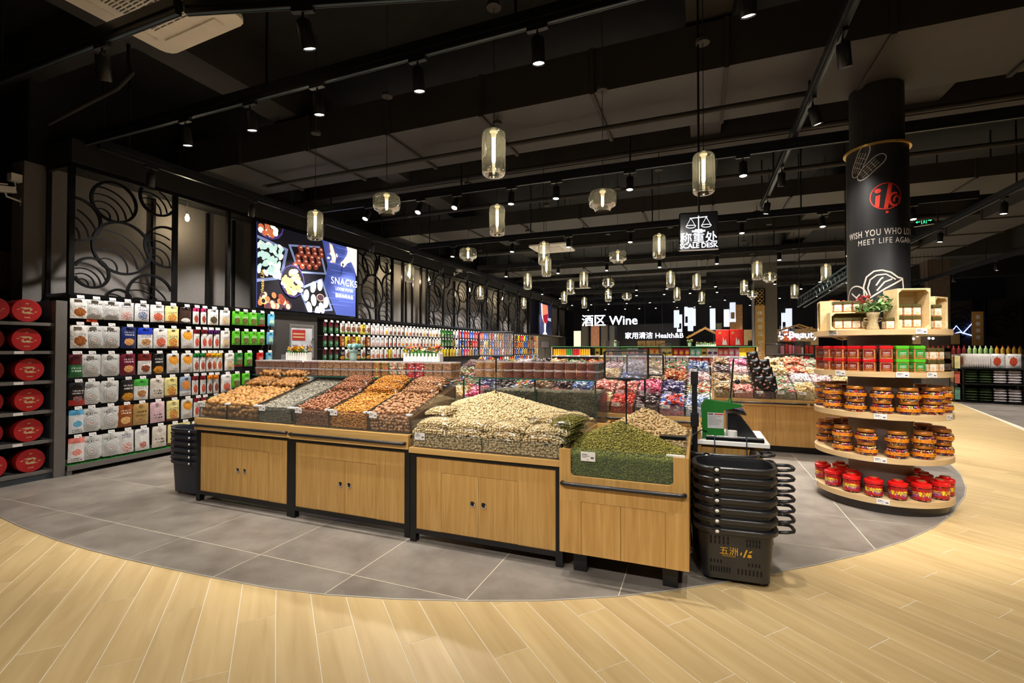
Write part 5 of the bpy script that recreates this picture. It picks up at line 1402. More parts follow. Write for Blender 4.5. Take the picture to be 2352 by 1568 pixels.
rj_me = [('jar_body', MB().lathe([(0,0),(RJ-0.006,0),(RJ,0.006),(RJ,0.125),(RJ-0.008,0.132)], 22).mesh('jar_body','jar_clear',True)),
         ('wrap_label', cyl_uv([(RJ+0.0008,0.018),(RJ+0.0008,0.112)], 24, 'wrap_label', 'red_jar_print')),
         ('lid', MB().lathe([(RJ+0.002,0.118),(RJ+0.006,0.122),(RJ+0.006,0.146),(RJ-0.002,0.152),(0.040,0.153),(0.040,0.170),(0.036,0.174),(0.0,0.174)], 24).mesh('lid','red_lid',smooth='auto')),
         ('lid_seal', MB().lathe([(0.026,0.1745),(0.0,0.1745)], 16).mesh('lid_seal','lid_seal'))]
rj_txt = text_mesh('新年糖', 0.044, 'jar_yellow', 0.0, 0.0012)
for v_ in rj_txt.vertices:
    a = -PI/2 + v_.co.x/RJ; v_.co = ((RJ+0.0022)*math.cos(a), (RJ+0.0022)*math.sin(a), 0.062+v_.co.y)
cjb = None
def candy_fill(r, z0, z1, sz, st, kind='candy_jar_mix'):
    P = [((r-sz[1])*math.cos(a), (r-sz[1])*math.sin(a), z) for z in np.arange(z0, z1, st*0.8) for a in np.arange(0, 2*PI, st/r)]
    return nuts_mesh('candies', np.array(P)+(RNG.random((len(P),3))-0.5)*st*0.3, sz, kind, ICO1, PI, lie=False)
rj_fill = candy_fill(RJ-0.004, 0.012, 0.122, (0.014,0.008,0.007), 0.019)
def red_jar(x, y, rz, z, g='red lidded sweet jars', label='red plastic jar of new year sweets with yellow lettering'):
    t = thing('sweet_jar', label, 'jar', (x,y,z), (0,0,rz), g)
    for nm, me in rj_me: put(nm, me, t)
    put('lettering', rj_txt, t); o = put('candies', rj_fill, t); o['kind'] = 'stuff'
    return t
z = LV[0][1]+0.001
used = []
for px in (2062,2007,1957,1914,1884,1868,2116,2158,2183):
    best = min((abs(proj((CCX+0.475*math.cos(t), CCY+0.475*math.sin(t), 0.2))[0]-px), t) for t in np.linspace(CAZ-1.75, CAZ+1.75, 500))[1]
    if any(abs(best-q) < 0.315 for q in used): continue
    used.append(best)
    red_jar(CCX+0.478*math.cos(best), CCY+0.478*math.sin(best), best+PI/2, z)
used.sort()
mids = [(a+b)/2 for a, b in zip(used, used[1:])] + [used[-1]+0.2, used[-1]+0.65, used[0]-0.25]
for d in [math.degrees(m-CAZ) for m in mids if abs(m-CAZ) > 0.6]:
    red_jar(CCX+0.335*math.cos(CAZ+math.radians(d)), CCY+0.335*math.sin(CAZ+math.radians(d)), CAZ+math.radians(d)+PI/2, z, label='red sweet jar in the inner ring of the lowest shelf')
# squat amber jars on the next two shelves, stacked in twos
pack('amber_band', s2l(236,140,14), None, s2l(90,44,20), s2l(240,150,30), s2l(60,30,20), pv=0.5, ps=(0.10,0.3), tv=(0.3,0.7), rough=0.35)
mat('bronze_lid', s2l(182,112,40), 0.3, 0.35, var=0.06)
AJ = 0.088
aj_prof = [(0,0),(AJ*0.80,0.0),(AJ*0.92,0.012),(AJ,0.030),(AJ,0.055),(AJ*0.95,0.072),(AJ*0.80,0.088),(AJ*0.74,0.094)]
aj_me = [('jar_body', MB().lathe(aj_prof, 24).mesh('jar_body','jar_clear',True)),
         ('band_label', cyl_uv([(AJ+0.001,0.028),(AJ+0.001,0.057)], 26, 'band_label', 'amber_band')),
         ('lid', MB().lathe([(AJ*0.76,0.090),(AJ*0.80,0.092),(AJ*0.80,0.112),(AJ*0.76,0.118),(0,0.119)], 24).mesh('lid','bronze_lid',smooth='auto'))]
aj_fill = candy_fill(AJ*0.86, 0.008, 0.082, (0.015,0.009,0.006), 0.020)
aj_core = MB().cyl((0,0,0.004),(0,0,0.078),AJ*0.66,n=14).mesh('filling','pecan_bed')
def amber_jar(x, y, rz, z, label):
    t = thing('amber_jar', label, 'jar', (x,y,z), (0,0,rz), 'squat amber banded sweet jars')
    for nm, me in aj_me: put(nm, me, t)
    o = put('candies', aj_fill, t, rot=(0,0,random.random()*6)); o['kind'] = 'stuff'; put('filling', aj_core, t)
for lv, pxs in ((1,(1880,1897,1936,1990,2060,2120,2168)),(2,(1884,1915,1965,2025,2087,2140,2178))):
    ua = []
    for px in sorted(pxs, key=lambda q: abs(q-2030)):
        zz_ = LV[lv][1]+0.001
        best = min((abs(proj((CCX+0.458*math.cos(t), CCY+0.458*math.sin(t), zz_+0.1))[0]-px), t) for t in np.linspace(CAZ-1.75, CAZ+1.75, 500))[1]
        if any(abs(best-q) < 0.392 for q in ua): continue
        ua.append(best)
        for k in range(2):
            amber_jar(CCX+0.458*math.cos(best), CCY+0.458*math.sin(best), best+PI/2+(random.random()-0.5)*2, zz_+k*0.120, 'squat clear sweet jar with bronze lid, %s of its pair, %s' % (('lower','upper')[k], ('fourth tier','third tier')[lv-1]))
    for a in (max(ua)+0.40, max(ua)+0.80, min(ua)-0.40, min(ua)-0.80):
        for k in range(2):
            amber_jar(CCX+0.458*math.cos(a), CCY+0.458*math.sin(a), a, LV[lv][1]+0.001+k*0.120, 'squat clear sweet jar with bronze lid round the far side')
# square tubs on the second shelf: red, green, cream
def tub_me(lid, lab, body, w=0.094, h=0.118):
    b = MB().bevbox(-w/2,-w/2,0,w/2,w/2,h-0.026,0.008).mesh('tub_body', body)
    l = MB().bevbox(-w/2-0.002,-w/2-0.002,h-0.028,w/2+0.002,w/2+0.002,h,0.006).mesh('lid', lid)
    mb = MB()
    for k in range(4):
        R = Matrix.Rotation(k*PI/2, 3, 'Z')
        mb.add([R @ Vector(p) for p in ((-w*0.40,-w/2-0.0012,0.012),(w*0.40,-w/2-0.0012,0.012),(w*0.40,-w/2-0.0012,h-0.036),(-w*0.40,-w/2-0.0012,h-0.036))], [(0,1,2,3)])
    lb_ = mb.mesh('label', lab)
    uvl = lb_.uv_layers.new(name='UVMap')
    for i in range(len(lb_.loops)): uvl.data[i].uv = ((0,0),(1,0),(1,1),(0,1))[i % 4]
    return [('tub_body', b), ('lid', l), ('label', lb_)]
mat('tub_red', s2l(200,22,28), 0.3, var=0.05); mat('tub_green', s2l(84,180,40), 0.3, var=0.05); mat('tub_olive', s2l(86,78,42), 0.3, var=0.05); mat('nut_body', s2l(176,120,66), 0.4, var=0.4, scale=60)
pack('lab_red', s2l(120,26,22), None, s2l(190,120,50), s2l(120,60,30), s2l(240,232,220), pv=0.2, ps=(0.4,0.14), tv=(0.38,0.78))
pack('lab_green', s2l(40,140,44), None, s2l(200,150,80), s2l(120,60,30), s2l(240,240,230), pv=0.18, ps=(0.4,0.14), tv=(0.38,0.78))
pack('lab_cream_o', s2l(238,226,202), None, s2l(226,160,90), s2l(240,210,170), s2l(120,60,30), band_v=0.62, foot=None, pv=0.22, ps=(0.30,0.16), tv=(0.40,0.58))
pack('lab_cream_g', s2l(238,226,202), None, s2l(226,160,90), s2l(240,210,170), s2l(40,130,50), pv=0.22, ps=(0.30,0.16), tv=(0.38,0.60))
T_RED, T_GRN = tub_me('tub_red','lab_red','nut_body'), tub_me('tub_green','lab_green','nut_body')
T_CRO, T_CRG = tub_me('tub_olive','lab_cream_o','nut_body',0.074,0.108), tub_me('tub_olive','lab_cream_g','nut_body',0.074,0.108)
def tub(me, x, y, rz, z, label, g): 
    t = thing('snack_tub', label, 'tub', (x,y,z), (0,0,rz), g)
    for nm, m_ in me: put(nm, m_, t)
    return t
zz_ = LV[3][1]+0.001
def ang_for(px, r, z): return min((abs(proj((CCX+r*math.cos(t), CCY+r*math.sin(t), z))[0]-px), t) for t in np.linspace(CAZ-1.75, CAZ+1.75, 500))[1]
for k in range(2):
    for px in (1876,1888,1908,1934,1964,1998,2034):
        a = ang_for(px, 0.485, zz_+0.1); tub(T_RED, CCX+0.485*math.cos(a), CCY+0.485*math.sin(a), a+PI/2, zz_+k*0.1195, 'red lidded square snack tub, %s of its pair' % ('lower','upper')[k], 'square tubs on the second shelf')
    for px in (2069,2104):
        a = ang_for(px, 0.485, zz_+0.1); tub(T_GRN, CCX+0.485*math.cos(a), CCY+0.485*math.sin(a), a+PI/2, zz_+k*0.1195, 'green lidded square snack tub, %s of its pair' % ('lower','upper')[k], 'square tubs on the second shelf')
    for px in (2133,2152,2168,2180,2187):
        a = ang_for(px, 0.495, zz_+0.1); tub(T_CRO, CCX+0.495*math.cos(a), CCY+0.495*math.sin(a), a+PI/2, zz_+k*0.1095, 'cream labelled cashew jar with olive lid, %s of its pair on the second shelf' % ('lower','upper')[k], 'cream cashew jars')
# top shelf: pine crates with cashew jars, flower vase
ZT_ = LV[4][1]+0.001
def crate(label, x, y, rz, w, h, d, back=True):
    t = thing('pine_crate', label, 'crate', (x,y,ZT_), (0,0,rz), 'pine crates on the top shelf')
    k = 0.012
    MB().box(-w/2,-d/2,0,w/2,d/2,k).build('bottom_board','pine',t); MB().box(-w/2,-d/2,h-k,w/2,d/2,h).build('top_board','pine',t)
    for s in (-1,1): MB().box(s*w/2-(k if s > 0 else 0),-d/2,k,s*w/2+(0 if s > 0 else k),d/2,h-k).build('side_board','pine',t)
    if back: MB().box(-w/2+k,d/2-k,k,w/2-k,d/2,h-k).build('back_board','pine',t)
    for sx in (-1,1):
        for sz in (-1,1):
            zc = k if sz < 0 else h-k; xx = sx*(w/2-k)
            tri = [(xx,zc),(xx-sx*0.028,zc),(xx,zc-sz*0.028)]
            MB().prism(tri, -d/2, -d/2+0.010, 'y').build('corner_block','pine',t)
    return t
def facing(px, r): a = ang_for(px, r, ZT_+0.1); return CCX+r*math.cos(a), CCY+r*math.sin(a), a+PI/2, a
def jars_in(px_x, px_y, rz, cols, rows, zoff, mes, g, label, sp=0.077, depth=0.0):
    c, s = math.cos(rz), math.sin(rz)
    for r in range(rows):
        for i in range(cols):
            u = (i-(cols-1)/2)*sp
            tub(mes[(i+r) % len(mes)], px_x+u*c-depth*s, px_y+u*s+depth*c, rz, zoff+r*0.1095, label, g)
RZC = YAW - 0.38      # crates stand square to the aisle
x, y = CCX+0.098, CCY-0.395
crate('large open pine crate with six cashew jars', x, y, RZC+0.27, 0.275, 0.365, 0.19, True)
jars_in(x, y, RZC+0.27, 3, 2, ZT_+0.014, [T_CRO], 'cashew jars in the large crate', 'cream labelled cashew jar inside the large pine crate', depth=0.02)
x, y = CCX-0.305, CCY-0.275
crate('low pine crate with four green labelled cashew jars', x, y, RZC-0.02, 0.36, 0.175, 0.16, True)
jars_in(x, y, RZC-0.02, 4, 1, ZT_+0.014, [T_CRG], 'cashew jars in the low crate', 'green striped cashew jar inside the low pine crate', sp=0.072, depth=-0.02)
jars_in(x+0.01, y, RZC-0.02, 4, 1, ZT_+0.177, [T_CRO,T_CRG,T_CRO,T_CRO], 'cashew jars on the low crate', 'cashew jar standing on top of the low pine crate', sp=0.078)
a = CAZ+math.radians(-78); x, y = CCX+0.42*math.cos(a), CCY+0.42*math.sin(a)
crate('upright pine crate turned sideways at the left edge', x, y, a+PI/2, 0.20, 0.31, 0.17, True)
jars_in(x, y, a+PI/2, 2, 2, ZT_+0.014, [T_CRO], 'cashew jars in the sideways crate', 'cashew jar inside the sideways pine crate', depth=-0.02)
a = CAZ+math.radians(74); x, y = CCX+0.40*math.cos(a), CCY+0.40*math.sin(a)
crate('pine crate at the right edge turned away', x, y, a+PI/2-0.2, 0.22, 0.30, 0.17, True)
for k in range(2): tub(T_CRO, CCX+0.30, CCY-0.395, RZC+0.4, ZT_+k*0.1095, 'cashew jar stacked between the large crate and the right crate, %s' % ('lower','upper')[k], 'cashew jars beside the large crate')
tub(T_CRO, CCX-0.058, CCY-0.455, RZC+0.1, ZT_, 'single cashew jar beside the woven vase', 'cashew jars beside the large crate')
vs_ = thing('woven_vase', 'woven rope vase with two handles of pink and white flowers', 'vase', (CCX-0.165, CCY-0.42, ZT_))
mat('rope', s2l(176,156,116), 0.8, var=0.35, scale=90, stretch=(1,1,3), bump=0.5)
MB().lathe([(0,0),(0.050,0.0),(0.050,0.01),(0.040,0.05),(0.036,0.08),(0.046,0.125),(0.058,0.16),(0.052,0.16),(0.0,0.14)], 18).build('body','rope',vs_,smooth=True)
for s in (-1,1): MB().tube([(s*0.042,0,0.11),(s*0.066,0,0.105),(s*0.072,0,0.085),(s*0.04,0,0.075)], 0.006, 6).build('handle','rope',vs_,smooth=True)
Rr = lambda a, b: a+(b-a)*random.random()
for _ in range(26):
    a = Rr(0,6.28); r = Rr(0.02,0.12)
    MB().cyl((0,0,0.14),(r*math.cos(a),r*math.sin(a)*0.8,Rr(0.20,0.30)),0.0018,n=4,caps=False).build('stem','stem_green',vs_)
leaves(vs_, [(Rr(-0.12,0.12),Rr(-0.08,0.08),Rr(0.15,0.24)) for _ in range(60)], 0.06, 0.024, 'leaf_pale')
leaves(vs_, [(Rr(-0.10,0.10),Rr(-0.08,0.08),Rr(0.15,0.22)) for _ in range(30)], 0.06, 0.030, 'leaf_green')
blossoms(vs_, [(Rr(-0.13,0.0),Rr(-0.08,0.06),Rr(0.24,0.32)) for _ in range(16)], ['petal_mauve','petal_pink','petal_rose'], 0.024)
blossoms(vs_, [(Rr(0.0,0.13),Rr(-0.08,0.06),Rr(0.22,0.32)) for _ in range(10)], ['petal_teal','petal_cream'], 0.024)
fb = thing('small_flower_box', 'small pine box with red and pink flowers at the back of the top shelf', 'flower box', (CCX-0.36, CCY-0.02, ZT_), (0,0,RZC))
MB().box(-0.06,-0.04,0,0.06,0.04,0.30).build('box','pine',fb)
blossoms(fb, [(Rr(-0.08,0.08),Rr(-0.04,0.04),0.305) for _ in range(8)], ['petal_red','petal_pink','petal_orange'], 0.026)
# ---------------------------------------------------------------- shopping baskets in stacks
def basket_meshes(mname):
    """pull basket: tapered rounded body with slots, thick rim, loop handle, castors"""
    def ringpts(L, Wd, r, z, n=5):
        o = []
        for sx, sy, a0 in ((1,1,0),(-1,1,90),(-1,-1,180),(1,-1,270)):
            for i in range(n):
                a = math.radians(a0+90*i/(n-1)); o.append((sx*(L/2-r)+r*math.cos(a), sy*(Wd/2-r)+r*math.sin(a), z))
        return o
    mb = MB()
    lv = [(0.40,0.27,0.06,0.03),(0.40,0.27,0.06,0.045),(0.425,0.29,0.075,0.20),(0.45,0.305,0.09,0.36)]
    rings = [ringpts(*q) for q in lv]; n = len(rings[0])
    vs = [p for r in rings for p in r]; fs = []
    for j in range(len(rings)-1):
        for i in range(n): fs.append((j*n+i, j*n+(i+1)%n, (j+1)*n+(i+1)%n, (j+1)*n+i))
    fs.append(tuple(range(n-1,-1,-1)))
    inner = [ringpts(q[0]-0.012, q[1]-0.012, q[2]-0.006, q[3]+(0.006 if k == 0 else 0)) for k, q in enumerate(lv)]
    base = len(vs); vs += [p for r in inner for p in r]
    for j in range(len(rings)-1):
        for i in range(n): fs.append((base+j*n+i, base+(j+1)*n+i, base+(j+1)*n+(i+1)%n, base+j*n+(i+1)%n))
    fs.append(tuple(base+i for i in range(n)))
    body = mb.add(vs, fs).mesh('body', mname, 'auto')
    rim = MB()
    o = [ringpts(0.462,0.317,0.10,0.352), ringpts(0.500,0.345,0.12,0.352), ringpts(0.506,0.350,0.12,0.362), ringpts(0.506,0.350,0.12,0.380), ringpts(0.492,0.338,0.115,0.386), ringpts(0.452,0.307,0.095,0.386), ringpts(0.446,0.301,0.09,0.36)]
    vs = [p for r in o for p in r]
    rim.add(vs, [(j*n+i, j*n+(i+1)%n, (j+1)*n+(i+1)%n, (j+1)*n+i) for j in range(len(o)-1) for i in range(n)])
    rim = rim.mesh('rim', mname, 'auto')
    hd = MB()
    hd.tube([(0.245,-0.075,0.368),(0.30,-0.072,0.372),(0.335,-0.060,0.376),(0.345,-0.03,0.378),(0.345,0.03,0.378),(0.335,0.060,0.376),(0.30,0.072,0.372),(0.245,0.075,0.368)], 0.0115, 8)
    hd = hd.mesh('pull_handle', mname, True)
    slot = MB().box(-0.0045,-0.0015,-0.014,0.0045,0.0015,0.014).mesh('slot', 'slot_black')
    rivet = MB().lathe([(0,0.004),(0.010,0.003),(0.012,0.0)], 12).mesh('rivet', 'white_plastic', True)
    hub = MB().cyl((0,0,-0.004),(0,0,0.004),0.026,n=18).mesh('handle_hub', mname)
    wheel = MB().cyl((0,-0.008,0.016),(0,0.008,0.016),0.016,n=12).box(-0.010,-0.012,0.020,0.010,0.012,0.034).mesh('castor', 'lamp_black')
    return dict(body=body, rim=rim, hd=hd, slot=slot, rivet=rivet, hub=hub, wheel=wheel)
mat('slot_black', (0.002,0.002,0.002), 0.9); mat('basket_gold', s2l(206,158,40), 0.5)
BM = {'b': basket_meshes('basket_black'), 'n': basket_meshes('basket_navy')}
def basket(k, loc, rz, label, group, full=False, wheels=False, bw=False):
    m = BM[k]; t = thing('shopping_basket', label, 'basket', loc, (0,0,rz), group); t.scale = (1,1,0.92)
    bo = put('body', m['body'], t); put('rim', m['rim'], t); put('pull_handle', m['hd'], t)
    for s in (-1, 1):
        h = put('handle_hub', m['hub'], t, (-0.115, s*0.1755, 0.368), (PI/2,0,0)); put('rivet', m['rivet'], h, (0,0,0.004 if s < 0 else -0.004), (0 if s < 0 else PI,0,0))
    if wheels:
        for x, y in ((0.15,0.09),(0.15,-0.09),(-0.15,0.09),(-0.15,-0.09)): put('castor', m['wheel'], t, (x,y,0))
    if full:
        def yw(z): return (0.135+(z-0.045)/0.155*0.010) if z < 0.20 else 0.145+(z-0.20)/0.16*0.0075
        rows = [(0.315,(-0.15,-0.05),5),(0.315,(0.06,0.13),5),(0.285,(-0.15,-0.05),5),(0.285,(0.06,0.13),5),(0.150,(-0.15,-0.09),4),(0.150,(0.07,0.13),4),(0.095,(-0.15,-0.04),8),(0.095,(0.01,0.14),7)]
        for z, (a, b), q in rows:
            for x in np.linspace(a, b, q):
                for s in (-1, 1):
                    put('slot', m['slot'], bo, (float(x), s*(yw(z)+0.0012), z), (s*-0.055,0,0), (1,1,1.35 if z < 0.12 else 0.8))
        for z in (0.30, 0.12):
            for y in np.linspace(-0.08, 0.08, 6): put('slot', m['slot'], bo, (0.2215-(0.36-z)*0.075, float(y), z), (0,0.08,PI/2), (1,1,1.2))
        me = text_mesh('五洲', 0.056, 'basket_gold', 0.0004, 0.0002); put('lettering', me, bo, (-0.045,-yw(0.225)-0.0045,0.228), (PI/2-0.055,0,0))
        for pts in ([(0.02,0.212),(0.028,0.212),(0.030,0.232),(0.022,0.230)],[(0.035,0.200),(0.045,0.200),(0.063,0.254),(0.053,0.252)],[(0.058,0.206),(0.072,0.200),(0.086,0.206),(0.082,0.222),(0.066,0.224)],[(0.075,0.232),(0.09,0.246),(0.084,0.25),(0.068,0.238)]):
            MB().prism(pts, -yw(0.226)-0.0055, -yw(0.226)-0.002, 'y').build('emblem', 'basket_gold', bo)
        put('lettering', text_mesh('PRIVATE LIFE', 0.014, 'basket_gold', 0.0004), bo, (-0.045,-yw(0.195)-0.003,0.196), (PI/2-0.055,0,0))
    return t
# right-hand stack by the raisin counter
BX, BY, BR = 0.205, 3.46, math.radians(3)
for i in range(7):
    basket('b', (BX, BY, 0.004+i*0.0645), BR, ['bottom black basket with gold lettering in the stack by the raisin counter','black basket nested second from the bottom by the raisin counter','black basket nested third from the bottom by the raisin counter','black basket nested fourth from the bottom by the raisin counter','black basket nested fifth from the bottom by the raisin counter','black basket nested sixth from the bottom by the raisin counter','topmost black basket of the stack by the raisin counter'][i], 'black baskets stacked by the raisin counter', full=(i == 0), wheels=(i == 0))
for i in range(7):
    basket('b', (BX-0.055, BY+0.40, 0.004+i*0.0645), BR, 'black basket in the rear stack under the scale desk edge', 'black baskets in the rear stack', wheels=(i == 0)) if i in (0, 6) else None
for i in range(1, 6):
    basket('b', (BX-0.055, BY+0.40, 0.004+i*0.0645), BR, 'black basket in the rear stack under the scale desk edge', 'black baskets in the rear stack')
# left-hand stack at the walnut counter end
for i in range(6):
    basket('n', (-4.880, 3.405, 0.004+i*0.0645), math.radians(180), 'dark navy basket stacked at the end of the walnut counter, layer %s' % ('one at the floor','two','three','four','five','six on top')[i], 'navy baskets by the walnut counter', full=False, wheels=(i == 0))
# ---------------------------------------------------------------- scale desk
dk = thing('scale_desk', 'narrow weighing desk with white top and oak body behind the basket stack', 'desk', (-0.02, 3.93, 0))
MB().bevbox(0,0,0.765,0.50,0.60,0.797,0.004).build('top', 'white_paint', dk)
MB().box(0.03,0.05,0.08,0.46,0.56,0.765).build('body', 'oak_laminate', dk); MB().box(0.05,0.07,0,0.44,0.54,0.08).build('plinth', 'black_metal', dk)
MB().box(-0.012,0.02,0.05,0.03,0.56,0.85).build('end_board', 'oak_laminate', dk)
ZD = 0.798
sm = thing('bag_sealer', 'green bag tying machine with a silver notice label', 'bag sealer', (0.022, 3.985, ZD), (0,0,0.03))
prof = [(0.0,0.0),(0.175,0.0),(0.165,0.235),(0.27,0.262),(0.275,0.278),(0.20,0.288),(0.03,0.312),(-0.015,0.27)]
MB().prism([(0.0,0.0),(0.155,0.0),(0.150,0.225),(-0.008,0.225)], 0.0, 0.085, 'y').prism([(-0.008,0.225),(0.150,0.225),(0.278,0.256),(0.278,0.272),(0.20,0.285),(0.02,0.305),(-0.012,0.26)], 0.0, 0.085, 'y').build('housing', 'green_machine', sm)
MB().box(0.035,-0.0015,0.085,0.15,0.0,0.205).build('notice_label', 'label_silver', sm)
MB().box(0.040,-0.0022,0.190,0.075,-0.0015,0.197).build('print','black_metal',sm); MB().box(0.085,-0.0022,0.189,0.146,-0.0015,0.198).build('print','price_red',sm)
for k in range(9): MB().box(0.042,-0.0022,0.112+k*0.008,0.09+0.05*random.random(),-0.0015,0.1135+k*0.008).build('print','price_ink',sm)
MB().lathe([(0.018,0),(0.014,0.02),(0.012,0.03)], 12).build('post_collar', 'green_machine', sm, (0.20,0.04,0.283))
MB().cyl((0.20,0.04,0.30),(0.225,0.04,0.62),0.008,n=8).build('rod', 'chrome', sm)
MB().tube([(0.06,0.04,0.30),(0.055,0.04,0.36),(0.07,0.04,0.41),(0.11,0.04,0.435),(0.20,0.04,0.44),(0.24,0.04,0.44)], 0.004, 6).build('wire_loop', 'chrome', sm, smooth=True)
MB().ball((0.252,0.04,0.445), 0.020, nu=12, nv=8).build('knob', 'black_plastic', sm, smooth=True)
MB().cyl((0.276,0.04,0.264),(0.292,0.04,0.266),0.008,n=8).build('nozzle', 'chrome', sm)
tr = thing('scale_tray', 'flat steel platter edge on the weighing desk', 'tray', (0.045, 3.945, ZD))
MB().bevbox(0,0,0,0.40,0.03,0.026,0.003).build('front_bar', 'dark_frame', tr); MB().bevbox(0.0,0.03,0,0.40,0.036,0.030,0.002).build('steel_lip', 'chrome', tr)
sc_ = thing('weighing_scale', 'black label scale with sloping side and a tilted dark screen', 'scale', (0.205, 4.10, ZD))
MB().prism([(0,0),(0.215,0),(0.10,0.165),(0.06,0.19),(0,0.19)], 0.0, 0.30, 'y').build('body', 'black_plastic', sc_)
MB().cbox((0.045,0.13,0.215), (0.165,0.24,0.016), rot=Euler((0,0.22,0))).build('screen_housing', 'black_plastic', sc_)
MB().cbox((0.047,0.13,0.2245), (0.150,0.22,0.004), rot=Euler((0,0.22,0))).build('screen', 'screen_blue', sc_)
MB().cbox((0.05,0.006,0.205), (0.17,0.010,0.016), rot=Euler((0,0.22,0))).build('chrome_edge', 'chrome', sc_)
rl = thing('label_roll', 'white roll of price labels standing on the weighing desk', 'roll', (0.232, 3.995, ZD+0.001))
MB().lathe([(0.012,0.0),(0.034,0.0),(0.034,0.072),(0.012,0.072),(0.012,0.0)], 24).build('paper', 'white_paint', rl, smooth='auto')
MB().lathe([(0.0115,0.001),(0.0115,0.071),(0.009,0.071),(0.009,0.001)], 14).build('tube', 'oak_laminate', rl)
# black post of the scale stand
po = thing('scale_post', 'black square post with caps beside the weighing desk', 'post', (-0.036, 3.93, 0))
MB().box(-0.02,-0.02,0,0.02,0.02,1.31).build('shaft', 'black_metal', po); MB().box(-0.03,-0.028,0.90,0.03,0.028,1.00).build('sleeve', 'black_metal', po); MB().box(-0.027,-0.026,1.22,0.027,0.026,1.32).build('head', 'black_metal', po)
tag(MB().tube([(0.06,4.0,ZD+0.05),(0.02,3.95,ZD+0.075),(-0.055,3.86,ZD+0.04),(-0.075,3.80,0.66),(-0.07,3.79,0.3),(-0.06,3.80,0.02)], 0.005, 6).build('power_cable', 'black_plastic', smooth=True), 'black power cable drooping from the green bag sealer', 'cable')
for x in (0.105, 0.325):
    tag(MB().tube([(x,3.97,ZD+0.034),(x,3.935,ZD+0.036),(x,3.922,ZD+0.01),(x,3.922,0.70),(x+0.008,3.926,0.66)], 0.004, 6).build('wire_hook', 'chrome_dark', smooth=True), 'bent steel wire hook over the front edge of the weighing desk', 'hook', 'wire hooks on the weighing desk')
# hanging SCALE DESK sign
mat('sign_black', (0.008,0.008,0.009), 0.12, var=0.1)
sp = at(1604, 531, Y=4.2)
sg = thing('hanging_sign', 'black hanging sign with white scales symbol reading SCALE DESK', 'sign', (sp.x, 4.2, sp.z), (0,0,0.13))
MB().bevbox(-0.152,-0.012,-0.158,0.152,0.012,0.158,0.010).build('board', 'sign_black', sg)
MB().box(-0.152,-0.014,-0.160,0.152,0.014,-0.154).build('bottom_trim', 'label_silver', sg)
MB().cyl((0.005,0,0.158),(0.005,0,5.2-sp.z),0.009,n=10).build('pole', 'black_metal', sg)
me = text_mesh('称重处', 0.098, 'sign_white', 0.001, 0.0004); put('lettering', me, sg, (0.0,-0.0135,-0.062), (PI/2,0,0))
me = text_mesh('SCALE DESK', 0.054, 'sign_white', 0.001, 0.0008); put('lettering', me, sg, (0.0,-0.0135,-0.123), (PI/2,0,0))
def sline(pts, w=0.006, closed=False): MB().tube([(a,-0.0135,b) for a, b in pts], w/2, 4, closed=closed).build('symbol', 'sign_white', sg)
sline([(0,0.005),(0,0.125)], 0.009); sline([(-0.068,0.108),(0.068,0.114)], 0.008); MB().box(-0.052,-0.0145,-0.008,0.052,-0.012,0.006).build('symbol','sign_white',sg); MB().box(-0.028,-0.0145,0.006,0.028,-0.012,0.014).build('symbol','sign_white',sg)
for s in (-1,1):
    sline([(s*0.06,0.11),(s*0.095,0.045)], 0.004); sline([(s*0.06,0.11),(s*0.025,0.045)], 0.004)
    sline([(s*0.06+0.038*math.cos(t), 0.043+0.016*math.sin(t)) for t in np.linspace(PI,2*PI,9)] + [(s*0.06+0.038*math.cos(t), 0.043+0.008*math.sin(t)) for t in np.linspace(0,PI,9)], 0.005, True)
# ---------------------------------------------------------------- snack wall: racks with hanging pouches
def pouch_mesh(shape, w, h, t, mt):
    """sealed pouch facing +x: front and back skins with flat seams, uv on the front"""
    n, m = 8, 10
    vs, uv = [], []
    def th(u, v):
        e = max(0, 1-abs(2*u-1)**3)**0.6*max(0, 1-abs(2*v-0.92)**3.5)**0.6 if shape != 'tray' else (max(0, 1-abs(2*u-1)**8)*max(0, 1-abs(2*v-1)**8))**0.5*(0.45+0.55*(((u-0.5)/0.34)**2+((v-0.42)/0.30)**2 < 1))
        return e
    rnd = random.Random(int(w*1e4)+int(h*1e4)*7)
    for side in (1, -1):
        for j in range(m+1):
            for i in range(n+1):
                u, v = i/n, j/m
                ww = 1.0
                if shape == 'tray':
                    cx, cz = abs(2*u-1), abs(2*v-1)
                    if cx > 0.8 and cz > 0.8: ww = 0.94
                x = side*t/2*th(u, v) if side > 0 else -t/2*0.7*th(u, v)
                if side > 0 and 0 < i < n and 0 < j < m: x += (rnd.random()-0.5)*t*0.18
                vs.append((x, (u-0.5)*w*ww, (v-1.0)*h*ww)); uv.append((u, v))
    fs = []
    k = (n+1)*(m+1)
    for j in range(m):
        for i in range(n):
            a, b, c, d = j*(n+1)+i, j*(n+1)+i+1, (j+1)*(n+1)+i+1, (j+1)*(n+1)+i
            fs.append((a, b, c, d)); fs.append((k+a, k+d, k+c, k+b))
    me = MB().add(vs, fs).mesh('pouch', mt, True)
    l = me.uv_layers.new(name='UVMap')
    for i, lp in enumerate(me.loops): l.data[i].uv = uv[lp.vertex_index]
    return me
C = s2l
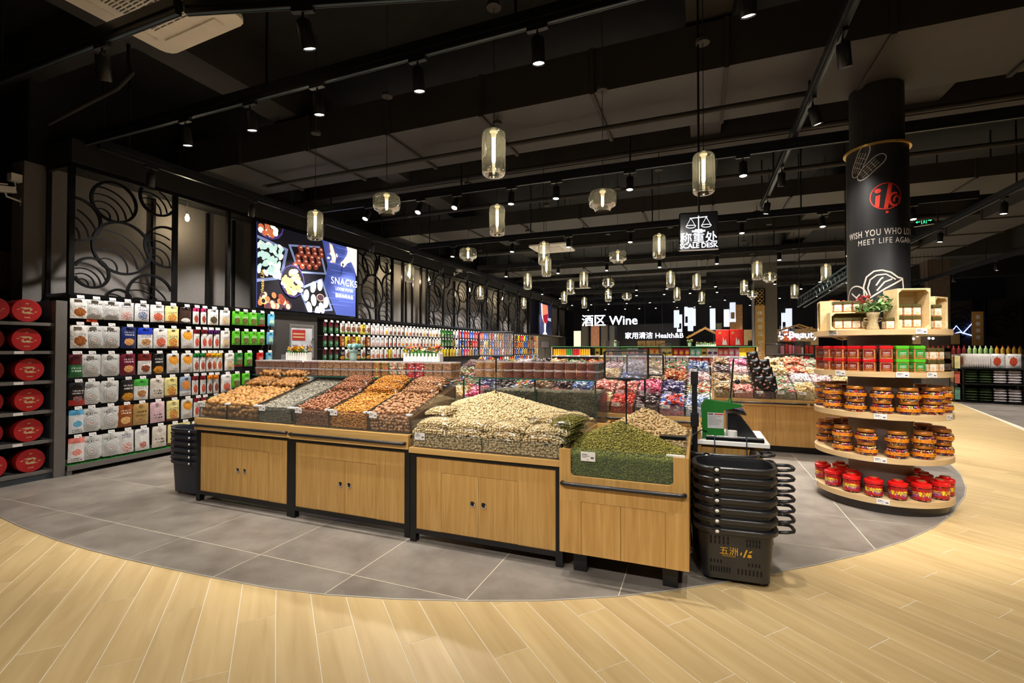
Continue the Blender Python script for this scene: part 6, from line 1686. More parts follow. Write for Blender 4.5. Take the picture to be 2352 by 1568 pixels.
KINDS = {  # name: (shape, width, height, thickness, description, pack colours)
 'food_w': ('bag',.165,.235,.04,'white snack pouch with an orange food picture',dict(base=C(236,232,226),pic=C(190,110,50),pic2=C(120,70,40),ink=C(120,120,120))),
 'tray':   ('tray',.195,.225,.05,'silver vacuum tray pack with ring pattern',dict(base=C(214,214,212),pic=C(226,150,140),pic2=C(232,230,228),ink=C(40,40,40),pv=.36,ps=(.13,.07),tv=(.74,.86),rough=.18,coat=.8,lines=1,rings=C(170,172,172))),
 'clearw': ('bag',.165,.24,.045,'clear and white pouch showing pink meat',dict(base=C(222,220,218),pic=C(200,120,110),pic2=C(236,226,222),ink=C(30,50,130),pv=.25,tv=(.7,.9),coat=.7)),
 'whblue': ('bag',.16,.235,.05,'white and blue snack pouch',dict(base=C(232,232,234),pic=C(50,70,130),pic2=C(200,206,216),ink=C(30,50,120),tv=(.6,.85))),
 'whmeat': ('bag',.16,.235,.05,'white pouch with a red meat picture',dict(base=C(238,234,230),pic=C(200,70,50),pic2=C(230,140,110),ink=C(130,120,110),pv=.3)),
 'cream':  ('bag',.155,.25,.05,'cream and gold pouch with roasted food picture',dict(base=C(238,224,150),pic=C(200,110,40),pic2=C(240,190,100),ink=C(60,40,30),foot=C(120,60,30),pv=.3)),
 'darkfd': ('bag',.155,.235,.05,'dark pouch with grilled meat and a white sticker',dict(base=C(60,40,32),band=C(40,28,24),pic=C(236,232,226),pic2=C(220,216,210),pv=.2,ps=(.4,.14))),
 'stickp': ('stick',.082,.25,.03,'slim white stick pouch with a pink header',dict(base=C(234,230,228),band=C(226,60,120),pic=C(120,40,30),pic2=C(190,90,70),ink=C(60,40,40))),
 'stickr': ('stick',.082,.25,.03,'slim white stick pouch with a red header and pepper print',dict(base=C(238,236,232),band=C(120,20,30),pic=C(196,40,30),pic2=C(220,120,90),ink=C(50,40,40))),
 'stickv': ('stick',.082,.25,.03,'slim white stick pouch with a purple header',dict(base=C(238,236,232),band=C(90,30,110),pic=C(196,50,40),pic2=C(220,120,90),ink=C(50,40,40))),
 'stickg': ('stick',.082,.25,.03,'slim white stick pouch with a green header',dict(base=C(238,236,232),band=C(30,120,50),pic=C(150,50,40),pic2=C(200,110,80),ink=C(50,40,40))),
 'sticky': ('stick',.082,.25,.03,'slim white stick pouch with a yellow header',dict(base=C(238,236,232),band=C(240,190,30),pic=C(190,60,40),pic2=C(220,130,80),ink=C(50,40,40))),
 'sticko': ('stick',.082,.25,.03,'slim clear stick pouch with an orange header',dict(base=C(226,220,214),band=C(236,130,20),pic=C(110,40,30),pic2=C(170,80,60),ink=C(50,40,40))),
 'whdark': ('bag',.15,.235,.05,'white pouch with a dark mushroom picture',dict(base=C(238,236,230),pic=C(40,36,30),pic2=C(120,100,70),ink=C(130,120,110))),
 'whtan':  ('bag',.15,.235,.05,'white pouch with a pale tan food picture',dict(base=C(238,234,226),pic=C(206,170,120),pic2=C(230,206,170),ink=C(110,100,90))),
 'green':  ('bag',.14,.20,.055,'bright green seaweed snack pouch',dict(base=C(90,190,40),pic=C(150,120,70),pic2=C(60,90,40),ink=C(240,250,230))),
 'greend': ('bag',.14,.20,.055,'dark green seaweed snack pouch with a red foot',dict(base=C(40,120,40),foot=C(200,40,30),pic=C(140,120,80),pic2=C(60,80,40),ink=C(236,246,230))),
 'bluepk': ('bag',.13,.19,.05,'light blue cartoon-free snack pouch',dict(base=C(90,170,210),pic=C(120,190,120),pic2=C(220,236,240),ink=C(240,250,255))),
 'navy':   ('bag',.165,.255,.05,'navy blue pouch with an orange noodle picture',dict(base=C(34,48,110),pic=C(222,140,60),pic2=C(240,200,130),ink=C(240,240,245),tv=(.6,.84),pv=.3,ps=(.34,.18))),
 'bluewh': ('bag',.17,.255,.05,'white pouch with a royal blue header',dict(base=C(240,240,240),band=C(30,60,190),pic=C(170,100,60),pic2=C(230,190,130),ink=C(60,70,110),band_v=.66,pv=.3,ps=(.34,.18))),
 'maroon': ('bag',.165,.255,.05,'maroon pouch with an orange noodle picture',dict(base=C(112,24,50),pic=C(220,130,70),pic2=C(240,200,140),ink=C(244,236,236),tv=(.6,.84),pv=.3,ps=(.34,.18))),
 'brownw': ('bag',.165,.255,.05,'white pouch with a brown header and beef picture',dict(base=C(240,238,234),band=C(110,30,24),pic=C(110,50,36),pic2=C(170,90,60),ink=C(120,80,70),band_v=.66,pv=.28,ps=(.34,.18))),
 'black':  ('bag',.14,.24,.05,'black pouch with yellow food picture',dict(base=C(24,22,22),pic=C(226,170,40),pic2=C(200,110,40),ink=C(236,236,230),tv=(.55,.85),pv=.2,ps=(.45,.2))),
 'orngw':  ('bag',.155,.24,.055,'white pouch with orange fried food and white label',dict(base=C(220,214,208),pic=C(226,120,30),pic2=C(240,190,70),pv=.66,ps=(.42,.24),ink=C(150,140,140),tv=(.1,.3))),
 'greyor': ('bag',.155,.24,.055,'grey blue pouch with orange fried food',dict(base=C(150,166,190),pic=C(206,110,40),pic2=C(236,170,90),pv=.55,ps=(.4,.26),foot=C(226,226,224),foot_v=.25)),
 'grnred': ('bag',.10,.25,.04,'dark green pouch with a maroon header',dict(base=C(30,110,60),band=C(90,24,34),ink=C(230,240,230),band_v=.55,tv=(.25,.5))),
 'blkred': ('bag',.15,.25,.05,'black pouch with a red foot',dict(base=C(26,22,24),foot=C(180,36,30),foot_v=.25,ink=C(230,226,220),pic=C(60,70,120),pic2=C(200,120,40),pv=.3,ps=(.3,.12),tv=(.5,.72))),
 'grnwh':  ('bag',.16,.25,.05,'white pouch with a green header',dict(base=C(240,240,236),band=C(70,170,60),pic=C(150,80,50),pic2=C(220,170,110),ink=C(70,90,70),band_v=.66,pv=.3,ps=(.34,.18))),
 'outlin': ('bag',.17,.25,.045,'beige shaped pouch with black line drawing',dict(base=C(222,212,200),pic=C(206,194,178),pic2=C(226,218,206),ink=C(40,36,34),tv=(.2,.5),ps=(.3,.26))),
 'outpnk': ('bag',.17,.25,.045,'pale pink shaped pouch with black line drawing',dict(base=C(226,190,198),pic=C(214,170,180),pic2=C(232,206,210),ink=C(40,30,34),tv=(.2,.5),ps=(.3,.26))),
 'bluecw': ('bag',.15,.24,.04,'white and sky blue snack pouch',dict(base=C(226,230,234),band=C(90,170,216),pic=C(60,150,200),pic2=C(120,190,220),pv=.4,ps=(.3,.14),ink=C(60,60,64),tv=(.05,.2))),
 'pinkcw': ('bag',.15,.24,.04,'white and salmon pink snack pouch',dict(base=C(236,230,228),band=C(232,130,120),pic=C(230,120,110),pic2=C(240,170,160),pv=.4,ps=(.3,.14),ink=C(60,50,50),tv=(.05,.2))),
 'orangb': ('bag',.165,.25,.05,'orange brown pouch with a noodle picture',dict(base=C(150,78,24),pic=C(230,160,80),pic2=C(244,210,150),ink=C(244,236,220),tv=(.6,.84),pv=.3,ps=(.34,.18))),
 'kraft':  ('bag',.165,.25,.05,'gold kraft beef pouch',dict(base=C(186,150,90),pic=C(170,110,70),pic2=C(200,170,120),ink=C(60,36,24),tv=(.4,.75),pv=.2,ps=(.25,.12))),
 'beefw':  ('bag',.16,.24,.05,'white beef pouch with a blue oval mark',dict(base=C(232,230,228),pic=C(190,90,80),pic2=C(226,170,160),ink=C(40,60,140),pv=.25,ps=(.26,.15),tv=(.78,.92))),
 'redpk':  ('bag',.13,.19,.05,'red snack pouch',dict(base=C(206,40,34),pic=C(80,60,140),pic2=C(240,220,200),ink=C(250,240,230))),
 'brnut':  ('bag',.15,.22,.05,'clear pouch of brown nuts with a coloured foot',dict(base=C(226,222,216),pic=C(110,64,44),pic2=C(150,96,66),foot=C(120,190,50),foot_v=.14,pv=.45,ps=(.42,.3))),
 'yelnut': ('bag',.15,.22,.05,'yellow pouch with brown nut window',dict(base=C(228,206,60),pic=C(96,56,36),pic2=C(140,86,50),pv=.45,ps=(.34,.26),ink=C(150,60,40),tv=(.78,.9))),
 'fruitw': ('bag',.14,.22,.045,'white dried fruit pouch with a red fruit picture',dict(base=C(238,236,232),pic=C(190,40,50),pic2=C(226,110,80),pv=.28,ps=(.3,.2),ink=C(150,140,140))),
 'fruity': ('bag',.14,.22,.045,'white dried fruit pouch with a yellow fruit picture',dict(base=C(238,236,232),pic=C(236,190,40),pic2=C(226,150,60),pv=.28,ps=(.3,.2),ink=C(150,140,140))),
 'fruitd': ('bag',.14,.22,.045,'white dried fruit pouch with a dark plum picture',dict(base=C(232,228,224),pic=C(90,50,44),pic2=C(150,100,80),pv=.28,ps=(.32,.22),ink=C(150,140,140))),
 'candyg': ('bag',.15,.22,.05,'green sweet pouch with white swirls',dict(base=C(40,110,36),pic=C(220,230,210),pic2=C(60,140,50),ink=C(230,240,220))),
 'candyb': ('bag',.15,.22,.05,'blue sweet pouch',dict(base=C(40,90,180),pic=C(220,226,240),pic2=C(60,130,210),ink=C(240,245,255))),
 'candyr': ('bag',.15,.22,.05,'red sweet pouch',dict(base=C(196,40,44),pic=C(240,210,190),pic2=C(150,30,36),ink=C(250,240,230))),
 'candyo': ('bag',.13,.22,.045,'orange spicy snack pouch',dict(base=C(210,100,40),pic=C(150,50,30),pic2=C(236,190,110),ink=C(250,240,220))),
 'yellow': ('bag',.14,.22,.045,'yellow snack pouch',dict(base=C(232,206,50),pic=C(120,80,40),pic2=C(220,170,60),ink=C(90,60,30))),
 'pinkpk': ('bag',.14,.22,.045,'hot pink snack pouch',dict(base=C(236,60,110),pic=C(200,230,90),pic2=C(240,150,170),ink=C(255,240,245))),
}
KINDS['bluepk'] = ('bag',.13,.19,.05,'light blue snack pouch') + KINDS['bluepk'][5:]
PM = {}
def pouch(kind, x, y, z, label, group, w=None, h=None, rot=0.0, tilt=0.0):
    sh_, w0, h0, t0, desc, col_ = KINDS[kind]
    w = round(w or w0, 3); h = round(h or h0, 3)
    if ('pk_'+kind) not in _M: pack('pk_'+kind, **col_)
    key = (kind, w, h)
    if key not in PM: PM[key] = pouch_mesh(sh_, w, h, t0, 'pk_'+kind)
    return tag(put('snack_pouch', PM[key], None, (x,y,z), (tilt, 0, rot)), label, 'snack pouch', group)
ORD = ['top','second','third','fourth','fifth','lowest']
rk = thing('snack_rack', 'black pegboard wall rack with six rows of hooks and green turf edge', 'rack', (-7.30, 3.25, 0))
def rkp(mb, nm, m): 
    o = mb.build(nm, m, rk); o.location = (7.30, -3.25, 0); return o
rkp(MB().box(-7.44,3.25,0.12,-7.36,6.12,2.10), 'back_panel', 'pegboard')
rkp(MB().box(-7.36,3.25,0.07,-6.93,6.12,0.11), 'base_deck', 'steel_grey')
rkp(MB().box(-6.93,3.25,0.055,-6.90,6.12,0.115), 'base_lip', 'steel_grey')
rkp(MB().box(-7.36,3.30,0.0,-7.05,6.12,0.07), 'kick_board', 'black_metal')
rkp(MB().box(-6.96,3.25,0.0,-6.91,3.30,0.11), 'corner_foot', 'steel_grey')
for z in (2.12,1.80,1.45,1.115,0.79,0.455):
    rkp(MB().box(-7.36,3.25,z-0.05,-7.33,6.12,z-0.02), 'hook_rail', 'black_metal')
NTURF = 2600
tp = np.stack([-6.98+RNG.random(NTURF)*0.06, 3.26+RNG.random(NTURF)*2.8, np.full(NTURF,0.122)], 1)
blade = (np.array([(-0.003,0,0),(0.003,0,0),(0,0,0.022)]), np.array([[0,1,2]]))
V_, F__, r_ = scatter(blade[0], blade[1], tp, rand_rot(NTURF, 0.7), np.ones((NTURF,3)))
to = put('turf_strip', np_mesh('turf', V_, F__, 'turf', r_, False), rk, (7.30,-3.25,0)); to['kind'] = 'stuff'
rkp(MB().box(-6.985,3.26,0.111,-6.915,6.08,0.122), 'turf_mat', 'turf')
TAGM = MB().box(-0.0015,-0.036,-0.019,0.0015,0.036,0.019).mesh('price_tag', 'price_white')
TAGI = MB().box(0.0016,-0.026,0.004,0.0019,0.004,0.007).box(0.0016,-0.026,-0.004,0.0019,0.014,-0.002).box(0.0016,0.010,-0.014,0.0019,0.026,-0.006).mesh('print', 'price_ink')
HOOK = MB().tube([(-0.34,0,0),(0.0,0,0.0),(0.008,0,0.006)], 0.0028, 5).mesh('hook', 'steel_grey')
def tag_at(par, ox, oy, x, y, z, tilt=-0.25):
    o = put('price_tag', TAGM, par, (x-ox, y-oy, z), (0, tilt, (random.random()-0.5)*0.15)); put('print', TAGI, o)
    put('hook', HOOK, par, (x-0.006-ox, y-oy, z-0.012))
ROWS = [
 (2.12, .215, [(170,'food_w'),(212,'tray'),(249,'tray'),(284,'clearw'),(320,'whblue'),(355,'whmeat'),(389,'cream'),(421,'darkfd'),(444,'stickp'),(462,'stickp'),(484,'whdark'),(511,'whtan'),(537,'green'),(556,'green'),(575,'green'),(595,'greend'),(617,'bluepk')]),
 (1.80, .25, [(168,'food_w'),(209,'tray'),(248,'tray'),(290,'navy'),(327,'bluewh'),(362,'whmeat'),(391,'cream'),(425,'orngw'),(447,'stickr'),(463,'stickr'),(477,'stickv'),(492,'stickv'),(513,'whtan'),(537,'green'),(558,'green'),(577,'green'),(595,'green'),(616,'bluepk')]),
 (1.45, .25, [(156,'grnred'),(172,'grnred'),(204,'tray'),(248,'tray'),(289,'maroon'),(327,'brownw'),(359,'black'),(393,'orngw'),(424,'orngw'),(445,'stickg'),(461,'stickg'),(475,'sticko'),(487,'sticky'),(500,'sticky'),(522,'whtan'),(543,'greend'),(566,'green'),(592,'redpk'),(613,'bluepk')]),
 (1.115,.25, [(161,'blkred'),(203,'tray'),(247,'tray'),(288,'black'),(321,'grnwh'),(357,'outlin'),(389,'cream'),(422,'greyor'),(443,'stickr'),(461,'stickr'),(478,'sticko'),(492,'sticko'),(516,'whmeat'),(538,'green'),(561,'green')]),
 (0.79, .255,[(164,'bluecw'),(204,'tray'),(248,'tray'),(285,'orangb'),(320,'kraft'),(357,'outpnk'),(394,'cream'),(425,'orngw'),(449,'stickr'),(465,'stickr'),(490,'cream')]),
 (0.455,.26, [(167,'pinkcw'),(207,'tray'),(250,'tray'),(288,'clearw'),(324,'beefw'),(363,'outlin'),(396,'cream'),(420,'cream'),(450,'whmeat')]),
]
for ri, (zt, hh, row) in enumerate(ROWS):
    for ci, (px, kind) in enumerate(row):
        y = max(at(px, 800, X=-6.97).y, 3.262+KINDS[kind][1]*0.56)
        tag_at(rk, -7.30, 3.25, -6.895, y, zt)
        nm = KINDS[kind][4]
        h = min(hh, KINDS[kind][2]) if 'green' in kind or kind in ('bluepk','redpk') else hh
        w = KINDS[kind][1]*1.08; h *= 1.10
        for dep in range(1):
            pouch(kind, -6.925-dep*0.055, y+(random.random()-0.5)*0.012-dep*0.006, zt-0.022-dep*0.004, '%s on the %s near row' % (nm, ORD[ri]), 'pouches on the near snack wall', w, h, (random.random()-0.5)*0.16, (random.random()-0.5)*0.05)
rt = tag(MB().box(-0.0015,-0.055,-0.075,0.0015,0.055,0.0).build('promo_tag', 'promo_orange', None, (-6.93, at(211,740,X=-6.93).y, 1.90)), 'orange promotion card hanging under the silver tray packs', 'card')
# fire hydrant bay between the two racks
struct(MB().box(-7.46,6.14,0,-6.98,7.22,2.11).build('wall_hydrant_bay', 'wall_dark2'))
hy = thing('hydrant_cabinet', 'fire hydrant cabinet with silver frame and frosted glass door reading 消火栓', 'cabinet', (-6.98, 6.52, 0.35))
W_, H_ = 0.58, 1.60
for y0, z0, y1, z1 in ((0,0,0.035,H_),(W_-0.035,0,W_,H_),(0.035,0,W_-0.035,0.035),(0.035,H_-0.035,W_-0.035,H_)): MB().box(0.0,y0,z0,0.03,y1,z1).build('frame_bar', 'chrome_soft', hy)
MB().box(0.002,0.035,0.035,0.016,W_-0.035,H_-0.035).build('door_glass', 'hydrant_film', hy)
MB().box(0.016,0.07,1.30,0.019,0.38,1.50).build('notice', 'notice_red', hy)
for k in range(2): MB().box(0.019,0.09,1.35+k*0.06,0.0195,0.36,1.375+k*0.06).build('print', 'gold_print', hy)
RT = Matrix(((0,0,1),(1,0,0),(0,1,0))).to_euler()
put('lettering', text_mesh('消火栓', 0.155, 'ink_red', 0.0006, 0.001, spacing=1.15), hy, (0.018,0.31,1.14), RT)
put('lettering', text_mesh('HYDRANT', 0.075, 'ink_red', 0.0006), hy, (0.018,0.33,1.02), RT)
for z in (0.95, 1.33): MB().box(0.03,W_-0.06,z-0.02,0.05,W_-0.02,z+0.02).build('hinge', 'chrome', hy)
# long rack beyond the hydrant bay
r2 = thing('snack_rack', 'long black pegboard rack of hanging pouches beyond the hydrant cabinet', 'rack', (-7.30, 7.25, 0))
def r2p(mb, nm, m):
    o = mb.build(nm, m, r2); o.location = (7.30,-7.25,0); return o
r2p(MB().box(-7.44,7.25,0.12,-7.36,20.9,2.10), 'back_panel', 'pegboard'); r2p(MB().box(-7.36,7.25,0.07,-6.93,20.9,0.11), 'base_deck', 'steel_grey'); r2p(MB().box(-7.36,7.3,0,-7.05,20.9,0.07), 'kick_board', 'black_metal')
Z2 = (2.05, 1.775, 1.50, 1.215, 0.93)
for z in Z2: r2p(MB().box(-7.36,7.25,z-0.05,-7.33,20.9,z-0.02), 'hook_rail', 'black_metal')
def zone(y, r):
    if y < 7.75: return ('grnred','grnred','grnred','grnwh','grnwh')[r]
    if y < 8.75: return random.choice((('brnut','yelnut','brnut'),('brnut','yelnut','orangb'),('brnut','black','kraft'),('brnut','black'),('kraft','black'))[r])
    if y < 9.3: return ('clearw','clearw','whmeat','whmeat','whmeat')[r]
    if y < 11.9: return random.choice((('fruitd','fruitw','fruity'),('fruitw','fruity','fruitw'),('fruitw','fruity','yellow'),('whtan','fruitw'),('whtan','fruitw'))[r])
    if y < 13.0: return ('candyg','candyg','yellow','candyg','candyg')[r] if y < 12.6 else random.choice(('yellow','whblue'))
    if y < 14.6: return random.choice((('candyr','candyb','candyb'),('candyr','candyb','black'),('pinkpk','candyb','kraft'),('candyo','yellow'),('candyr','candyo'))[r])
    return random.choice(('candyo','candyr','candyo','kraft','yellow','candyb','black','fruitd'))
n2 = 0
for r, z in enumerate(Z2[:4]):
    y = 7.36
    while y < 20.7:
        k = zone(y, r); st = 0.165 if y < 12 else 0.185 if y < 15 else 0.24
        if r < 3 or y > 14.5:
            pouch(k, -6.925, y, z-0.022, '%s, %s row of long rack' % (KINDS[k][4], ORD[r]), 'pouches on the long snack rack', min(KINDS[k][1],0.145), 0.215, (random.random()-0.5)*0.3)
            n2 += 1
            tag_at(r2, -7.30, 7.25, -6.895, y, z)
        y += st
# ---------------------------------------------------------------- steel shelf of red drum gift boxes
dsx, dsy = -6.965, 3.14
ds = thing('drum_shelf', 'grey steel gondola shelf filled with red drum gift boxes', 'shelf', (dsx, dsy, 0), (0,0,math.radians(-1.5)))
ZS = [0.108, 0.452, 0.792, 1.132, 1.472, 1.795]
MB().box(-0.06,0.0,0,0.03,0.105,2.06).build('end_upright', 'steel_grey', ds)
MB().box(-0.46,0.0,0,-0.06,0.02,2.06).build('end_panel', 'steel_blue', ds); MB().box(-0.46,-0.02,0,-0.42,0.0,2.06).build('slotted_upright', 'steel_grey', ds)
MB().box(-0.50,-1.25,0.1,-0.47,0.0,2.06).build('back_panel', 'steel_blue', ds)
MB().box(-0.46,-1.25,0.0,-0.01,-0.0,ZS[0]-0.035).build('base', 'steel_blue', ds)
for i, z in enumerate(ZS):
    MB().box(-0.46,-1.25,z-0.035,0.0,0.0,z).build('shelf_board', 'steel_grey', ds)
    if i: MB().prism([(-0.45,z-0.035),(-0.02,z-0.035),(-0.02,z-0.05),(-0.12,z-0.085),(-0.45,z-0.10)], -0.012, -0.002, 'y').build('bracket', 'steel_grey', ds)
    if i in (1,2,3,4): 
        c = MB().box(0.0,-0.34,z-0.033,0.002,-0.26,z-0.002).build('price_strip', 'price_white', ds)
DR = 0.128
dm_body = MB().lathe([(0,0),(DR-0.006,0),(DR-0.006,0.19)], 36).mesh('drum_body', 'red_deep', 'auto')
dm_lid = MB().lathe([(DR,0.125),(DR,0.195),(DR-0.003,0.198),(0,0.198)], 40).mesh('drum_lid', 'red_box', 'auto')
def drum_print():
    mb = MB()
    Q = 1.25
    def leafs(cx, cy, L, wd, rot):
        c, s = math.cos(rot), math.sin(rot); pts = [(0,0),(L*0.3,wd),(L*0.7,wd*0.8),(L,0),(L*0.7,-wd*0.5),(L*0.3,-wd*0.6)]
        mb.prism([(Q*(cx+a*c-b*s*1.4), Q*(cy+a*s+b*c*1.4)) for a, b in pts], 0.198, 0.1986)
    for sgn in (1,-1):
        for k in range(7):                                   # crest fan of one bird
            a = (0.2+k*0.36)+(0 if sgn > 0 else PI)
            leafs(sgn*0.014+0.006*math.cos(a), sgn*0.008+0.006*math.sin(a), 0.017, 0.0032, a)
        for k, (l, o) in enumerate(((0.060,0.0),(0.048,0.005),(0.040,-0.005))):   # long tail feathers
            leafs(sgn*0.008, sgn*(0.020+o), l, 0.0035, (PI if sgn > 0 else 0.0)+0.06*(k-1))
        leafs(sgn*-0.050, sgn*0.012, 0.022, 0.003, 0.3+(PI if sgn > 0 else 0)); leafs(sgn*0.02, sgn*-0.004, 0.03, 0.005, 1.0+(0 if sgn > 0 else PI))
    for x, y, r in ((-0.045,0.004,0.004),(0.018,-0.034,0.005),(0.05,0.012,0.003),(-0.02,0.05,0.0015),(0.04,0.045,0.0015)):
        mb.prism([(x+r*math.cos(t), y+r*math.sin(t)) for t in np.linspace(0,2*PI,9)[:-1]], 0.198, 0.1986)
    for k in range(3): mb.box(-0.012+k*0.009,0.072,0.198,-0.006+k*0.009,0.084,0.1986); 
    for k in range(5): mb.box(-0.022+k*0.010,-0.082,0.198,-0.015+k*0.010,-0.072,0.1986)
    return mb.mesh('gold_print', 'gold_print')
dm_print = drum_print()
dm_cord = MB().tube([(DR+0.001,0.0,0.06),(DR*0.9+0.004,0.05,0.10),(DR*0.72+0.004,0.095,0.13),(DR*0.4,DR*0.93+0.004,0.15),(0,DR+0.003,0.16)], 0.0035, 6).tube([(DR+0.001,0,0.06),(DR*0.92,-0.06,0.09),(DR*0.8,-0.10,0.11)], 0.003, 6).mesh('gold_cord', 'gold', True)
def drum(y, z, dx, label, cord=True, rz=0.0):
    # axis along +x: lid faces the aisle; local y of the print points up
    t = thing('drum_gift_box', label, 'gift box', (dsx-0.255+dx, y, z+DR+0.001), group='red drum gift boxes on the steel shelf')
    t.rotation_euler = (Matrix(((0,0,1),(1,0,0),(0,1,0))) @ Matrix.Rotation(rz, 3, 'Z')).to_euler()
    put('drum_body', dm_body, t); put('drum_lid', dm_lid, t); put('gold_print', dm_print, t)
    if cord: put('gold_cord', dm_cord, t, rot=(0,0,(random.random()-0.5)*0.5))
for i, z in enumerate(ZS):
    drum(2.945-(0.03 if i > 3 else 0.0)+(0.02 if i == 0 else 0), z, 0.02, 'red drum gift box with gold phoenix print beside the upright, %s shelf' % ORD[5-i])
    drum(2.64, z, -0.06 if 0 < i < 5 else 0.03, 'red drum gift box with gold phoenix print second from the upright, %s shelf' % ORD[5-i], rz=0.2)
    drum(2.33, z, 0.0, 'red drum gift box farther along the shelf, %s shelf' % ORD[5-i], False)
# security cameras on the wall head
def cctv(label, x, y, z, rz, mount):
    t = thing('security_camera', label, 'camera', (x,y,z), (0,0,rz), 'white bullet security cameras')
    MB().cbox((0,0,0),(0.20,0.075,0.07),rot=Euler((0,0.18,0))).build('housing','white_plastic',t)
    MB().cbox((0.075,0,0.042),(0.20,0.090,0.010),rot=Euler((0,0.18,0))).build('sun_shield','white_plastic',t)
    MB().cyl((0.098,0,-0.018),(0.106,0,-0.02),0.028,n=14).build('lens','lamp_black',t)
    MB().tube([(-0.02,0,-0.035),(-0.03,0,-0.075),(-0.16,0,-0.10)],0.011,8).build('arm','white_plastic',t)
    MB().box(-0.175,-0.03,-0.15,-0.16,0.03,-0.05).build('wall_plate','white_plastic',t)
    MB().tube([(-0.09,0,0.02),(-0.11,0,0.06),(-0.10,0,0.12)],0.005,6).build('cable','white_plastic',t)
    MB().box(-0.15,-0.045,0.12,-0.05,0.045,0.21).build('junction_box','white_plastic',t)
p = at(50,400,X=-7.27); cctv('white security camera on the gallery end beside the drum shelf', -7.51, 2.90, 3.35, math.radians(-88), 0)
cctv('white security camera high on the long snack wall', -6.70, 12.6, 3.84, 0.0, 0)

# dim room beyond the gallery end
bp = thing('side_room_panel', 'brown wall panel in the dim room behind the drum shelf', 'wall panel', (-9.38, 2.0, 0))
MB().box(0,0,1.6,0.06,2.6,2.9).build('panel', 'oak_laminate', bp); MB().box(0,0,0,0.05,2.6,1.6).build('base', 'wall_dark2', bp); MB().box(0.06,0,2.15,0.09,2.6,2.35).build('dark_band', 'wall_dark', bp)
sp_ = thing('side_room_post', 'dark blue steel post standing behind the drum shelf', 'post', (-8.35, 2.95, 0)); MB().box(-0.04,-0.04,0,0.04,0.04,5.2).build('shaft', 'steel_blue', sp_)
# ---------------------------------------------------------------- candy islands
def twist_candy():
    """wrapped sweet: box body with two flared twist ends along x"""
    def sec(x, hy, hz): return [(x,-hy,-hz),(x,hy,-hz),(x,hy,hz),(x,-hy,hz)]
    secs = [sec(-1.0,0.55,0.10), sec(-0.55,0.14,0.12), sec(-0.40,0.42,0.36), sec(0.40,0.42,0.36), sec(0.55,0.14,0.12), sec(1.0,0.55,0.10)]
    v = [p for s in secs for p in s]; f = []
    for j in range(5):
        for i in range(4): f.append((j*4+i, j*4+(i+1)%4, (j+1)*4+(i+1)%4, (j+1)*4+i))
    f += [(3,2,1,0), (20,21,22,23)]
    return np.array(v, float), np.array(f)
TW = twist_candy()
CK = {
 'pink': ('pink wrapped sweets', [(226,90,130),(244,190,200),(206,50,90),(236,140,160)]), 'gold': ('cream and gold wrapped sweets', [(226,200,140),(240,226,190),(190,150,90),(214,180,120)]),
 'red': ('red wrapped sweets', [(206,40,34),(230,90,60),(170,20,24),(236,150,120)]), 'dark': ('dark brown wrapped chocolates', [(50,32,34),(96,60,56),(190,170,170),(36,24,26)]),
 'redblue': ('orange red and blue wrapped bars', [(224,80,44),(60,110,190),(236,236,240),(196,50,36)]), 'white': ('white and blue wrapped sweets', [(232,234,238),(90,130,190),(240,240,244),(190,200,216)]),
 'blue': ('blue and silver wrapped sweets', [(90,120,180),(220,224,232),(50,70,130),(180,190,206)]), 'peach': ('peach pink wrapped sweets', [(232,160,140),(214,110,100),(240,206,190),(196,90,90)]),
 'purple': ('purple navy wrapped sweets', [(60,50,100),(150,140,176),(40,34,70),(206,200,216)]), 'creamg': ('cream and green wrapped sweets', [(222,226,196),(170,186,120),(236,236,220),(200,60,50)]),
 'magenta': ('magenta and red wrapped sweets', [(196,50,110),(226,120,150),(150,30,80),(240,200,206)]), 'cookie': ('cream and black wrapped biscuits', [(226,216,190),(60,50,44),(236,230,214),(180,150,80)]),
 'mixed': ('mixed bright wrapped sweets', [(206,60,50),(226,190,60),(80,140,80),(236,230,226),(60,90,160)]), 'tan': ('tan film wrapped biscuits', [(186,150,96),(216,190,140),(150,110,66),(226,210,176)]),
 'brown': ('brown film wrapped snacks', [(110,76,48),(150,110,76),(80,54,36),(186,156,116)]), 'black': ('black pouches with pink dots', [(18,16,18),(24,20,22),(14,12,14),(220,150,140)]),
 'green': ('green and clear wrapped sweets', [(120,160,110),(206,216,196),(226,110,110),(90,130,80)]), 'silver': ('silver white wrapped sweets', [(226,224,224),(190,186,190),(240,238,236),(206,180,180)]),
 'grey': ('grey green wrapped sweets', [(160,160,140),(206,170,166),(120,120,104),(226,220,206)]), 'orange': ('orange red film wrapped snacks', [(190,84,40),(226,150,90),(150,50,30),(236,200,160)]),
 'rose': ('dusty pink wrapped sweets', [(206,160,160),(230,206,200),(180,120,124),(236,226,220)]),
}
CH = {}
BWd, BDp = 0.265, 0.33
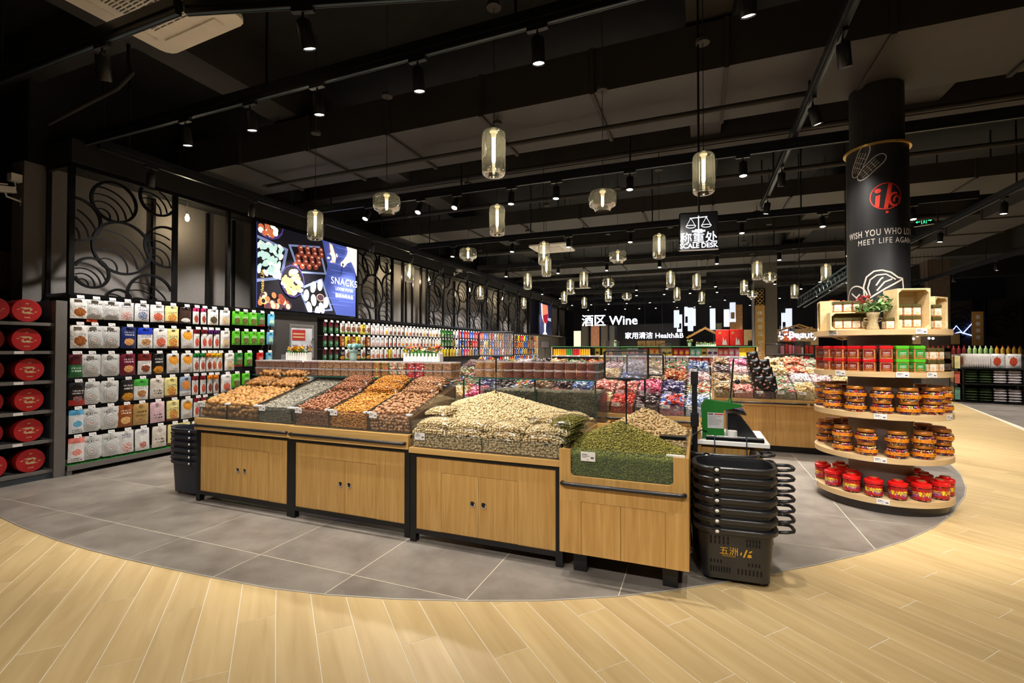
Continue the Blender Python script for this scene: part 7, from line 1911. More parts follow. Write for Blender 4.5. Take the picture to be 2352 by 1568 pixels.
for k, (d_, cols) in CK.items():
    pile('cd_'+k, [s2l(*c) for c in cols], 0.28, 0.5, coat=0.5)
    zf = lambda x, y: 0.085 + 0.055*np.cos(np.clip(x/0.16,-1,1)*1.3) + 0.07*(y/BDp) + 0.012*np.sin(x*31+y*17)
    P = grid_pts(-BWd/2+0.012, BWd/2-0.012, 0.012, BDp, zf, 0.030, 0.030, 0.5)
    P2 = P.copy(); P2[:,2] -= 0.02; P2[:,:2] += (RNG.random((len(P2),2))-0.5)*0.03
    FP = pane_pts(-BWd/2+0.02, BWd/2-0.02, 0.024, 0.015, 0.10, 0.034, 0.026)
    P = np.concatenate([P, P2, FP]); n_ = len(P)
    P[:,1] = np.clip(P[:,1], 0.022, BDp); P[:,0] = np.clip(P[:,0], -BWd/2+0.022, BWd/2-0.022)
    big = 1.25 if k in ('redblue','tan','brown','black','cookie','orange') else 1.0
    S_ = np.array([[0.026*big,0.020*big,0.020]])*(0.85+0.3*RNG.random((n_,1)))
    V_, F__, r_ = scatter(TW[0], TW[1], P, rand_rot(n_, 0.7), S_)
    CH[k] = np_mesh('candies_'+k, V_, F__, 'cd_'+k, r_, False)
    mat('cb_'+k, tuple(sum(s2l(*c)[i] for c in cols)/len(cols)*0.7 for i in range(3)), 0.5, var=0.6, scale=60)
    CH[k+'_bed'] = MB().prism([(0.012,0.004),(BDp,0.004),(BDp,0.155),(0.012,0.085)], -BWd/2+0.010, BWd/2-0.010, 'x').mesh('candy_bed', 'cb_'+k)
pane_f = MB().box(-BWd/2,0,0,BWd/2,0.004,0.115).mesh('front_pane', 'acrylic'); pane_s = MB().prism([(0.004,0),(BDp,0),(BDp,0.20),(0.004,0.12)], 0, 0.004, 'x').mesh('side_pane', 'acrylic')
CTAG = MB().box(-0.042,-0.002,-0.02,0.042,0.0,0.02).mesh('price_card', 'price_white'); CTAGI = MB().box(-0.03,-0.0026,0.0,0.01,-0.002,0.006).box(-0.03,-0.0026,-0.010,0.028,-0.002,-0.007).mesh('print', 'price_ink')
RN = ['front','second','third','fourth','rear']
def island(label, isl, x0, ncol, yf, ztop, rows, pattern, panel_split, bar_split, dz=0.118, dy=0.335):
    L = ncol*(BWd+0.006)
    t = thing('candy_island', label, 'counter', (x0, yf, 0))
    MB().box(0,-0.02,ztop-0.09,L,0.02,ztop).build('rim_front','oak_laminate_h',t)
    nP = panel_split; pw = L/nP
    for i in range(nP): MB().box(i*pw+0.002,0.03,0.10,(i+1)*pw-0.002,0.05,ztop-0.09).build('panel','oak_laminate',t)
    MB().box(0,0.10,0,L,0.12,0.10).build('kick_board','black_metal',t)
    D = rows*dy+0.12
    for i in range(rows): MB().box(0,i*dy+(0.02 if i == 0 else 0),ztop-0.03+i*dz if i else ztop-0.02,L,(i+1)*dy,ztop+i*dz-0.001).build('step','oak_laminate_h',t)
    for px in (0, L-0.02):
        MB().prism([(0.05,0.10),(D,0.10),(D,ztop+(rows-1)*dz+0.10),(rows*dy,ztop+(rows-1)*dz+0.02),(0.05,ztop-0.03)], px, px+0.02, 'x').build('side_board','oak_laminate',t)
    MB().box(0.02,D-0.02,0.1,L-0.02,D,ztop+(rows-1)*dz+0.10).build('back_board','oak_laminate',t)
    bw = L/bar_split
    for i in range(bar_split):
        a, b = i*bw+0.03, (i+1)*bw-0.03
        MB().tube([(a,-0.02,ztop-0.05),(a,-0.042,ztop-0.05),(a+0.012,-0.050,ztop-0.05),(b-0.012,-0.050,ztop-0.05),(b,-0.042,ztop-0.05),(b,-0.02,ztop-0.05)], 0.013, 8).build('bumper_bar','black_plastic',t,smooth=True)
    for r in range(rows):
        for c in range(ncol):
            k = pattern[r][c % len(pattern[r])]
            x, y, z = x0+(c+0.5)*(BWd+0.006), yf+0.022+r*dy, ztop+r*dz
            b = thing('candy_bin', 'clear bin for %s, %s row of %s island' % (CK[k][0], RN[r], isl), 'bin', (x,y,z), group='candy bins of the %s island' % isl)
            put('front_pane', pane_f, b)
            for px in (-BWd/2, BWd/2-0.004): put('side_pane', pane_s, b, (px,0,0))
            pc = put('price_card', CTAG, b, (-0.06,-0.001,0.098)); put('print', CTAGI, pc)
            h = tag(put('wrapped_candies', CH[k], None, (x,y,z), (0,0,0), (1 if random.random() < .5 else -1,1,0.9+0.25*random.random())), 'heap of %s, %s row of %s island' % (CK[k][0], RN[r], isl), 'candies', 'candy heaps of the %s island' % isl, 'stuff')
            put('candy_bed', CH[k+'_bed'], h)
    return t
PL = [
 ['blue','gold','pink','blue','gold','magenta','red','pink','gold','red','dark','redblue','white'],
 ['mixed','green','purple','dark','mixed','brown','dark','blue','peach','peach','pink','purple','creamg'],
 ['creamg','peach','gold','tan','mixed','rose','orange','magenta','gold','blue','cookie','orange','rose'],
 ['rose','tan','mixed','silver','dark','tan','green','orange','rose','silver','gold','green','blue'],
 ['mixed','tan','rose','dark','tan','mixed','rose','pink','tan','rose','silver','creamg','tan']]
island('long oak island of wrapped sweets behind the nut counters', 'nut side', -3.40, 13, 5.42, 0.765, 4, PL, 4, 4)
PR = [['tan','peach','black','green','gold','grey','silver','pink','red'], ['brown','tan','black','green','silver','rose','gold','blue','magenta'], ['dark','rose','black','gold','orange','gold','creamg','red','mixed'], ['brown','magenta','black','tan','orange','green','tan','rose','gold'], ['tan','brown','orange','tan','rose','tan','mixed','tan','green']]
island('oak island of wrapped biscuits and sweets beyond the weighing desk', 'column side', 0.20, 9, 7.72, 0.765, 4, PR, 3, 2)
# black dotted pouches stacked on the column side island
mat('dot_black', (0.012,0.011,0.012), 0.3, var=0.2); mat('dot_pink', s2l(222,170,160), 0.5)
dpm = pouch_mesh('bag', 0.17, 0.20, 0.06, 'dot_black')
dots = MB()
for k in range(5):
    a = (-0.05+0.05*(k % 3), -0.05-0.045*k*0.8)
    dots.lathe([(0,0.003),(0.010,0.0028),(0.014,0.0)], 8, (a[0], a[1], 0.030))
dot_me = dots.mesh('dots', 'dot_pink')
for i in range(7):
    z = 0.90+0.118*(i//2)+0.11
    t = thing('dotted_pouch', 'black pouch with pale pink dots standing in the biscuit bins', 'pouch', (0.20+2.5*(BWd+0.006)+(i % 2-0.5)*0.13, 7.80+0.335*(i//2), 0.99+0.118*(i//2)+0.10), (0.15,0,-PI/2), 'black dotted pouches')
    put('pouch', dpm, t); put('dots', dot_me, t, rot=(PI/2,0,PI/2))
# ---------------------------------------------------------------- chip gondola, square column and the far store
GY = 17.2
gx0, gx1 = at(1268,820,Y=GY).x, at(1738,820,Y=GY).x
go = thing('chip_gondola', 'long gondola shelf of crisps with silver price rails and green top', 'shelf', (gx0, GY, 0))
GL = gx1-gx0
for z in (0.10,0.55,0.92,1.24):
    MB().box(0,0,z-0.03,GL,0.42,z).build('shelf_board','steel_grey',go); MB().box(0,-0.015,z-0.045,GL,0,z+0.01).build('price_rail','price_rail',go)
    for x in np.arange(0.15, GL, 0.42): MB().box(x,-0.018,z-0.035,x+0.09,-0.015,z+0.004).build('price_tag','price_white',go)
MB().box(0,0.42,0,GL,0.46,1.55).build('back_panel','steel_grey',go); MB().box(-0.02,0.0,1.55,GL,0.46,1.575).build('top_board','turf_flat',go)
for x in (-0.03, GL): MB().box(x,0,0,x+0.03,0.46,1.55).build('end_panel','maple',go)
MB().box(0,0.03,0,GL,0.42,0.07).build('base','black_metal',go)
chipk = {'chipred':('red crisp bag',(196,30,44),(240,200,70)),'chipteal':('teal and white crisp bag',(120,200,190),(240,240,230)),'chipgold':('gold and black crisp bag',(206,170,40),(50,40,30)),'chippur':('white and purple crisp bag',(226,214,226),(90,40,90)),'chipcor':('coral red crisp bag',(214,70,64),(240,200,190)),'chippink':('pink and white crisp bag',(236,120,160),(240,236,240)),'chipor':('orange crisp bag',(226,120,30),(240,190,90)),'chipgrn':('green crisp bag',(90,190,50),(230,70,50)),'chipwh':('white and red crisp bag',(236,232,226),(200,50,40)),'chipyel':('yellow crisp bag',(240,206,40),(60,50,40))}
for k, (d_, b_, p_) in chipk.items(): KINDS[k] = ('bag',.21,.27,.10,d_,dict(base=s2l(*b_),pic=s2l(*p_),pic2=s2l(*p_),ink=s2l(250,245,235),pv=.4,ps=(.36,.2),tv=(.6,.85)))
def chip(k, px, z, row):
    x = at(px, 800, Y=GY+0.1).x
    o = pouch(k, x, GY+0.12, z+0.272, '%s standing on the %s of the chip gondola' % (KINDS[k][4], row), 'crisp bags on the gondola', w=0.185, rot=-PI/2); o.name = 'crisp_bag'; o['category'] = 'crisp bag'
top = [(1372,'chipyel'),(1389,'chipyel'),(1404,'chipor'),(1433,'chipgrn'),(1446,'chipwh'),(1459,'chipwh'),(1482,'chipred'),(1497,'chipor'),(1510,'chipor'),(1525,'chipyel'),(1538,'chipyel'),(1552,'chipred'),(1565,'chipred'),(1578,'chipred'),(1591,'chipteal'),(1604,'chipteal'),(1617,'chipgold'),(1630,'chippur'),(1643,'chippur'),(1655,'chipcor'),(1667,'chipcor'),(1680,'chippink'),(1695,'chippink')]
for px, k in top: chip(k, px, 1.24, 'top shelf')
for i, px in enumerate(range(1380, 1700, 15)): chip(['chipgold','chipwh','chipyel','chipor','chipgold','chippur','chipwh','chipcor','chipcor','chipteal','chipteal'][(i//2) % 11], px, 0.92, 'second shelf')
for i, px in enumerate((1704,1715,1727)):
    for k in range(2):
        o = MB().bevbox(-0.078,-0.05,0,0.078,0.05,0.145,0.006).build('snack_carton','carton_yellow',None,(at(px,800,Y=GY+0.1).x,GY+0.1,1.241+k*0.147)); tag(o,'small yellow snack carton stacked at the gondola end','carton','yellow snack cartons')
TB = {}
for i in range(17):
    k = 'carton_yellow' if i < 3 or i > 12 else 'tube_green' if 6 <= i < 9 else 'tube_red' if 9 <= i < 12 else 'tube_orange'
    if k not in TB: TB[k] = [('tube', MB().cyl((0,0,0),(0,0,0.235),0.040,n=14).mesh('tube', k, 'auto')), ('cap', MB().cyl((0,0,0.235),(0,0,0.248),0.042,n=14).mesh('cap','white_plastic','auto'))]
    t = thing('crisp_tube', '%s crisp tube with white cap on the gondola' % {'carton_yellow':'yellow','tube_green':'green','tube_red':'red','tube_orange':'orange'}[k], 'tube', (gx0+0.08+i*0.083, GY+0.06, 1.241), group='crisp tubes on the gondola')
    for nm, me in TB[k]: put(nm, me, t)
    if i % 2 == 0:
        o = MB().cyl((0,0,0),(0,0,0.2),0.038,n=12).build('drink_can', ('tube_red','tube_green')[(i//6) % 2], None, (gx0+0.08+i*0.085, GY+0.06, 0.921), smooth='auto'); tag(o, 'small bright can on the lower shelf of the chip gondola', 'can', 'cans on the chip gondola')
# flowers on top of the gondola
fence_trough('white picket trough of orange flowers on top of the chip gondola', (at(1621,790,Y=GY+0.2).x, GY+0.2, 1.576), 0.62, 11, ['petal_orange','petal_red','petal_cream'])
for px, lab in ((1584,'small pot of pink roses on top of the chip gondola'),(1413,'small pot of white flowers on top of the chip gondola')):
    t = thing('flower_pot', lab, 'flower pot', (at(px,790,Y=GY+0.2).x, GY+0.2, 1.576)); MB().lathe([(0,0),(0.045,0),(0.06,0.12),(0.0,0.115)],12).build('pot','white_paint',t,smooth='auto')
    leaves(t, [(0.06*math.cos(a),0.06*math.sin(a),0.12+0.03*random.random()) for a in np.linspace(0,6.2,16)], 0.09, 0.04, 'leaf_green'); blossoms(t, [(Rr(-.09,.09),Rr(-.05,.05),Rr(.15,.22)) for _ in range(14)], ['petal_pink','petal_cream'] if px > 1500 else ['petal_cream'], 0.035)
# red gift boxes on a wire rack behind
wr = thing('wire_rack', 'black wire rack behind the chip gondola holding red gift cartons', 'rack', (at(1640,790,Y=18.6).x, 18.6, 0))
rl_ = at(1738,790,Y=18.6).x-at(1640,790,Y=18.6).x
for x in (0, rl_):
    for y in (0,0.4): MB().box(x-0.012,y-0.012,0,x+0.012,y+0.012,2.05).build('post','black_metal',wr)
for z in (0.4,1.0,1.58): MB().box(0,0,z,rl_,0.4,z+0.02).build('shelf','black_metal',wr)
for i, px in enumerate((1653,1683)):
    t = thing('gift_carton', 'red gift carton with pale bird print on the wire rack', 'carton', (at(px+7,800,Y=18.8).x, 18.8, 1.601), group='red gift cartons on the wire rack'); MB().bevbox(-0.235,-0.12,0,0.235,0.12,0.58,0.008).build('box','gift_red',t); MB().prism([(-0.02,0.03),(0.14,0.03),(0.10,0.24),(0.05,0.16),(0.01,0.32)],-0.122,-0.12,'y').build('print','mural_white',t); MB().cyl((-0.10,-0.12,0.46),(-0.10,-0.123,0.46),0.045,n=12).build('seal','gold',t)
# square snack column
scx0, scx1, SCY = at(1733,780,Y=17.9).x, at(1786,780,Y=17.9).x, 17.9
struct(MB().box(scx0,SCY,0,scx1,SCY+0.8,5.2).build('wall_pillar', 'pillar_grey'))
cs = thing('column_sign', 'vertical oak sign on the grey pillar reading 休闲食品 Snacks', 'sign', (at(1746,780,Y=17.85).x, 17.87, 1.2))
MB().box(-0.14,-0.02,-1.2,0.14,0.03,1.75).build('board','oak_laminate',cs); MB().box(-0.16,-0.03,1.75,0.16,0.03,2.30).build('lattice_box','dark_frame',cs)
for k in range(2):
    for sx, sz in ((0,0),(0.06,0.09),(-0.06,0.09),(0.06,-0.09),(-0.06,-0.09)): MB().tube([(sx+0.05*math.cos(a),-0.034,1.89+k*0.27+sz*0.8+0.05*math.sin(a)) for a in np.linspace(0,2*PI,13)[:-1]],0.008,4,closed=True).build('lattice_ring','gold',cs)
for i, ch in enumerate('休闲食品'): put('lettering', text_mesh(ch, 0.17, 'white_paint', 0.01), cs, (0,-0.026,1.48-i*0.235), (PI/2,0,0))
put('lettering', text_mesh('Snacks', 0.20, 'white_paint', 0.01), cs, (0,-0.026,0.30), (PI/2,PI/2,0))
# frames on poles seen over the islands
for lab, px, py, Y, w, h in (('clear framed sign over the gondola left end',1408,795,11.5,0.32,0.24),('clear framed sign over the crisp bags',1528,800,11.4,0.28,0.22),('clear framed sign beyond the column side island',1780,803,10.6,0.34,0.22),('narrow pink framed sign beyond the column side island',1836,800,10.2,0.15,0.26),('tall narrow clear sign on the long snack aisle',1219,790,13.5,0.2,0.32),('small clear sign between racks at the snack aisle',1252,790,12.5,0.25,0.2),('clear framed poster by the long rack flowers',1032,782,7.0,0.19,0.2)):
    p = at(px, py, Y=Y); sign_holder(lab, (p.x, Y, 0.0 if Y > 10 and px > 1300 else 0.0), w, h, p.z-h/2, 0.0)
# ---------------------------------------------------------------- hanging white paper-look lamps
def hang_lamp(px, y0, y1, Y, w, win):
    a, b = at(px, y0, Y=Y), at(px, y1, Y=Y); h = a.z-b.z
    t = thing('box_lamp', 'tall white box lamp of stacked panes hanging over the far aisle', 'lamp', (b.x, Y, b.z), group='white box lamps')
    for k in range(2):
        z0, z1 = k*h/2, (k+1)*h/2-0.01
        if win and k == 0:
            MB().box(-w/2,-w/4,z0,-w/2+0.03,w/4,z1).box(w/2-0.03,-w/4,z0,w/2,w/4,z1).box(-w/2,-w/4,z0,w/2,w/4,z0+0.12).build('open_frame','lamp_shade_white',t)
        else: MB().box(-w/2,-w/4,z0,w/2,w/4,z1).build('shade','lamp_shade_white',t)
    MB().box(-w/2-0.005,-w/4-0.005,h,w/2+0.005,w/4+0.005,h+0.04).build('cap','track_black',t); MB().cyl((0,0,h+0.04),(0,0,5.2-b.z),0.006,n=5).build('cord','track_black',t)
for px, y0, y1, win in ((1554,712,752,False),(1561,722,762,True),(1578,704,748,True),(1586,706,760,False),(1592,708,748,False),(1637,708,757,False),(1669,710,750,False),(1683,694,739,True),(1777,698,745,False),(1773,706,752,False),(1802,718,760,True),(1812,708,753,False)):
    hang_lamp(px, y0, y1, 20.0+0.45*((px//4) % 4), 0.20, win)
# ---------------------------------------------------------------- far wall and illuminated area signs
BWY = 30.0
struct(MB().box(-9.4, BWY, 0, 14, BWY+0.2, 5.2).build('wall_back', 'wall_navy'))
struct(MB().box(13.8, -6, 0, 14, BWY, 5.2).build('wall_right', 'wall_dark'))
mat_done = True
def led(body, px, py, Y, size, m, off, nm, label, rot=0.0, depth=0.05):
    p = at(px, py, Y=Y); t = thing(nm, label, 'sign', p, (0,0,rot))
    put('letters', text_mesh(body, size, m, depth/2, off), t, (0,0,0), (PI/2,0,0))
    for s in (-1,1): MB().cyl((s*size*1.2,0.02,size*0.3),(s*size*1.2,0.02,5.2-p.z),0.012,n=5).build('hanger_rod','track_black',t)
    MB().box(-size*2.2,0.03,-0.02,size*2.2,0.05,0.02).build('back_rail','track_black',t)
led('酒区 Wine', 1399, 737, 20.0, 0.52, 'sign_bluewhite', 0.003, 'area_sign', 'large glowing white hanging letters reading 酒区 Wine')
led('家用清洁 Health&B', 1501, 771, 22.0, 0.31, 'sign_bluewhite', 0.0, 'area_sign', 'glowing white letters reading 家用清洁 Health&B above the far shelves')
led('Beauty', 1845, 769, 21.0, 0.36, 'sign_bluewhite', 0.003, 'area_sign', 'glowing white letters reading Beauty beyond the column')
led('1 Life', 1795, 768, 21.5, 0.28, 'sign_bluewhite', 0.002, 'area_sign', 'small glowing white letters beside the Beauty sign')
# warm back-lit bays and stands along the far wall
def bay(label, px0, px1, py0, py1, Y, m, d=0.5):
    a, b = at(px0, py0, Y=Y), at(px1, py1, Y=Y)
    t = thing('far_bay', label, 'wall bay', (a.x, Y, 0)); w = b.x-a.x
    MB().box(0,0,max(0,b.z),w,d,a.z).build('panel', m, t)
    MB().box(0,0.02,0,w,d,max(0.02,b.z)).build('base', 'wall_dark', t)
    for x in (-0.04, w): MB().box(x,-0.02,0,x+0.04,d,a.z).build('edge_post','dark_frame',t)
    return t
emitm('bay_glow', s2l(255,226,190), 1.3)
bay('brick clad bay under the wine sign', 1357, 1377, 745, 800, 24.0, 'brick_far'); bay('grey upright panel left of the wine bay', 1336, 1352, 738, 800, 24.2, 'pillar_grey'); bay('grey upright panel right of the wine bay', 1380, 1396, 745, 800, 24.0, 'pillar_grey'); bay('glowing warm shop bay left of the wine sign', 1318, 1338, 760, 798, 26.0, 'bay_glow'); bay('pale upright panel beside the wine bay', 1400, 1412, 748, 800, 24.2, 'wall_grey')
bay('tall copper toned banner behind the white lamps', 1676, 1706, 700, 790, 22.0, 'copper_banner', 0.08); bay('green grey pillar behind the white lamps', 1644, 1658, 742, 800, 22.5, 'pillar_green', 0.4)
bay('warm oak fascia of the beauty area', 1700, 1880, 757, 792, 26.0, 'maple', 0.3); bay('warm oak fascia right of the column display', 2090, 2205, 766, 790, 22.5, 'maple', 0.3)
bay('dark panel of the health area', 1412, 1560, 745, 782, 27.0, 'wall_navy', 0.2)
# bare festoon bulbs above the beauty area
for i in range(22):
    px = (1790+i*4.2) if i < 16 else (2098+(i-16)*9)
    p = at(px, 772+6*math.sin(i*1.3), Y=20.5 if i < 16 else 16.5)
    t = thing('festoon_bulb', 'round white festoon bulb strung before the oak fascia', 'bulb', p, group='festoon bulbs'); MB().ball((0,0,0),0.032,nu=8,nv=6).build('globe','sign_bluewhite',t,smooth=True); MB().cyl((0,0,0.05),(0,0,5.2-p.z),0.004,n=4).build('cord','track_black',t)
# gabled market stand frame
gp_ = at(1620,740,Y=21.0); gs = thing('gable_stand', 'open timber gable frame of a market stand', 'stand', (gp_.x, 21.0, 0))
hw = at(1650,770,Y=21).x-gp_.x+0.25; zt_, ze = at(1620,752,Y=21).z, at(1650,775,Y=21).z
for s in (-1,1):
    for y in (0,0.5,1.0): MB().tube([(0,y,zt_),(s*hw,y,ze)],0.035,4).build('rafter','oak_laminate',gs)
    for k in range(4): MB().tube([(s*hw*k/3.5,-0.1,zt_+(ze-zt_)*k/3.5+0.04),(s*hw*k/3.5,1.1,zt_+(ze-zt_)*k/3.5+0.04)],0.02,4).build('batten','maple',gs)
    for y in (0,1.0): MB().box(s*hw-0.03,y-0.03,0,s*hw+0.03,y+0.03,ze).build('post','dark_frame',gs)
gp2 = at(1835,745,Y=19.0); gs2 = thing('gable_stand', 'wide timber gable frame strung with bulbs before the beauty area', 'stand', (gp2.x, 19.0, 0)); zt_ = gp2.z; 
for s in (-1,1):
    for y in (0,0.8): MB().tube([(0,y,zt_),(s*1.5,y,zt_-0.55)],0.03,4).build('rafter','oak_laminate',gs2)
    for k in range(5): MB().tube([(s*1.5*k/4,-0.1,zt_-0.55*k/4+0.03),(s*1.5*k/4,0.9,zt_-0.55*k/4+0.03)],0.02,4).build('batten','maple',gs2)
    for y in (0,0.8): MB().box(s*1.5-0.03,y-0.03,0,s*1.5+0.03,y+0.03,zt_-0.55).build('post','dark_frame',gs2)
# kraft cartons, stools and shelves far behind the gondola
for i, (px, py) in enumerate(((1470,788),(1478,788),(1490,790),(1500,790),(1512,791),(1522,791))):
    p = at(px, py, Y=19.6); o = MB().bevbox(-0.08,-0.12,0,0.08,0.12,0.26,0.006).build('kraft_carton','kraft',None,(p.x,19.6,1.551)); tag(o,'plain kraft carton on the shelf behind the crisp bags','carton','kraft cartons on the far shelf')
fs_ = thing('far_shelf', 'low far shelf carrying kraft cartons behind the chip gondola', 'shelf', (at(1440,790,Y=19.5).x, 19.4, 0)); fl = at(1560,790,Y=19.5).x-at(1440,790,Y=19.5).x
MB().box(0,0,0.1,fl,0.45,1.55).build('body','oak_laminate',fs_); MB().box(0.03,0.05,0,fl-0.03,0.4,0.1).build('plinth','black_metal',fs_)
def far_unit(label, px0, px1, Y, rows, ztop, cols, nm='far_gondola'):
    x0, x1 = at(px0,800,Y=Y).x, at(px1,800,Y=Y).x
    t = thing(nm, label, 'shelf', (x0, Y, 0)); L = x1-x0
    MB().box(0,0.4,0,L,0.44,ztop).build('back_panel','steel_grey',t); MB().box(0,0,0,L,0.4,0.1).build('base','black_metal',t)
    for r in range(rows):
        z = 0.12+(ztop-0.15)*r/rows
        MB().box(0,0,z-0.02,L,0.4,z).build('shelf_board','price_rail',t)
        x = 0.06
        while x < L-0.06:
            w = 0.09+0.06*random.random(); h = (ztop-0.15)/rows*(0.55+0.3*random.random()); m = random.choice(cols)
            tag(MB().bevbox(-w/2,-0.06,0,w/2,0.06,h,0.008).build('goods_pack', m, None, (x0+x+w/2, Y+0.1, z+0.001)), 'small packaged goods on the %s' % label.split(' with ')[0].replace('low ',''), 'pack', 'goods on '+nm+' '+label[:18])
            x += w+0.02
far_unit('white beauty shelves with pink and green goods', 1790, 1868, 18.8, 4, 1.75, ['gp_pink','gp_green','price_white','gp_red','price_white'])
far_unit('orange and black stand with cartons', 1795, 1830, 21.2, 3, 2.4, ['gp_orange','black_plastic','gp_red'], 'dark_stand')
# ---------------------------------------------------------------- right-hand background

RX, RY, RA_ = 6.81, 16.88, math.atan2(-0.274, 0.986)
rg = thing('rice_gondola', 'black steel gondola stacked with bags of rice beyond the oak aisle', 'shelf', (RX, RY, 0), (0,0,RA_))
RL, RD = 1.22, 0.95
for z in (0.02,0.52,0.95): MB().box(0,0,z-0.02 if z > 0.1 else 0.02,RL,RD,z+0.02).build('shelf_board','black_metal',rg)
for x in (0,RL-0.04):
    for y in (0,RD-0.04): MB().box(x,y,0,x+0.04,y+0.04,0.97).build('post','black_metal',rg)
MB().box(0.04,RD-0.03,0.04,RL-0.04,RD-0.02,0.95).build('back_panel','black_metal',rg)
cR, sR = math.cos(RA_), math.sin(RA_)
def rpos(u, v): return (RX+u*cR-v*sR, RY+u*sR+v*cR)
def sack(m, L, Wd, H):
    n = 8; vs = []; fs = []
    for side in (1,-1):
        for j in range(n+1):
            for i in range(n+1):
                u, v = 2*i/n-1, 2*j/n-1
                vs.append((u*L/2, v*Wd/2, side*H/2*max(0,1-abs(u)**4)**0.5*max(0,1-abs(v)**4)**0.5+H/2))
    k = (n+1)**2
    for j in range(n):
        for i in range(n):
            a, b, c, d = j*(n+1)+i, j*(n+1)+i+1, (j+1)*(n+1)+i+1, (j+1)*(n+1)+i
            fs += [(a,b,c,d),(k+a,k+d,k+c,k+b)]
    return MB().add(vs, fs).mesh('sack', m, True)
SK = {m: sack(m, 0.27, 0.40, 0.085) for m in ('sack_white','sack_green')}
for lv, z in enumerate((0.041,0.541)):
    for c, m in enumerate(('sack_green','sack_green','sack_white','sack_white')):
        for k in range(5):
            x, y = rpos(0.20+c*0.28, 0.24); tag(put('rice_sack', SK[m], None, (x,y,z+k*0.074), (0,0,RA_)), '%s rice sack piled on the %s of the rice gondola' % (('dark green','white')[m == 'sack_white'], ('bottom shelf','middle shelf')[lv]), 'sack', 'rice sacks on the gondola')
KINDS['ricebag'] = ('bag',.30,.38,.09,'white rice bag with a red brown window print',dict(base=s2l(216,212,210),pic=s2l(176,60,40),pic2=s2l(190,80,50),pv=.45,ps=(.26,.34),ink=s2l(90,80,80),tv=(.7,.9)))
for i in range(13):
    edge = i < 11
    x, y = rpos(0.05+i*0.048 if edge else 0.72+(i-11)*0.31, 0.20)
    o = pouch('ricebag', x, y, 1.352, 'white rice bag with a red brown window %s' % ('filed edge-on in the row' if edge else 'facing the oak aisle'), 'rice bags on top of the gondola', rot=(-PI/2+RA_) if not edge else RA_+0.25); o.name = 'rice_bag'; o['category'] = 'bag'
for i in range(6):
    x, y = rpos(1.36, 0.1+i*0.0); 
for k in range(4):
    x, y = rpos(1.42, 0.2); tag(put('flour_sack', SK['sack_green'] if False else sack('sack_navy',0.30,0.40,0.09), None, (x,y,0.97+k*0.08), (0,0,RA_)), 'navy blue sack stacked right of the rice bags', 'sack', 'navy sacks')
ng = thing('navy_stand', 'black stand right of the rice gondola under navy sacks', 'stand', (*rpos(1.24,0.0),0), (0,0,RA_)); MB().box(0,0,0.06,1.2,0.9,0.97).build('body','black_metal',ng); MB().box(0.05,0.05,0,1.15,0.85,0.06).build('plinth','black_plastic',ng)
# side rack of upright cartons left of the corner
for i in range(8):
    x, y = rpos(-0.09, 0.12+i*0.10); 
    for lv, z in enumerate((0.05,0.50,0.92)):
        o = MB().bevbox(-0.06,-0.045,0,0.06,0.045,0.34,0.006).build('upright_carton', ('gp_teal','gp_coral','gp_cream')[(i+lv) % 3], None, (x,y,z+0.021), (0,0,RA_)); tag(o, 'upright %s noodle carton on the gondola end' % ('teal','coral','cream')[(i+lv) % 3], 'carton', 'upright cartons on the gondola end')
er_ = thing('end_rack', 'black end rack of upright cartons at the rice gondola corner', 'rack', (*rpos(-0.17,0.02),0), (0,0,RA_))
for z in (0.05,0.50,0.92): MB().box(0,0,z,0.16,0.95,z+0.02).build('shelf','black_metal',er_)
for y in (0,0.93): MB().box(0,y,0,0.02,y+0.02,1.3).build('post','black_metal',er_)
# oil and sauce bottles on the gondola behind
ob = thing('bottle_gondola', 'long white gondola of oil and sauce bottles behind the rice', 'shelf', (6.6, 18.6, 0), (0,0,RA_)); MB().box(0,0,0.1,5.5,0.8,1.28).build('body','steel_grey',ob); MB().box(0,-0.02,1.28,5.5,0.8,1.31).build('top_board','price_rail',ob); MB().box(0.05,0.05,0,5.4,0.7,0.1).build('plinth','black_metal',ob)
def bottle_me(m, cap): return [('bottle', MB().lathe([(0,0),(0.045,0),(0.047,0.01),(0.047,0.16),(0.03,0.20),(0.018,0.22),(0.018,0.24)],10).mesh('bottle',m,True)),('cap',MB().cyl((0,0,0.24),(0,0,0.27),0.02,n=8).mesh('cap',cap))]
BT = {k: bottle_me('bt_'+k, c) for k, c in (('red','gp_red'),('green','white_plastic'),('gold','gp_red'),('pale','bt_gold'))}
for i in range(44):
    k = 'red' if i < 8 else 'green' if i < 13 else 'gold' if i < 26 else 'pale'
    u = 0.08+i*0.118; t = thing('oil_bottle', '%s bottle standing on the bottle gondola' % {'red':'dark red sauce','green':'green topped clear','gold':'golden oil','pale':'pale yellow oil'}[k], 'bottle', (6.6+u*cR-0.1*sR, 18.6+u*sR+0.1*cR, 1.311), group='bottles on the bottle gondola')
    for nm, me in BT[k]: put(nm, me, t)
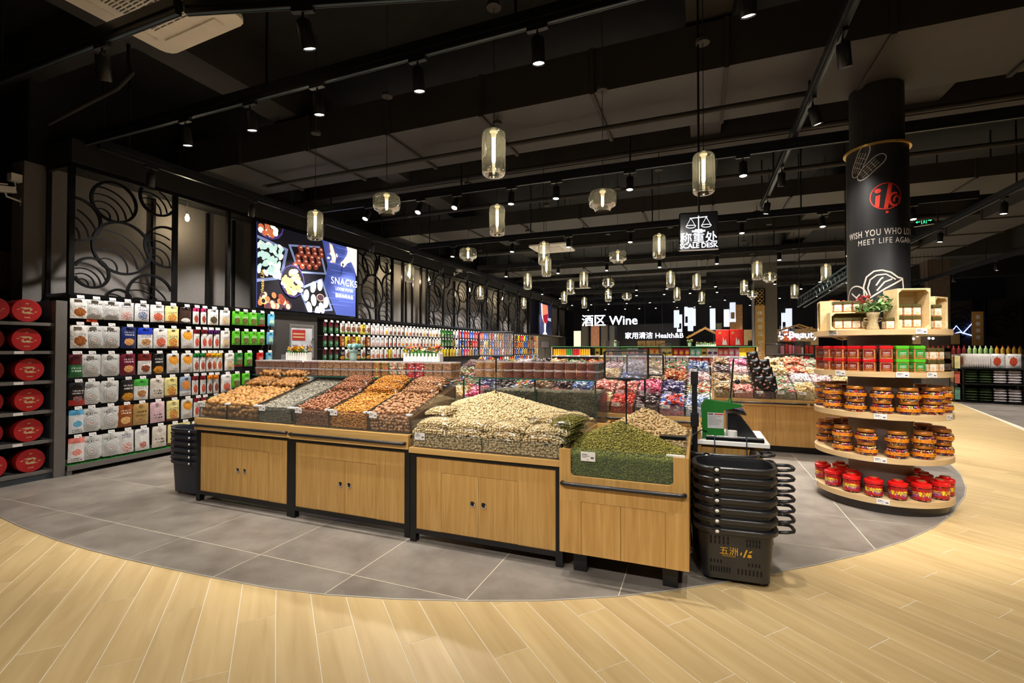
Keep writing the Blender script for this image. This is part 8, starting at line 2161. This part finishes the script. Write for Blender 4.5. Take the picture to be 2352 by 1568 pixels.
# brown pillar and the circle wall at the far right
struct(MB().box(7.16,19.9,0,7.75,20.5,5.2).build('wall_pillar_right', 'pillar_brown'))
p = at(2246,750,Y=19.85); t = thing('pillar_sign', 'narrow oak sign board on the brown pillar', 'sign', (p.x,19.87,1.6)); MB().box(-0.14,-0.02,0,0.14,0.02,1.1).build('board','oak_laminate',t); MB().box(-0.15,-0.025,1.1,0.15,0.025,1.5).build('lattice_box','dark_frame',t)
for i in range(4): MB().box(-0.05,-0.03,0.2+i*0.22,0.05,-0.02,0.32+i*0.22).build('glyph','white_paint',t)
rw = thing('circle_wall', 'dark wall with metal rings and blue neon at the far right', 'wall panel', (8.2, 24.0, 0)); MB().box(0,0,0,5.5,0.1,3.4).build('panel','wall_dark2',rw)
for x in (0.0,1.0,2.2,3.3,4.4): MB().box(x,-0.06,1.9,x+0.05,0,3.4).build('post','dark_frame',rw)
for x, z, r in ((0.5,2.9,0.35),(1.4,2.7,0.4),(1.5,2.3,0.3),(2.6,2.4,0.45),(3.0,3.0,0.3),(3.8,2.6,0.4)):
    for k in range(3): MB().tube([(x+r*(1-0.25*k)*math.cos(a),-0.04,z+r*(1-0.25*k)*math.sin(a)-0.1*k) for a in np.linspace(0,PI*1.6,20)],0.02,4).build('ring','dark_frame',rw)
emitm('neon_blue', (0.25,0.35,1.0), 4.0)
for pts in ([(1.1,2.1),(1.3,2.4),(1.5,2.1),(1.8,2.5),(1.9,2.2)],[(1.0,2.0),(1.4,2.15),(1.8,2.0)],[(2.0,2.7),(2.1,2.3)],[(0.4,2.3),(0.5,2.6),(0.75,2.6)]): MB().tube([(a,-0.06,b) for a, b in pts],0.022,5).build('neon','neon_blue',rw)
# exit signs on chains
def exit_sign(label, px, py, Y, rz):
    p = at(px, py, Y=Y); t = thing('exit_sign', label, 'sign', p, (0,0,rz), 'green exit signs'); MB().box(-0.17,-0.012,-0.085,0.17,0.012,0.085).build('board','sign_black',t); MB().box(-0.17,-0.015,-0.10,0.17,0.015,-0.085).build('lamp_bar','white_plastic',t)
    for s in (-1,1): MB().cyl((s*0.14,0,0.085),(s*0.14,0,5.2-p.z),0.004,n=4).build('chain','chrome_dark',t)
    def g(pts): MB().prism(pts,-0.0145,-0.0125,'y').build('pictogram','exit_green',t)
    g([(-0.14,0.0),(-0.11,0.03),(-0.11,0.008),(-0.06,0.008),(-0.06,-0.008),(-0.11,-0.008),(-0.11,-0.03)]); g([(-0.04,-0.06),(-0.03,-0.06),(-0.03,0.06),(-0.04,0.06)]); g([(-0.03,0.05),(0.05,0.05),(0.05,0.06),(-0.03,0.06)]); g([(0.04,-0.06),(0.05,-0.06),(0.05,0.05),(0.04,0.05)]); g([(0.0,0.02),(0.018,0.02),(0.018,0.038),(0.0,0.038)]); g([(-0.015,-0.05),(0.0,-0.02),(-0.005,0.015),(0.02,0.012),(0.018,-0.015),(0.03,-0.045),(0.02,-0.048),(0.008,-0.02),(-0.005,-0.055)]); g([(0.14,0.0),(0.11,0.03),(0.11,0.008),(0.07,0.008),(0.07,-0.008),(0.11,-0.008),(0.11,-0.03)])
exit_sign('green exit sign with arrow hanging before the snack wall', 957, 587, 13.2, 0.35); exit_sign('green exit sign with two arrows right of the column', 2122, 508, 13.0, -0.55)
# silver lattice truss hanging left of the column
ta, tb = at(1832,705,Y=10.4), at(1950,632,Y=8.6); tr_ = thing('ceiling_truss', 'silver lattice truss sloping up behind the column', 'truss', ta); dv = tb-ta
for off in ((0,0,0),(0,0,0.16),(0.12,0.10,0.0),(0.12,0.10,0.16)): MB().tube([Vector(off),dv+Vector(off)],0.014,6).build('chord','chrome_dark',tr_)
for k in range(14): MB().tube([dv*(k/14),dv*((k+0.5)/14)+Vector((0,0,0.16)),dv*((k+1)/14)],0.008,5).build('web','chrome_dark',tr_)
for k in (0.05,0.95): MB().cyl(dv*k+Vector((0,0,0.16)),dv*k+Vector((0,0,5.2-ta.z-dv.z*k)),0.008,n=5).build('hanger_rod','track_black',tr_)
